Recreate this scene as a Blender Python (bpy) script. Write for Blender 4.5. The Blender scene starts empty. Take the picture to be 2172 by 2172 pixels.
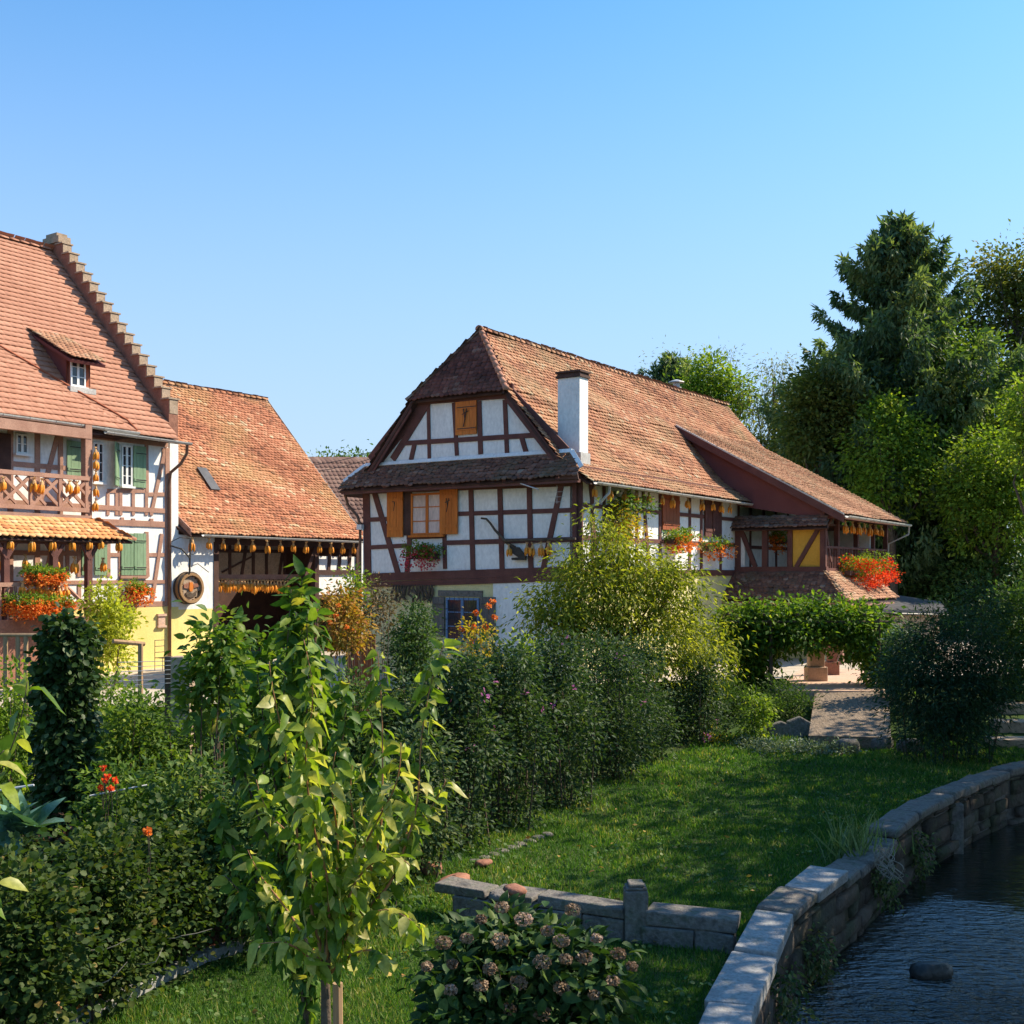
import bpy, math, random
import numpy as np
from mathutils import Vector, Matrix

sc = bpy.context.scene
# ------------------------------------------------------------------ camera, sky, sun, exposure
H = 3.3                      # eye height above the yard
FW = 1.1                     # focal length / picture width
F = FW * 2172; CX = 1086.0; YH = 1214.0
cam = bpy.data.cameras.new('camera'); camo = bpy.data.objects.new('camera', cam)
sc.collection.objects.link(camo); sc.camera = camo
camo.location = (0, 0, H); camo.rotation_euler = (math.pi/2, 0, 0)
cam.sensor_width = 36; cam.lens = 36*FW; cam.clip_end = 3000; cam.clip_start = 0.05
cam.shift_y = (YH-1086)/2172.0
SUN_AZ, SUN_EL = 18.0, 42.0   # azimuth as a mathematical angle from +X
w = bpy.data.worlds.new('World'); sc.world = w; w.use_nodes = True
nt = w.node_tree; bg = nt.nodes['Background']
sky = nt.nodes.new('ShaderNodeTexSky'); sky.sky_type = 'NISHITA'; sky.sun_disc = False
sky.sun_elevation = math.radians(SUN_EL); sky.sun_rotation = math.radians(90-SUN_AZ)
sky.altitude = 0; sky.air_density = 1.0; sky.dust_density = 0.4; sky.ozone_density = 2.2
hs = nt.nodes.new('ShaderNodeHueSaturation'); hs.inputs['Saturation'].default_value = 1.22
tn = nt.nodes.new('ShaderNodeMix'); tn.data_type = 'RGBA'; tn.blend_type = 'MULTIPLY'; tn.inputs[0].default_value = 1.0; tn.inputs[7].default_value = (.71, .95, .97, 1)
nt.links.new(sky.outputs[0], hs.inputs['Color']); nt.links.new(hs.outputs[0], tn.inputs[6]); # paler air towards the horizon
gm = nt.nodes.new('ShaderNodeTexCoord'); sp = nt.nodes.new('ShaderNodeSeparateXYZ'); nt.links.new(gm.outputs['Generated'], sp.inputs[0])
hz = nt.nodes.new('ShaderNodeMapRange'); hz.inputs[1].default_value = 0.0; hz.inputs[2].default_value = .56; hz.inputs[3].default_value = .88; hz.inputs[4].default_value = 0.0; hz.interpolation_type = 'SMOOTHSTEP'; nt.links.new(sp.outputs[2], hz.inputs[0])
hx = nt.nodes.new('ShaderNodeMix'); hx.data_type = 'RGBA'; hx.inputs[7].default_value = (2.05, 2.5, 3.45, 1)
nt.links.new(hz.outputs[0], hx.inputs[0]); nt.links.new(tn.outputs[2], hx.inputs[6]); nt.links.new(hx.outputs[2], bg.inputs[0])
bg.inputs[1].default_value = 0.15
sl = bpy.data.lights.new('sun', 'SUN'); so = bpy.data.objects.new('sun', sl); sc.collection.objects.link(so)
sl.energy = 4.8; sl.angle = math.radians(0.5); sl.color = (1.0, 0.87, 0.67)
ca, sa = math.cos(math.radians(SUN_AZ)), math.sin(math.radians(SUN_AZ))
ce, se = math.cos(math.radians(SUN_EL)), math.sin(math.radians(SUN_EL))
SDIR = Vector((ca*ce, sa*ce, se))
so.rotation_euler = SDIR.to_track_quat('Z', 'Y').to_euler(); so.location = (30, 10, 40)
sc.view_settings.view_transform = 'Standard'; sc.view_settings.look = 'None'
sc.view_settings.exposure = 0.85; sc.view_settings.gamma = 1
sc.render.resolution_x = 1024; sc.render.resolution_y = 1024
sc.render.engine = 'CYCLES'
sc.cycles.max_bounces = 6; sc.cycles.transparent_max_bounces = 8

rng = np.random.default_rng(7); random.seed(7)
COL = sc.collection

# ------------------------------------------------------------------ helpers: tagging
def tag(o, label=None, cat=None, group=None, kind=None):
    if label: o['label'] = label
    if cat: o['category'] = cat
    if group: o['group'] = group
    if kind: o['kind'] = kind
    return o
def thing(name, loc, label, cat, group=None, rz=0.0):
    o = bpy.data.objects.new(name, None); COL.objects.link(o)
    o.location = loc; o.rotation_euler = (0, 0, rz); o.empty_display_size = .2
    return tag(o, label, cat, group)
def origin_of(o):
    v = Vector((0, 0, 0))
    while o is not None:
        v = v + o.location; o = o.parent
    return v
def copy_tree(o, parent=None):
    c = o.copy(); COL.objects.link(c); c.parent = parent
    for ch in o.children: copy_tree(ch, c)
    return c
def at(px, py, Y):
    return Vector(((px-CX)/F*Y, Y, H-(py-YH)/F*Y))
def onz(px, py, z):
    Y = (H-z)*F/(py-YH); return Vector(((px-CX)/F*Y, Y, z))

# ------------------------------------------------------------------ helpers: materials
def ramp(nt, stops):
    r = nt.nodes.new('ShaderNodeValToRGB'); e = r.color_ramp.elements
    while len(e) > 1: e.remove(e[-1])
    e[0].position = stops[0][0]; e[0].color = (*stops[0][1], 1)
    for p, c in stops[1:]:
        x = e.new(p); x.color = (*c, 1)
    return r
def base_mat(name, rough=.7, spec=.3):
    m = bpy.data.materials.new(name); m.use_nodes = True
    b = m.node_tree.nodes['Principled BSDF']; b.inputs['Roughness'].default_value = rough
    b.inputs['Specular IOR Level'].default_value = spec
    return m, m.node_tree, b
def noise(nt, scale, detail=4, coord='Object', vec=None, stretch=None, rough=.55):
    n = nt.nodes.new('ShaderNodeTexNoise'); n.inputs['Scale'].default_value = scale
    n.inputs['Detail'].default_value = detail; n.inputs['Roughness'].default_value = rough
    tc = nt.nodes.new('ShaderNodeTexCoord'); mp = nt.nodes.new('ShaderNodeMapping')
    if stretch: mp.inputs['Scale'].default_value = stretch
    nt.links.new(tc.outputs[coord], mp.inputs[0]); nt.links.new(mp.outputs[0], n.inputs['Vector'])
    return n
def mixrgb(nt, a, b, fac, mode='MIX'):
    m = nt.nodes.new('ShaderNodeMix'); m.data_type = 'RGBA'; m.blend_type = mode
    for sock, v in ((m.inputs[6], a), (m.inputs[7], b), (m.inputs[0], fac)):
        if isinstance(v, (tuple, float, int)):
            sock.default_value = (*v, 1) if isinstance(v, tuple) else v
        else: nt.links.new(v, sock)
    return m.outputs[2]
def bump(nt, b, h, strength=.4, dist=.02):
    bp = nt.nodes.new('ShaderNodeBump'); bp.inputs['Strength'].default_value = strength
    bp.inputs['Distance'].default_value = dist
    nt.links.new(h, bp.inputs['Height']); nt.links.new(bp.outputs[0], b.inputs['Normal'])
def noisy(name, stops, scale=3, rough=.8, stretch=None, bmp=.3, dist=.01, fine=20, spec=.3, finemix=.25):
    m, nt, b = base_mat(name, rough, spec)
    n = noise(nt, scale, 5, stretch=stretch); r = ramp(nt, stops); nt.links.new(n.outputs[0], r.inputs[0])
    n2 = noise(nt, fine, 6, stretch=stretch)
    r2 = ramp(nt, [(.3, (.6, .6, .6)), (.7, (1.25, 1.25, 1.25))]); nt.links.new(n2.outputs[0], r2.inputs[0])
    c = mixrgb(nt, r.outputs[0], r2.outputs[0], finemix*2, 'MULTIPLY')
    nt.links.new(c, b.inputs['Base Color'])
    if bmp: bump(nt, b, n2.outputs[0], bmp, dist)
    return m
def tinted(name, stops, rough=.8, patch=None, patchscale=.5, patchfac=.6, spec=.25, fine=25, bd=.006, bs=.3):
    """colour from the per-piece attribute 'tint', with large weathered patches"""
    m, nt, b = base_mat(name, rough, spec)
    a = nt.nodes.new('ShaderNodeAttribute'); a.attribute_name = 'tint'
    r = ramp(nt, stops); nt.links.new(a.outputs['Fac'], r.inputs[0]); c = r.outputs[0]
    if patch:
        n = noise(nt, patchscale, 5); r3 = ramp(nt, [(.45, (0, 0, 0)), (.68, (1, 1, 1))])
        nt.links.new(n.outputs[0], r3.inputs[0])
        mm = nt.nodes.new('ShaderNodeMath'); mm.operation = 'MULTIPLY'; mm.inputs[1].default_value = patchfac
        nt.links.new(r3.outputs[0], mm.inputs[0]); c = mixrgb(nt, c, patch, mm.outputs[0])
    n2 = noise(nt, fine, 4); r2 = ramp(nt, [(.3, (.7, .7, .7)), (.7, (1.2, 1.2, 1.2))]); nt.links.new(n2.outputs[0], r2.inputs[0])
    c = mixrgb(nt, c, r2.outputs[0], .5, 'MULTIPLY')
    nt.links.new(c, b.inputs['Base Color']); bump(nt, b, n2.outputs[0], bs, bd)
    return m
def leafmat(name, stops, trans=.45, tcol=(1.3, 1.35, .45), rough=.55, spec=.2, k=1.35):
    stops = [(p, tuple(min(.85 if 'petal' in name else .5, x*(1 if 'petal' in name else k)) for x in c)) for p, c in stops]
    m, nt, b = base_mat(name, rough, spec)
    a = nt.nodes.new('ShaderNodeAttribute'); a.attribute_name = 'tint'
    r = ramp(nt, stops); nt.links.new(a.outputs['Fac'], r.inputs[0])
    vn = noise(nt, 38, 3); vr = ramp(nt, [(.35, (.72, .74, .6)), (.6, (1.12, 1.1, 1.1))]); nt.links.new(vn.outputs[0], vr.inputs[0])
    lc = mixrgb(nt, r.outputs[0], vr.outputs[0], .8, 'MULTIPLY'); nt.links.new(lc, b.inputs['Base Color'])
    t = nt.nodes.new('ShaderNodeBsdfTranslucent')
    c = mixrgb(nt, lc, tcol, 1.0, 'MULTIPLY'); nt.links.new(c, t.inputs['Color'])
    mx = nt.nodes.new('ShaderNodeMixShader'); mx.inputs[0].default_value = trans
    nt.links.new(b.outputs[0], mx.inputs[1]); nt.links.new(t.outputs[0], mx.inputs[2])
    nt.links.new(mx.outputs[0], nt.nodes['Material Output'].inputs['Surface'])
    return m

M = {}
M['plaster'] = noisy('white_plaster', [(.22, (.66, .64, .60)), (.42, (.80, .79, .76)), (.75, (.86, .85, .82))], 1.6, .9, stretch=(1, 1, .6), bmp=.3, finemix=.16, fine=12)
M['yellow'] = noisy('yellow_plaster', [(.3, (.74, .60, .20)), (.7, (.82, .68, .27))], 1.2, .9, bmp=.15, finemix=.12)
M['paleyellow'] = noisy('pale_yellow_plaster', [(.3, (.62, .54, .26)), (.7, (.74, .66, .36))], 1.5, .9, bmp=.15, finemix=.15)
M['ochre'] = noisy('ochre_panel', [(.3, (.58, .29, .035)), (.7, (.70, .38, .06))], 1.5, .9, bmp=.15, finemix=.15)
M['timber'] = noisy('maroon_timber', [(.3, (.105, .040, .034)), (.7, (.165, .066, .052))], 2.5, .75, bmp=.5, dist=.01, fine=30, finemix=.3)
M['timber_light'] = noisy('weathered_red_timber', [(.3, (.33, .17, .12)), (.7, (.44, .25, .18))], 2.5, .75, bmp=.5, fine=30, finemix=.3)
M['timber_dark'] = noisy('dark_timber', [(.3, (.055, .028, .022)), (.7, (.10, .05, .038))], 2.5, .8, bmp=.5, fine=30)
M['boards'] = noisy('maroon_boards', [(.3, (.13, .038, .034)), (.7, (.175, .055, .048))], 1.0, .7, bmp=.1, finemix=.1)
M['rust_boards'] = noisy('red_boards', [(.3, (.30, .075, .03)), (.7, (.40, .11, .045))], 2, .7, stretch=(1, 1, .15), fine=25)
M['pine'] = noisy('orange_pine', [(.3, (.52, .135, .018)), (.7, (.66, .20, .03))], 2, .5, stretch=(1, 1, .12), fine=22, bmp=.2)
M['green_paint'] = noisy('green_shutter_paint', [(.3, (.17, .27, .155)), (.7, (.24, .35, .21))], 2, .6, stretch=(1, 1, .1), fine=30, bmp=.3)
M['grey_wood'] = noisy('grey_shutter_wood', [(.3, (.10, .09, .085)), (.7, (.16, .145, .13))], 2, .7, stretch=(1, 1, .1), fine=30)
M['blue_paint'] = noisy('blue_window_paint', [(.3, (.10, .19, .34)), (.7, (.14, .25, .42))], 3, .5)
M['white_paint'] = noisy('white_window_paint', [(.3, (.72, .72, .70)), (.7, (.82, .82, .80))], 3, .5, finemix=.08)
M['sandstone'] = noisy('sandstone', [(.3, (.30, .22, .15)), (.55, (.42, .31, .22)), (.75, (.24, .20, .16))], 4, .9, fine=18, bmp=.6, dist=.02, finemix=.35)
M['redstone'] = noisy('red_stone', [(.3, (.24, .105, .07)), (.7, (.36, .17, .11))], 3, .9, fine=18, bmp=.6, dist=.02, finemix=.3)
M['pinkstone'] = noisy('pink_stone', [(.3, (.52, .34, .24)), (.7, (.62, .42, .31))], 3, .9, fine=18)
M['greystone'] = noisy('grey_block_stone', [(.3, (.10, .09, .08)), (.5, (.19, .17, .15)), (.72, (.10, .11, .075))], 5, .9, fine=22, bmp=.8, dist=.03, finemix=.4)
M['wallstone'] = tinted('river_wall_stone', [(0, (.05, .04, .032)), (.4, (.09, .07, .055)), (.75, (.13, .10, .08)), (1, (.07, .065, .05))], .9, patch=(.05, .07, .03), patchscale=1.6, patchfac=.7, fine=11, bd=.05, bs=.9)
M['coping'] = noisy('pale_coping_stone', [(.3, (.24, .235, .23)), (.55, (.34, .335, .325)), (.75, (.17, .18, .15))], 4, .85, fine=30, bmp=.7, dist=.02, finemix=.35)
M['zinc'] = noisy('zinc_gutter', [(.3, (.42, .40, .37)), (.7, (.56, .54, .50))], 3, .4, spec=.6)
M['pipe'] = noisy('brown_downpipe', [(.3, (.16, .085, .055)), (.7, (.22, .12, .08))], 3, .5)
M['iron'] = noisy('dark_iron', [(.3, (.025, .022, .02)), (.7, (.05, .045, .04))], 8, .6)
M['slate'] = noisy('dark_sheet_roof', [(.3, (.05, .05, .055)), (.7, (.09, .09, .10))], 4, .5)
M['barrelwood'] = noisy('barrel_wood', [(.3, (.26, .14, .06)), (.7, (.38, .23, .11))], 4, .6, fine=25)
M['corn'] = noisy('orange_corn', [(.3, (.72, .22, .015)), (.7, (.85, .36, .04))], 14, .5, fine=70, bmp=.6, finemix=.3)
M['husk'] = noisy('dry_husk', [(.3, (.50, .27, .11)), (.7, (.66, .42, .20))], 14, .8)
M['curtain'] = noisy('pale_pink_curtain', [(.3, (.58, .44, .38)), (.7, (.74, .60, .53))], 3, .9, stretch=(1, 1, .3))
M['bark'] = noisy('bark', [(.3, (.07, .05, .035)), (.7, (.14, .10, .07))], 6, .9, fine=25, bmp=.8, dist=.02)
M['redbark'] = noisy('young_red_bark', [(.3, (.26, .11, .045)), (.7, (.36, .18, .08))], 6, .6)
M['stake'] = noisy('wooden_stake', [(.3, (.32, .19, .10)), (.7, (.42, .27, .15))], 3, .8, stretch=(1, 1, .1), fine=25)
M['mulch'] = noisy('bark_mulch', [(.3, (.12, .045, .025)), (.6, (.24, .09, .05)), (.8, (.06, .03, .02))], 25, .95, fine=60, bmp=1, dist=.03)
M['terracotta'] = noisy('terracotta', [(.3, (.36, .15, .08)), (.7, (.46, .21, .12))], 4, .8)
M['cloth'] = noisy('white_cloth', [(.3, (.76, .76, .77)), (.7, (.84, .84, .84))], 2, .8, finemix=.06)
M['antenna'] = noisy('antenna_metal', [(.3, (.5, .5, .5)), (.7, (.6, .6, .6))], 4, .4)
M['rope'] = noisy('pale_dry_roots', [(.3, (.22, .20, .16)), (.7, (.34, .31, .25))], 9, .9)
m, nt, b = base_mat('window_glass', .04, .6); b.inputs['Base Color'].default_value = (.03, .035, .045, 1); M['glass'] = m
m, nt, b = base_mat('dark_interior', .95, .1); b.inputs['Base Color'].default_value = (.02, .013, .010, 1); M['interior'] = m

M['tile_main'] = tinted('weathered_beaver_tail_tile', [(0, (.13, .052, .03)), (.3, (.29, .115, .06)), (.6, (.39, .165, .085)), (.85, (.46, .235, .13)), (1, (.42, .31, .20))], .8, patch=(.33, .235, .12), patchscale=.55, patchfac=.5)
M['tile_barn'] = tinted('barn_beaver_tail_tile', [(0, (.17, .065, .035)), (.3, (.33, .122, .062)), (.6, (.43, .165, .085)), (.85, (.50, .25, .14)), (1, (.50, .38, .24))], .8, patch=(.40, .27, .11), patchscale=.45, patchfac=.5)
M['tile_new'] = tinted('salmon_roof_tile', [(0, (.38, .165, .10)), (.5, (.44, .20, .125)), (1, (.49, .235, .15))], .7)
M['tile_dark'] = tinted('mossy_dark_tile', [(0, (.10, .05, .04)), (.5, (.17, .085, .06)), (.85, (.24, .13, .095)), (1, (.28, .20, .15))], .85, patch=(.11, .10, .06), patchscale=1.2, patchfac=.6)
M['tile_hood'] = tinted('mottled_orange_tile', [(0, (.44, .16, .06)), (.4, (.58, .25, .09)), (.75, (.64, .36, .16)), (1, (.66, .48, .28))], .8)
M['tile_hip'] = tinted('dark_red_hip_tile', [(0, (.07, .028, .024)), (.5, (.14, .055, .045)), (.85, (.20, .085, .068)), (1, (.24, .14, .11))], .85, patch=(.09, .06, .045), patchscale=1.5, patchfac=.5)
M['tile_far'] = tinted('dark_far_tile', [(0, (.10, .055, .045)), (.5, (.15, .085, .07)), (1, (.22, .14, .11))], .85)
M['tile_brown'] = tinted('brown_lean_to_tile', [(0, (.22, .105, .06)), (.4, (.36, .17, .095)), (.75, (.45, .235, .14)), (1, (.42, .30, .20))], .8, patch=(.24, .17, .09), patchscale=.9, patchfac=.5)

# ------------------------------------------------------------------ helpers: meshes
class MB:
    def __init__(s): s.v = []; s.f = []
    def add(s, vs, fs):
        o = len(s.v); s.v += [tuple(x) for x in vs]; s.f += [tuple(i+o for i in f) for f in fs]
    def box8(s, p):
        s.add(p, [(0, 3, 2, 1), (4, 5, 6, 7), (0, 1, 5, 4), (1, 2, 6, 5), (2, 3, 7, 6), (3, 0, 4, 7)])
    def box(s, x0, x1, y0, y1, z0, z1):
        s.box8([(x0, y0, z0), (x1, y0, z0), (x1, y1, z0), (x0, y1, z0), (x0, y0, z1), (x1, y0, z1), (x1, y1, z1), (x0, y1, z1)])
    def prism(s, top, thick, down=None):
        """polygon (list of 3-D points) extruded by vector"""
        d = Vector(down) if down is not None else Vector((0, 0, -thick)); n = len(top)
        a = [Vector(p) for p in top]; b_ = [p+d for p in a]
        s.add(a+b_, [tuple(range(n)), tuple(range(2*n-1, n-1, -1))]+[(i, i+n, (i+1) % n+n, (i+1) % n) for i in range(n)])
    def bar(s, p0, p1, wdt, th, nrm):
        p0, p1, nrm = Vector(p0), Vector(p1), Vector(nrm); d = (p1-p0).normalized()
        sd = d.cross(nrm).normalized()*wdt/2; t = nrm.normalized()*th
        s.box8([p0-sd, p0+sd, p0+sd+t, p0-sd+t, p1-sd, p1+sd, p1+sd+t, p1-sd+t])
    def tube(s, pts, rad, n=8, cap=True):
        pts = [Vector(p) for p in pts]
        if not hasattr(rad, '__len__'): rad = [rad]*len(pts)
        rings = []; ref = Vector((0.13, .31, 1)).normalized()
        for i, p in enumerate(pts):
            d = (pts[min(i+1, len(pts)-1)]-pts[max(i-1, 0)])
            d = d.normalized() if d.length > 1e-6 else Vector((0, 0, 1))
            r_ = ref if abs(d.dot(ref)) < .95 else Vector((1, 0, 0))
            a = d.cross(r_).normalized(); b_ = d.cross(a).normalized()
            rings.append([p+(a*math.cos(2*math.pi*k/n)+b_*math.sin(2*math.pi*k/n))*rad[i] for k in range(n)])
        vs = [v for r in rings for v in r]; fs = []
        for i in range(len(pts)-1):
            for k in range(n):
                fs.append((i*n+k, i*n+(k+1) % n, (i+1)*n+(k+1) % n, (i+1)*n+k))
        if cap: fs += [tuple(range(n)), tuple(range((len(pts)-1)*n, len(pts)*n))]
        s.add(vs, fs)
    def lathe(s, c, prof, n=16, squash=1.0):
        c = Vector(c); vs = []; fs = []
        for r, z in prof:
            for k in range(n):
                vs.append(c+Vector((r*math.cos(2*math.pi*k/n), r*math.sin(2*math.pi*k/n)*squash, z)))
        for i in range(len(prof)-1):
            for k in range(n): fs.append((i*n+k, i*n+(k+1) % n, (i+1)*n+(k+1) % n, (i+1)*n+k))
        fs += [tuple(range(n)), tuple(range((len(prof)-1)*n, len(prof)*n))]; s.add(vs, fs)
    def build(s, name, mat, parent=None, bevel=0, smooth=False, local=False):
        o0 = Vector((0, 0, 0)) if local or parent is None else origin_of(parent)
        me = bpy.data.meshes.new(name); me.from_pydata([(x-o0.x, y-o0.y, z-o0.z) for x, y, z in s.v], [], s.f)
        me.materials.append(mat); me.validate()
        ob = bpy.data.objects.new(name, me); COL.objects.link(ob); ob.parent = parent
        if smooth: me.shade_smooth()
        if bevel:
            bv = ob.modifiers.new('bevel', 'BEVEL'); bv.width = bevel; bv.segments = 2; bv.limit_method = 'ANGLE'
        return ob

def fast(name, V, T, tint, mat, parent=None, local=False, smooth=False):
    V = np.asarray(V, dtype=np.float32); T = np.asarray(T, dtype=np.int32)
    if parent is not None and not local: V = V-np.array(origin_of(parent), dtype=np.float32)
    me = bpy.data.meshes.new(name); k = T.shape[1]
    me.vertices.add(len(V)); me.vertices.foreach_set('co', V.ravel())
    me.loops.add(T.size); me.loops.foreach_set('vertex_index', T.ravel())
    me.polygons.add(len(T)); me.polygons.foreach_set('loop_start', np.arange(0, T.size, k, dtype=np.int32))
    me.polygons.foreach_set('loop_total', np.full(len(T), k, dtype=np.int32))
    if smooth: me.polygons.foreach_set('use_smooth', np.ones(len(T), dtype=bool))
    me.update(calc_edges=True)
    a = me.attributes.new('tint', 'FLOAT', 'POINT'); a.data.foreach_set('value', np.asarray(tint, dtype=np.float32))
    me.materials.append(mat)
    ob = bpy.data.objects.new(name, me); COL.objects.link(ob); ob.parent = parent
    return ob

LEAF = (np.array([(0, 0, 0), (.27, .45, .07), (0, 1, -.12), (-.27, .45, .07)], float), np.array([(0, 1, 2), (0, 2, 3)]))
NARROW = (np.array([(0, 0, 0), (.12, .4, .03), (0, 1, -.2), (-.12, .4, .03)], float), np.array([(0, 1, 2), (0, 2, 3)]))
ROUND = (np.array([(0, 0, 0), (.38, .25, .05), (.36, .7, .04), (0, 1, -.05), (-.36, .7, .04), (-.38, .25, .05)], float), np.array([(0, 1, 2), (0, 2, 3), (0, 3, 4), (0, 4, 5)]))
def _big():
    ys = [0, .12, .35, .6, .82, 1.0]; wd = [.015, .15, .27, .25, .12, .0]; v = []; f = []
    for y, x in zip(ys, wd):
        dz = -.32*y*y
        v += [(-x, y, dz+x*.35), (0, y, dz), (x, y, dz+x*.35)]
    for i in range(5):
        for a in (0, 1):
            p = i*3+a; f += [(p, p+1, p+4), (p, p+4, p+3)]
    return np.array(v, float), np.array(f)
BIG = _big()
BLADE = (np.array([(-.06, 0, 0), (.06, 0, 0), (0.02, .9, .35)], float), np.array([(0, 1, 2)]))

def frames(axis, up):
    axis = axis/np.linalg.norm(axis, axis=1, keepdims=True)
    s = np.cross(axis, up); s /= (np.linalg.norm(s, axis=1, keepdims=True)+1e-9)
    n = np.cross(s, axis); return np.stack([s, axis, n], axis=2)
def scatter(tpl, pos, R, size, tint, wid=None):
    tv, tf = tpl; n = len(pos); k = len(tv)
    sv = tv[None]*size[:, None, None]
    if wid is not None: sv = sv*np.stack([wid, np.ones(n), np.ones(n)], 1)[:, None, :]
    V = np.einsum('nij,nkj->nki', R, sv)+pos[:, None, :]
    T = tf[None]+(np.arange(n)*k)[:, None, None]
    return V.reshape(-1, 3), T.reshape(-1, tf.shape[1]), np.repeat(tint, k)
def leaves(name, tpl, pos, axis, size, mat, parent, tint=None, up_j=.7, local=False):
    n = len(pos); up = np.array([0, 0, 1.0])+rng.normal(0, up_j, (n, 3))
    R = frames(axis+rng.normal(0, 1e-3, (n, 3)), up)
    if tint is None: tint = rng.random(n)
    V, T, t = scatter(tpl, pos, R, size, tint); return fast(name, V, T, t, mat, parent, local)

# crown built of leaf clumps: blobs = [(centre, (rx,ry,rz), weight)]
def crown(blobs, nclump, per, sig, droop=.35, hollow=.45):
    P_, A_, C_ = [], [], []
    wt = np.array([b_[2] if len(b_) > 2 else b_[1][0]*b_[1][2] for b_ in blobs], float); wt /= wt.sum()
    for (b_, k) in zip(blobs, np.maximum(1, (wt*nclump).astype(int))):
        c = np.array(b_[0]); r = np.array(b_[1])
        d = rng.normal(size=(k, 3)); d /= np.linalg.norm(d, axis=1, keepdims=True)
        rad = hollow+(1-hollow)*rng.random(k)**.5
        rad *= (1+.22*np.sin(d[:, 0]*5+c[0])*np.sin(d[:, 2]*6+c[2]*2)+rng.normal(0, .08, k))
        cc = c+d*r*rad[:, None]
        m_ = max(1, int(per)); s_ = sig*(.6+.8*rng.random(k))
        off = rng.normal(size=(k, m_, 3))*s_[:, None, None]*np.array([1, 1, .75])
        p = cc[:, None, :]+off
        ax = off/(np.linalg.norm(off, axis=2, keepdims=True)+1e-6)+d[:, None, :]*.5+rng.normal(size=off.shape)*.5
        ax[..., 2] -= droop
        P_.append(p.reshape(-1, 3)); A_.append(ax.reshape(-1, 3)); C_.append(np.repeat(rng.random(k), m_))
    return np.concatenate(P_), np.concatenate(A_), np.concatenate(C_)
def crown_tint(ck, n, spread=.35):
    return np.clip(ck*(1-spread)+rng.random(n)*spread, 0, 1)
def limbs(mb, base, tips, r0, r1=.02, bend=.15, n=6, fork=.35):
    base = Vector(base)
    for t in tips:
        t = Vector(t); mid = base.lerp(t, .5)+Vector((random.gauss(0, bend), random.gauss(0, bend), -.1*(t-base).length*random.random()))
        mb.tube([base, base.lerp(mid, .6), mid, mid.lerp(t, .6), t], [r0, r0*.75, r0*.5, r0*.35, r1], n)
def tree(name, label, cat, blobs, mat, nclump, per, sig, leafsize, base, trunk_r=.2, droop=.35, tpl=LEAF, group=None, hollow=.45, top=None, barkmat=None, extra=None, shift=0.0):
    base = Vector(base); t = thing(name, base, label, cat, group)
    mb = MB(); c0 = Vector(blobs[0][0]) if top is None else Vector(top)
    fork = base.lerp(Vector((c0.x, c0.y, c0.z)), .45)
    mb.tube([base-Vector((0, 0, .3)), base+Vector((0, 0, .15)), base.lerp(fork, .5)+Vector((random.gauss(0, .06), 0, 0)), fork, fork.lerp(c0, .7), c0], [trunk_r*1.35, trunk_r*1.1, trunk_r*.9, trunk_r*.75, trunk_r*.45, trunk_r*.2], 9)
    tips = []
    for b_ in blobs:
        for k in range(3 if len(blobs) > 3 else 7):
            d = Vector((random.gauss(0, 1), random.gauss(0, 1), random.gauss(.2, .8))).normalized()
            tips.append(Vector(b_[0])+Vector((d.x*b_[1][0], d.y*b_[1][1], d.z*b_[1][2]))*.8)
    limbs(mb, fork, tips, trunk_r*.45, trunk_r*.06+.004, bend=.1*(c0-base).length*.3)
    mb.build('trunk', barkmat or M['bark'], t, smooth=True)
    p, a, ck = crown(blobs, nclump, per, sig, droop, hollow)
    n = len(p); leaves('crown', tpl, p, a, leafsize*(.65+.7*rng.random(n)), mat, t, np.clip(crown_tint(ck, n)+shift, 0, 1))
    return t
def pblob(px, py, Y, rx, ry, depth=None, w_=None):
    """blob given by where it stands: centre at depth Y, radii in photo pixels turned to metres"""
    c = at(px, py, Y); a = rx/F*Y; b_ = ry/F*Y
    r = (a, depth if depth else a, b_); return (tuple(c), r) if w_ is None else (tuple(c), r, w_)

# ------------------------------------------------------------------ helpers: facades and tiles
UX, UY = 0.5595, 0.8288      # long direction of all three houses (recedes to the right)
class Fr:                     # house frame: u along the eaves, v across (away from the street side), z up
    def __init__(s, ox, oy): s.o = Vector((ox, oy, 0))
    def w(s, u, v, z): return s.o+Vector((UX*u-UY*v, UY*u+UX*v, z))
UDIR = Vector((UX, UY, 0)); VDIR = Vector((-UY, UX, 0)); ZD = Vector((0, 0, 1))
class Plane:                  # a facade: a = distance along it, z = height, d = distance in front of it
    def __init__(s, O, A, N): s.O = Vector(O); s.A = Vector(A); s.N = Vector(N)
    def p(s, a, z, d=0): return s.O+s.A*a+ZD*z+s.N*d
    def px(s, x, y, d=0):
        r = Vector(((x-CX)/F, 1, -(y-YH)/F)); c = Vector((0, 0, H)); O = s.O+s.N*d
        t = (O-c).dot(s.N)/r.dot(s.N); q = c+r*t-s.O
        return q.dot(s.A), q.z
_k = [0]
def beam(mb, pl, a, b_, wdt, d0=-.02, d1=.03):
    _k[0] = (_k[0]+1) % 9; d1 = d1+_k[0]*.0022
    p0, p1 = pl.p(a[0], a[1], d0), pl.p(b_[0], b_[1], d0)
    j = wdt*random.uniform(-.03, .03)
    mb.bar(p0, p1, wdt+j, d1-d0, pl.N)
def rect(mb, pl, a0, a1, z0, z1, d0, d1):
    mb.box8([pl.p(a0, z0, d0), pl.p(a1, z0, d0), pl.p(a1, z0, d1), pl.p(a0, z0, d1), pl.p(a0, z1, d0), pl.p(a1, z1, d0), pl.p(a1, z1, d1), pl.p(a0, z1, d1)])
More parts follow.
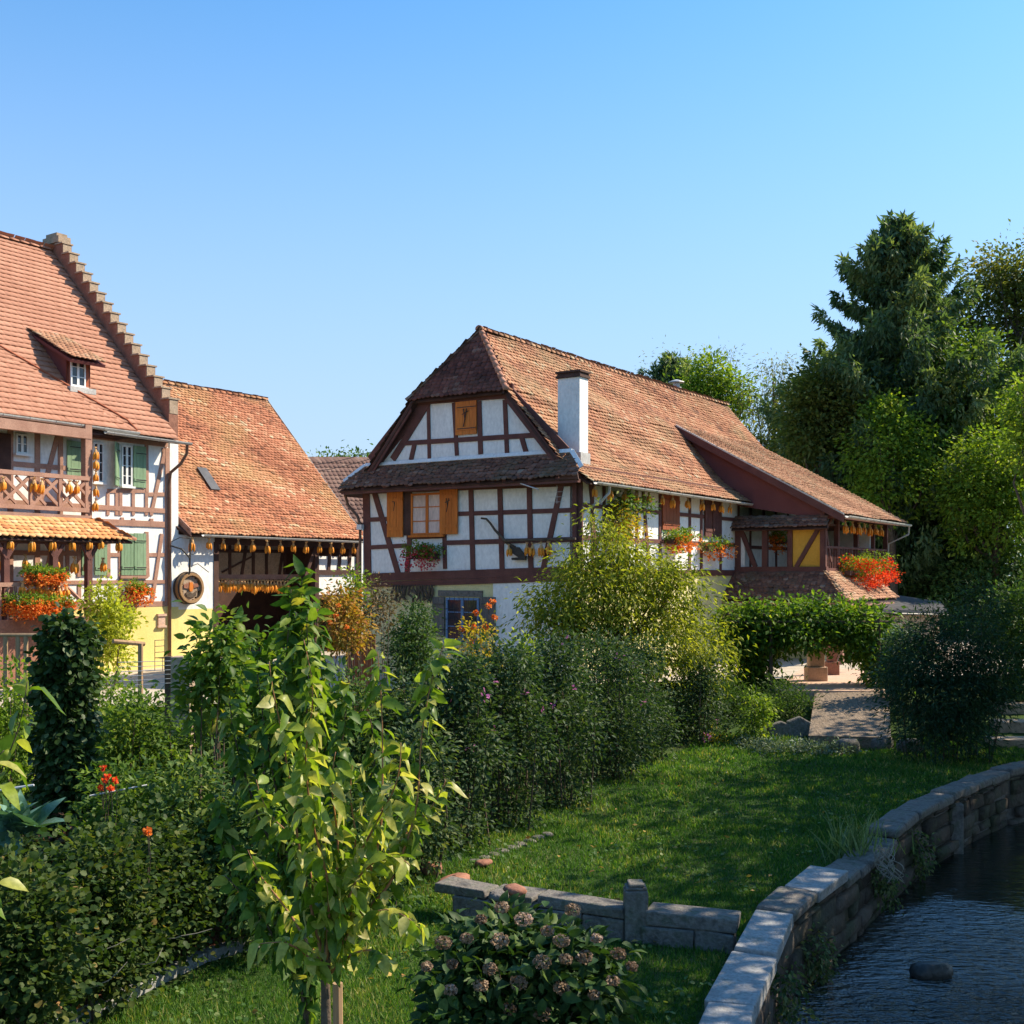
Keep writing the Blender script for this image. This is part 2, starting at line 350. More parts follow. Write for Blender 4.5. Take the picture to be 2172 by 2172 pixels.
def poly(mb, pl, pts, d0, d1):
    mb.prism([pl.p(a, z, d1) for a, z in pts], 0, down=pl.N*(d0-d1))
def window(parent, pl, a0, a1, z0, z1, nx=2, nz=3, fmat=None, d=.0, fw=.06, curtain=False, sill=True, casement=True):
    f = MB(); fm = fmat or M['white_paint']
    rect(f, pl, a0, a1, z0, z0+fw, d, d+.06); rect(f, pl, a0, a1, z1-fw, z1, d, d+.06)
    rect(f, pl, a0, a0+fw, z0+fw, z1-fw, d, d+.058); rect(f, pl, a1-fw, a1, z0+fw, z1-fw, d, d+.058)
    for i in range(1, nx):
        a = a0+(a1-a0)*i/nx; w_ = fw*.8 if (i == nx//2 and casement) else fw*.3
        rect(f, pl, a-w_, a+w_, z0+fw, z1-fw, d, d+.05)
    for i in range(1, nz):
        z = z0+(z1-z0)*i/nz; rect(f, pl, a0+fw, a1-fw, z-fw*.22, z+fw*.22, d, d+.044)
    wo = f.build('window', fm, parent)
    g = MB(); rect(g, pl, a0+.01, a1-.01, z0+.01, z1-.01, d+.006, d+.024); g.build('pane', M['curtain'] if curtain else M['glass'], wo)
    if sill:
        s_ = MB(); rect(s_, pl, a0-.06, a1+.06, z0-.07, z0-.004, d, d+.14); s_.build('sill', fm, wo)
    return wo
def shutter(parent, pl, a0, a1, z0, z1, mat, d0=.05, d1=.09, strap=True, label=None):
    s_ = MB(); n = max(2, int(round((a1-a0)/.13)))
    for i in range(n):
        x0 = a0+(a1-a0)*i/n+.003; x1 = a0+(a1-a0)*(i+1)/n-.003
        rect(s_, pl, x0, x1, z0, z1, d0, d1-.004*(i % 2))
    for z in (z0+.18*(z1-z0), z1-.18*(z1-z0)): rect(s_, pl, a0+.02, a1-.02, z-.05, z+.05, d1-.01, d1+.02)
    o = s_.build('shutter', mat, parent)
    if label: o['label'] = label
    if strap:
        for z in (z0+.18*(z1-z0), z1-.18*(z1-z0)):
            h = MB(); rect(h, pl, a0+.01, a1-.08, z-.014, z+.014, d1+.02, d1+.028); h.build('hinge', M['iron'], o)
    return o

def tile_tpl(wd, ln, th=.032, lift=.03):
    # pointed-round beaver tail, thick lower edge; x across, y up the slope, z out
    w_ = wd/2*1.0
    top = [(-w_, ln, .0), (w_, ln, .0), (w_, .05*ln/.3, lift), (w_*.55, .0, lift), (0, -.016, lift), (-w_*.55, 0, lift), (-w_, .05*ln/.3, lift)]
    low = [(x, y, z-th) for x, y, z in top[2:]]
    v = top+low; f = [(0, 1, 2), (0, 2, 6), (6, 2, 3), (6, 3, 5), (5, 3, 4)]
    for i in range(2, 6):
        j = i+5; f += [(i, j, j+1), (i, j+1, i+1)]
    return np.array(v, float), np.array([(a, c, b_) if False else (a, b_, c) for a, b_, c in f])
def flat_tpl(wd, ln, lift=.04):
    w_ = wd/2*1.0
    v = [(-w_, ln, 0), (-w_*.2, ln, .012), (w_, ln, 0), (w_, 0, lift), (-w_*.2, 0, lift+.014), (-w_, 0, lift), (w_, 0, lift-.03), (-w_*.2, 0, lift-.02), (-w_, 0, lift-.03)]
    return np.array(v, float), np.array([(0, 5, 4), (0, 4, 1), (1, 4, 3), (1, 3, 2), (5, 8, 7), (5, 7, 4), (4, 7, 6), (4, 6, 3)])
def tiles(name, quad, mat, parent, wd=.18, row=.15, sag=0.0, jit=.012, clip=None, under=True, lift=.042, ragged=.02, flat=False):
    """quad = (lower-left, lower-right, upper-right, upper-left) seen from outside"""
    A, B, C, D = [Vector(q) for q in quad]
    h = ((D-A).length+(C-B).length)/2; nr = max(1, int(h/row)); tv, tf = flat_tpl(wd, row*1.2, lift) if flat else tile_tpl(wd, row*1.55, lift=lift)
    Ps, Rs, Ts = [], [], []
    nrm = (B-A).cross(D-A).normalized()
    if nrm.length < .5: nrm = (B-A).cross(C-A).normalized()
    for i in range(nr):
        t = i/nr; L = A.lerp(D, t); R_ = B.lerp(C, t); ln = (R_-L).length
        if ln < wd*.6: continue
        nc = max(1, int(round(ln/wd))); x = (R_-L).normalized(); y = nrm.cross(x).normalized()
        z = nrm; rowo = random.gauss(0, .012)
        off = .5 if i % 2 else 0
        for j in range(nc+(1 if off else 0)):
            s_ = (j+.5-off)/nc
            s_ = min(max(s_, .25/nc), 1-.25/nc)
            p = L.lerp(R_, s_)
            sg = -sag*math.sin(math.pi*s_)*math.sin(math.pi*min(1, t*1.1))+.02*math.sin(s_*ln*1.3+t*5)*(1 if sag else 0)
            p = p+z*(sg+random.gauss(0, jit*.35))+y*(rowo+random.gauss(0, jit)+ragged*math.sin(s_*ln*.9+i*.7)*.5)
            if clip and clip(p): continue
            a = random.gauss(0, .022); xx = x*math.cos(a)+y*math.sin(a); yy = y*math.cos(a)-x*math.sin(a)
            Ps.append(p); Rs.append([xx, yy, z]); 
            Ts.append(min(1, max(0, random.gauss(.5, .19)+.16*math.sin(s_*ln*.8+t*9+i*.05))))
    if not Ps: return None
    R = np.transpose(np.array([[tuple(c) for c in r] for r in Rs]), (0, 2, 1))
    V, T, tt = scatter((tv, tf), np.array([tuple(p) for p in Ps]), R, np.ones(len(Ps)), np.array(Ts))
    return fast(name, V, T, tt, mat, parent)
def slab(parent, quad, mat, th=.08, name='roof_deck', off=.1):
    A, B, C, D = [Vector(q) for q in quad]; n = (B-A).cross(D-A).normalized()
    mb = MB(); mb.prism([p-n*off for p in (A, B, C, D)], 0, down=-n*th); return mb.build(name, mat, parent)
def ridge_tiles(parent, p0, p1, mat, r=.11, step=.34, name='ridge_tile_row', up=ZD, sag=0):
    p0, p1 = Vector(p0), Vector(p1); L = (p1-p0).length; n = int(L/step); d = (p1-p0).normalized()
    s_ = d.cross(up).normalized(); u_ = s_.cross(d); V = []; T = []; tt = []; K = 6
    for i in range(n):
        q = p0.lerp(p1, i/n)-u_*sag*math.sin(math.pi*i/n); tn = random.random(); o = len(V)
        for (y, rr) in ((-.03, r*1.18), (step*.5, r*1.0), (step*1.08, r*.86)):
            for k in range(K+1):
                a = math.pi*k/K; c = q+d*y+s_*math.cos(a)*rr+u_*(math.sin(a)*rr-.03); V.append(tuple(c)); tt.append(tn)
        for a_ in range(2):
            for k in range(K):
                b0 = o+a_*(K+1)+k; T += [(b0, b0+1, b0+K+2), (b0, b0+K+2, b0+K+1)]
        # end cap
        V.append(tuple(q-d*.03-u_*.03)); tt.append(tn); c0 = len(V)-1
        for k in range(K): T.append((c0, o+k+1, o+k))
    return fast(name, V, T, tt, mat, parent)
def gutter(parent, p0, p1, out, r=.075, mat=None, name='gutter'):
    p0, p1 = Vector(p0), Vector(p1); out = Vector(out).normalized(); d = (p1-p0).normalized()
    mb = MB(); K = 8; vs = []; 
    for p in (p0, p1):
        for rr in (r, r*.86):
            for k in range(K+1):
                a = math.pi+math.pi*k/K; vs.append(p+out*(math.cos(a)*rr+r)+ZD*(math.sin(a)*rr))
    fs = []; q = K+1
    for k in range(K):
        fs.append((k, k+1, 2*q+k+1, 2*q+k)); fs.append((q+k, 3*q+k, 3*q+k+1, q+k+1)); fs.append((k, q+k, q+k+1, k+1)); fs.append((2*q+k, 2*q+k+1, 3*q+k+1, 3*q+k))
    fs += [(0, 2*q, 3*q, q), (K, q+K, 3*q+K, 2*q+K)]
    mb.add(vs, fs)
    L = (p1-p0).length
    for i in range(int(L/.9)): # brackets and seams
        c = p0+d*(i*.9+.3)
        mb.tube([c+out*(math.cos(a)*r*1.08+r)+ZD*math.sin(a)*r*1.08 for a in [math.pi+math.pi*k/6 for k in range(7)]], .008, 4)
    return mb.build(name, mat or M['zinc'], parent, smooth=False)
ORD = ['first', 'second', 'third', 'fourth', 'fifth', 'sixth', 'seventh', 'eighth', 'ninth', 'tenth', 'eleventh', 'twelfth', 'thirteenth', 'fourteenth', 'fifteenth', 'sixteenth', 'seventeenth', 'eighteenth', 'nineteenth', 'twentieth', 'twenty-first', 'twenty-second', 'twenty-third', 'twenty-fourth', 'twenty-fifth', 'twenty-sixth', 'twenty-seventh', 'twenty-eighth', 'twenty-ninth', 'thirtieth']
# a bunch of corn cobs hung by its husks; origin at the hook
def make_corn(ncob, seed):
    random.seed(seed); t = thing('corn_bunch', (0, 0, 0), 'corn', 'corn bunch')
    c = MB()
    for k in range(ncob):
        a = 2*math.pi*k/ncob+random.random()*.4; r = .05+.02*random.random(); x, y = math.cos(a)*r, math.sin(a)*r
        L = .22+.07*random.random(); z = -.17-.04*random.random()
        pr = [(.0, .02), (.03, 0), (.044, -.04), (.046, -.12), (.036, -.19), (.008, -L+.01)]
        c.tube([Vector((x*(1+.5*-zz/.3), y*(1+.5*-zz/.3), z+zz)) for _, zz in pr], [max(q, .004) for q, _ in pr], 7)
    c.build('cobs', M['corn'], t, smooth=True, local=True)
    h = MB()
    h.tube([(0, 0, .02), (0, 0, -.06), (0, 0, -.1), (0, 0, -.19)], [.012, .02, .045, .065], 7)
    for k in range(9):
        a = random.random()*6.28; r = .03+.05*random.random(); e = Vector((math.cos(a)*r, math.sin(a)*r, .03-.05*random.random()))
        h.bar((0, 0, -.07), e, .022, .004, Vector((math.cos(a+1.5), math.sin(a+1.5), .3)))
    h.build('husks', M['husk'], t, local=True)
    return t
CORN = None; corn_used = [0]
def corn(pos, label, group, scale=1.0):
    global CORN
    if CORN is None: CORN = [make_corn(5, 1), make_corn(6, 2), make_corn(4, 3)]
    k = corn_used[0]; corn_used[0] += 1
    o = CORN[k] if k < 3 else copy_tree(CORN[k % 3])
    o.location = pos; s_ = scale*random.uniform(.9, 1.12); o.scale = (s_, s_, s_*random.uniform(.95, 1.1)); o.rotation_euler = (random.gauss(0, .05), random.gauss(0, .05), random.random()*6.28)
    o['label'] = label; o['group'] = group; return o
def corn_row(pts, where, group, scale=1.0):
    for i, p in enumerate(pts): corn(p, f'{ORD[i]} corn bunch from the left {where}', group, scale)
# petals / flowers
def flower_mass(name, label, cat, blobs, leafm, petalm, nleaf, nfl, ls, fs, parentloc, boxdims=None, boxmat=None, group=None, below=0.0):
    t = thing(name, parentloc, label, cat, group)
    p, a, ck = crown(blobs, nleaf//8, 8, .09, .3, .3); leaves('foliage', LEAF, p, a, ls*(.6+.8*rng.random(len(p))), leafm, t, crown_tint(ck, len(p)))
    fb = [((b_[0][0], b_[0][1]-.02, b_[0][2]-below), tuple(np.array(b_[1])*1.05)) for b_ in blobs]
    p, a, ck = crown(fb, nfl//6, 6, .06, 0, .75); leaves('blossom', ROUND, p, a+np.array([.4, -.6, 0]), fs*(.6+.8*rng.random(len(p))), petalm, t, rng.random(len(p)))
    return t
# ================================================================== GROUND, RIVER
RIVER = np.array([(-1.2, -6), (-.4, 0), (1.0, 6), (1.98, 9.73), (2.68, 11.56), (2.93, 12.37), (3.36, 13.2), (4.22, 14.5), (6.6, 18.27), (8.2, 20.3), (9.7, 22.0), (13.5, 25), (20, 28), (40, 33)], float)
def riverdist(X, Y):
    best = np.full(X.shape, 1e9); side = np.zeros(X.shape)
    for (x0, y0), (x1, y1) in zip(RIVER[:-1], RIVER[1:]):
        dx, dy = x1-x0, y1-y0; L2 = dx*dx+dy*dy
        t = np.clip(((X-x0)*dx+(Y-y0)*dy)/L2, 0, 1); ex = X-(x0+t*dx); ey = Y-(y0+t*dy); d = np.hypot(ex, ey)
        cr = dx*(Y-y0)-dy*(X-x0); m_ = d < best; best = np.where(m_, d, best); side = np.where(m_, cr, side)
    return np.where(side > 0, best, -best)
def sm(a, b, x): t = np.clip((x-a)/(b-a), 0, 1); return t*t*(3-2*t)
def gh(X, Y):
    X = np.asarray(X, float); Y = np.asarray(Y, float)
    left = sm(-1, -6, X)
    lawn = -.9+.04*np.sin(X*.9)*np.sin(Y*.6)
    yard = -.3*(1-sm(3, -8, X))
    t = sm(26.3, 31.5, Y)*(1-left)+sm(18, 30, Y)*left
    z = lawn*(1-t)+yard*t
    d = riverdist(X, Y)
    bed = -2.5+(2.2)*sm(-8, -11.5, d)
    k = sm(.04, .36, d); z = bed*(1-k)+z*k
    far = sm(60, 140, np.hypot(X, Y)); z = z*(1-far)+(-.3)*far
    return z
xs = np.unique(np.concatenate([np.linspace(-900, -60, 10), np.linspace(-60, -12, 40), np.arange(-12, 16, .2), np.linspace(16, 60, 60), np.linspace(60, 900, 10)]))
ys = np.unique(np.concatenate([np.linspace(-300, -8, 8), np.arange(-8, 6, .6), np.arange(6, 36, .2), np.linspace(36, 110, 60), np.linspace(110, 1200, 10)]))
XX, YY = np.meshgrid(xs, ys); ZZ = gh(XX, YY); nx_, ny_ = len(xs), len(ys)
ii = np.arange(nx_*ny_).reshape(ny_, nx_); Q = np.stack([ii[:-1, :-1], ii[:-1, 1:], ii[1:, 1:], ii[1:, :-1]], -1).reshape(-1, 4)
m, nt, b = base_mat('soil_and_turf', .95, .1)
n1 = noise(nt, .9, 6); r1 = ramp(nt, [(.3, (.030, .055, .014)), (.5, (.045, .082, .018)), (.68, (.085, .095, .035)), (.8, (.10, .075, .045))]); nt.links.new(n1.outputs[0], r1.inputs[0])
n2 = noise(nt, 22, 6); r2 = ramp(nt, [(.3, (.55, .55, .55)), (.7, (1.3, 1.3, 1.3))]); nt.links.new(n2.outputs[0], r2.inputs[0])
c = mixrgb(nt, r1.outputs[0], r2.outputs[0], .8, 'MULTIPLY'); nt.links.new(c, b.inputs['Base Color']); bump(nt, b, n2.outputs[0], .7, .04)
ground = fast('ground', np.stack([XX, YY, ZZ], -1).reshape(-1, 3), Q, np.full(nx_*ny_, .5), m, smooth=True); tag(ground, kind='structure')
ground['label'] = 'green lawn and garden soil beside the river'

# yard paving
mb = MB(); rngp = random.Random(3)
M['paving'] = noisy('pale_yard_paving', [(.3, (.42, .35, .27)), (.7, (.52, .45, .36))], 1.5, .9, fine=14, bmp=.4, finemix=.3)
def sheet(name, poly_, z, mat, nsub=1, kind='structure', label=None):
    me = MB(); me.add([(x, y, z) for x, y in poly_], [tuple(range(len(poly_)))]); o = me.build(name, mat); tag(o, kind=kind)
    if label: o['label'] = label
    return o
sheet('yard', [(-24, 27), (-8, 27.5), (-3.5, 30.6), (5.5, 34.2), (16, 36), (26, 52), (26, 66), (-24, 66)], .03, M['paving'], label='pale paved farmyard between the houses')
# cobbled ramp down from the terrace to the lawn
M['cobble'] = noisy('brown_grey_cobbles', [(.3, (.17, .125, .085)), (.55, (.24, .18, .13)), (.75, (.12, .10, .075))], 7, .9, stretch=(1, .45, 1), fine=16, bmp=1, dist=.04, finemix=.4)
mb = MB(); q = []
for (px, py, z) in [(1715, 1562, -.62), (1890, 1566, -.62), (1885, 1466, .05), (1730, 1462, .05)]: q.append(onz(px, py, z))
mb.prism([p+Vector((0, 0, .02)) for p in q], .5); rp = mb.build('cobbled_ramp', M['cobble']); tag(rp, kind='structure'); rp['label'] = 'brown cobbled slope between terrace and lawn'
mb = MB(); q = [onz(x, y, .06) for x, y in [(1640, 1464), (1900, 1466), (1930, 1420), (1700, 1418)]]
mb.prism(q, .3); tp = mb.build('terrace', M['pinkstone']); tag(tp, kind='structure'); tp['label'] = 'pale stone terrace behind the arch of vines'

# water
m, nt, b = base_mat('river_water', .03, .9); b.inputs['Base Color'].default_value = (.006, .014, .012, 1); b.inputs['IOR'].default_value = 1.65
na = noise(nt, 1.0, 3, stretch=(4.2, 10, 1)); nb = noise(nt, 1.0, 3, stretch=(13, 30, 1))
ad = nt.nodes.new('ShaderNodeMath'); ad.operation = 'MULTIPLY_ADD'; ad.inputs[1].default_value = .18
nt.links.new(nb.outputs[0], ad.inputs[0]); nt.links.new(na.outputs[0], ad.inputs[2])
tcw = nt.nodes.new('ShaderNodeTexCoord'); sx = nt.nodes.new('ShaderNodeSeparateXYZ'); nt.links.new(tcw.outputs['Object'], sx.inputs[0])
nc = noise(nt, .45, 3); m1 = nt.nodes.new('ShaderNodeMath'); m1.operation = 'MULTIPLY_ADD'; m1.inputs[1].default_value = 9.0; nt.links.new(nc.outputs[0], m1.inputs[0]); nt.links.new(sx.outputs[1], m1.inputs[2])
mr = nt.nodes.new('ShaderNodeMapRange'); mr.inputs[1].default_value = 15.0; mr.inputs[2].default_value = 22.0; mr.interpolation_type = 'SMOOTHSTEP'; mr.inputs[3].default_value = 1.0; mr.inputs[4].default_value = .10; nt.links.new(m1.outputs[0], mr.inputs[0]); rc = mr
bp = nt.nodes.new('ShaderNodeBump'); bp.inputs['Distance'].default_value = .19; nt.links.new(ad.outputs[0], bp.inputs['Height']); nt.links.new(rc.outputs[0], bp.inputs['Strength']); nt.links.new(bp.outputs[0], b.inputs['Normal'])
mb = MB(); mb.add([(x+(.0), y, -1.62) for x, y in RIVER[::1].tolist()]+[(44, 24, -1.62), (24, 18, -1.62), (15, 10, -1.62), (11, 0, -1.62), (9, -8, -1.62)], [tuple(range(len(RIVER)+5))])
wt = mb.build('water', m); tag(wt, kind='structure'); wt['label'] = 'dark rippled river water reflecting blue sky'

# rock in the river
def boulder(name, c, r, mat, label, cat='rock', seed=1, group=None, rot=0, res=2, rough=.13):
    rr = random.Random(seed); import bmesh
    bm = bmesh.new(); bmesh.ops.create_icosphere(bm, subdivisions=res, radius=1)
    o1 = [Vector((rr.gauss(0, 1), rr.gauss(0, 1), rr.gauss(0, 1))) for _ in range(6)]
    for v in bm.verts:
        k = sum(math.sin(v.co.dot(o)*2.1+i) for i, o in enumerate(o1))*rough*.4
        v.co = v.co*(1+k); v.co = Vector((max(-.85, min(.85, v.co.x))*r[0], v.co.y*r[1], max(-.8, min(.75, v.co.z))*r[2]))
    me = bpy.data.meshes.new(name); bm.to_mesh(me); bm.free(); me.materials.append(mat); me.shade_smooth()
    o = bpy.data.objects.new(name, me); COL.objects.link(o); o.location = c; o.rotation_euler = (0, 0, rot)
    return tag(o, label, cat, group)
M['wetstone'] = noisy('wet_dark_stone', [(.3, (.03, .028, .025)), (.7, (.07, .062, .055))], 5, .35, fine=18, bmp=.7, dist=.02)
c = onz(1975, 2068, -1.6); boulder('river_rock', c+Vector((0, 0, .04)), (.30, .16, .14), M['wetstone'], 'dark wet rock breaking the surface of the river', seed=4, rough=.2)

# ------------------------------------------------------------------ river wall of rough stones with coping blocks
wall = thing('retaining_wall', (3.2, 13, -1.6), 'long rough stone retaining wall along the river with pale coping blocks', 'wall')
path = [Vector((x, y, 0)) for x, y in RIVER[1:12]]
cum = [0]
for a, b_ in zip(path, path[1:]): cum.append(cum[-1]+(b_-a).length)
def onpath(s_):
    s_ = max(0, min(cum[-1]-1e-3, s_)); i = max(k for k in range(len(cum)) if cum[k] <= s_); i = min(i, len(path)-2)
    d = (path[i+1]-path[i]).normalized()
    # smooth direction
    return path[i]+d*(s_-cum[i]), d
TH = .42
def topz(s_):
    y = onpath(s_)[0].y
    if y < 11.7: return -.60
    if y < 14.6: return -.56
    if y < 17.0: return -.70
    return -.56
SV, ST, SF = [], [], []
import itertools
s_ = 0.0; zrow = -2.3
rw = random.Random(5)
core = MB(); prev = None; pts_f, pts_b = [], []
K = 60
for i in range(K+1):
    p, d = onpath(cum[-1]*i/K); n = Vector((-d.y, d.x, 0)); pts_f.append(p+n*.05); pts_b.append(p+n*(TH-.04))
for i in range(K):
    z = min(topz(cum[-1]*i/K), topz(cum[-1]*(i+1)/K))-.16
    core.box8([(*pts_f[i].xy, -2.6), (*pts_f[i+1].xy, -2.6), (*pts_b[i+1].xy, -2.6), (*pts_b[i].xy, -2.6), (*pts_f[i].xy, z), (*pts_f[i+1].xy, z), (*pts_b[i+1].xy, z), (*pts_b[i].xy, z)])
core.build('mortar_core', M['timber_dark'] if False else M['wetstone'], wall)
V, T, tt = [], [], []
def rough_block(c, d, n, L, hgt, dep, rr):
    """irregular stone with chamfered face, c = centre of outer face"""
    o = len(V); u = Vector((0, 0, 1)); j = lambda a: rr.uniform(-a, a)
    e = .014
    inner = [(-L/2+e, -hgt/2+e), (L/2-e, -hgt/2+e), (L/2-e, hgt/2-e), (-L/2+e, hgt/2-e)]
    outer = [(-L/2, -hgt/2), (L/2, -hgt/2), (L/2, hgt/2), (-L/2, hgt/2)]
    out = j(.025); tn = rr.random()
    for (a, b_) in inner: V.append(tuple(c+d*(a+j(.03))+u*(b_+j(.025))-n*(.012+out+j(.022)))); tt.append(tn)
    for (a, b_) in outer: V.append(tuple(c+d*(a+j(.012))+u*(b_+j(.012))+n*.03)); tt.append(tn)
    for (a, b_) in outer: V.append(tuple(c+d*a+u*b_+n*dep)); tt.append(tn)
    V.append(tuple(c+d*j(L*.2)+u*j(hgt*.2)-n*(.018+out+j(.03)))); tt.append(tn)
    T.extend([(o, o+1, o+12, o+12), (o+1, o+2, o+12, o+12), (o+2, o+3, o+12, o+12), (o+3, o, o+12, o+12)])
    for k in range(4):
        k2 = (k+1) % 4; T.append((o+k, o+4+k, o+4+k2, o+k2)); T.append((o+4+k, o+8+k, o+8+k2, o+4+k2))
z = -2.2
while z < -.6:
    hgt = rw.uniform(.13, .27); s_ = rw.uniform(0, .3)
    while s_ < cum[-1]-.3:
        L = rw.uniform(.3, 1.0); p, d = onpath(s_+L/2); n = Vector((-d.y, d.x, 0)); tz = topz(s_+L/2)-.16
        hh = min(hgt*rw.uniform(.82, 1.06), tz-z)
        if hh > .06: rough_block(p+Vector((0, 0, z+hh/2+rw.uniform(-.012, .012)))+n*rw.uniform(-.05, .04), d, n, L-.02, hh-.018, .2, rw)
        s_ += L
    z += hgt
V = np.array(V); T = np.array(T); 
tri = np.concatenate([T[:, [0, 1, 2]], T[T[:, 2] != T[:, 3]][:, [0, 2, 3]]])
fast('stone_courses', V, tri, tt, M['wallstone'], wall)
s_ = 1.0; rw = random.Random(9)
while s_ < cum[-1]-.4:
    y = onpath(s_)[0].y
    L = rw.uniform(1.0, 1.5) if y < 14 else rw.uniform(.6, 1.1)
    if 14.7 < y < 17.0: L = .5
    a, d0 = onpath(s_+.008); b_, d1 = onpath(s_+L-.008); d = (b_-a).normalized(); n = Vector((-d.y, d.x, 0)); z1 = topz(s_+L/2)+rw.uniform(-.02, .02)
    ov = .05; th = .15; rk = (y > 14.3) or (y > 11.6 and y < 12.9)
    mb = MB(); j = lambda q_: rw.uniform(-q_, q_)
    mb.box8([a-n*ov+Vector((0, 0, z1-th)), b_-n*ov+Vector((0, 0, z1-th)), b_+n*TH+Vector((0, 0, z1-th)), a+n*TH+Vector((0, 0, z1-th)),
             a-n*(ov+j(.03))+Vector((0, 0, z1+j(.012))), b_-n*(ov+j(.03))+Vector((0, 0, z1+j(.012))), b_+n*(TH+j(.05))+Vector((0, 0, z1+j(.015))), a+n*(TH+j(.05))+Vector((0, 0, z1+j(.015)))])
    mb.build('coping_block', M['greystone'] if rk else M['coping'], wall, bevel=.045 if rk else .018)
    s_ += L
# upright post stone in the wall
p, d = onpath(cum[7]+1.9); 
mb = MB(); mb.box(p.x-.12, p.x+.12, p.y-.1, p.y+.15, -2.3, -.74); mb.build('upright_stone', M['greystone'], wall, bevel=.03)
# dry roots draped over the wall
rt = MB(); c = onz(1868, 1800, -.55)
for k in range(16):
    rr = random.Random(k); a0 = rr.uniform(-.25, .25); pts = [c+Vector((a0*.5+.07*math.sin(i*1.3+k)+.02*i, -.03-.02*i+.02*math.sin(i*2+k), .02+.05*math.sin(i*.9+k*.7)-.07*i)) for i in [q_*.5 for q_ in range(13)]]
    rt.tube(pts, [.007]*9+[.006, .005, .004, .003], 5)
tag(rt.build('dry_roots', M['rope']), 'tangle of pale dry roots hanging over the river wall', 'roots')

# ------------------------------------------------------------------ low block wall across the lawn
lw = thing('low_stone_wall', tuple(onz(1400, 1990, -.9)), 'low wall of mossy sandstone blocks crossing the lawn to the river wall', 'wall')
def blk(p0, p1, z0, z1, dep, name='stone_block', mat=None, bev=.02, back=Vector((0, 1, 0))):
    a, b_ = Vector(p0), Vector(p1); mb = MB(); j = lambda: Vector((random.uniform(-.03, .03), random.uniform(-.035, .035), random.uniform(-.025, .025)))
    n = Vector((-(b_-a).y, (b_-a).x, 0)).normalized()*dep
    q = [a, b_, b_+n, a+n]; mb.box8([Vector((p.x, p.y, z0)) for p in q]+[Vector((p.x, p.y, z1))+j() for p in q]); return mb.build(name, mat or M['greystone'], lw, bevel=bev)
A = onz(960, 1948, -.9); B = onz(1330, 2005, -.9); C = onz(1350, 2008, -.9); D = onz(1565, 2030, -.9)
def lerp2(a, b_, t0, t1): return a.lerp(b_, t0), a.lerp(b_, t1)
for (t0, t1) in ((0, .24), (.25, .5), (.51, .74), (.75, .98)): blk(*lerp2(A, B, t0, t1), -1.0, -.62, .30)
for (t0, t1) in ((-.12, .2), (.21, .47)): blk(*lerp2(A, B, t0, t1), -.618, -.52, .42)
blk(*lerp2(A, B, .5, .985), -.618, -.50, .38, 'cap_block')
for (t0, t1) in ((.06, .55), (.58, .97)): blk(*lerp2(C, D, t0, t1), -1.05, -.66, .30)
blk(*lerp2(C, D, .09, .985), -.655, -.51, .38, 'cap_block')
# upright stone in the middle
p = onz(1350, 2006, -.9); up = MB()
up.prism([p+Vector((-.13, -.04, 0)), p+Vector((.13, -.04, 0)), p+Vector((.13, .22, 0)), p+Vector((-.13, .22, 0))], 0, down=(0, 0, .62))
for (r_, z0) in ((.12, .62), (.09, .66)): up.prism([p+Vector((-r_, -.03, z0)), p+Vector((r_, -.03, z0)), p+Vector((r_, .2, z0)), p+Vector((-r_, .2, z0))], 0, down=(0, 0, .04))
up.build('upright_stone', M['greystone'], lw, bevel=.03)
for i, (px, py, r, m_, lb) in enumerate([(915, 1852, (.17, .14, .13), 'redstone', 'squarish reddish stone at the foot of the dark hedge, left of the flat slab'), (962, 1878, (.34, .2, .09), 'redstone', 'flat reddish brown slab leaning behind the left end of the low wall'), (1092, 1898, (.18, .13, .06), 'redstone', 'small red brown stone lying on the low wall left of the upright stone'), (1058, 1912, (.13, .11, .06), 'greystone', 'small mossy stone on the low wall beside the red brown one'), (1025, 1838, (.16, .1, .05), 'redstone', 'flat pale pink stone in the grass at the corner of the hedge bed')]):
    z = -.86 if i in (0, 1, 4) else -.46; boulder('loose_stone', onz(px, py, z)+Vector((0, .1, .03)), r, M[m_], lb, 'stone', seed=20+i, rough=.1, rot=i)
# stones edging the hedge bed
for i in range(9):
    t = i/8; c = onz(1010+t*150, 1828-t*58, -.9); boulder('edging_stone', c, (.14, .1, .05), M['greystone'], f'{ORD[i]} nearest grey edging stone of the bed under the dark hedge', 'stone', seed=40+i, group='edging stones of the hedge bed', rot=i)
# stones at the far end of the lawn
for i, (px, py, w_) in enumerate([(1655, 1520, .55), (1695, 1515, .5), (1760, 1580, .5), (1800, 1592, .4), (1870, 1585, .4), (1930, 1592, .45), (1745, 1560, .3)]):
    z = -.55; m_ = M['greystone']
    if i < 2:
        mb = MB(); c = onz(px, 1575, -.9); h_ = .62 if i == 1 else .5
        mb.prism([c+Vector((-w_/2, 0, 0)), c+Vector((w_/2, .05, 0)), c+Vector((w_/2+.1, .1, h_*.75)), c+Vector((w_*.15, .16, h_)), c+Vector((-w_/2, .15, h_*.8))], 0, down=(0, .18, 0))
        tag(mb.build('stone_slab', M['greystone'], bevel=.03), ['dark upright stone slab in the rockery, the left of two', 'pale pointed stone slab in the rockery, the right of two'][i], 'stone', 'upright rockery slabs')
    else: boulder('rockery_stone', onz(px, py, -.85)+Vector((0, 0, .08)), (w_*.8, w_*.4, .26), m_, f'{ORD[i-2]} from the left of the dark rockery stones at the far edge of the lawn', 'stone', seed=60+i, group='rockery stones')

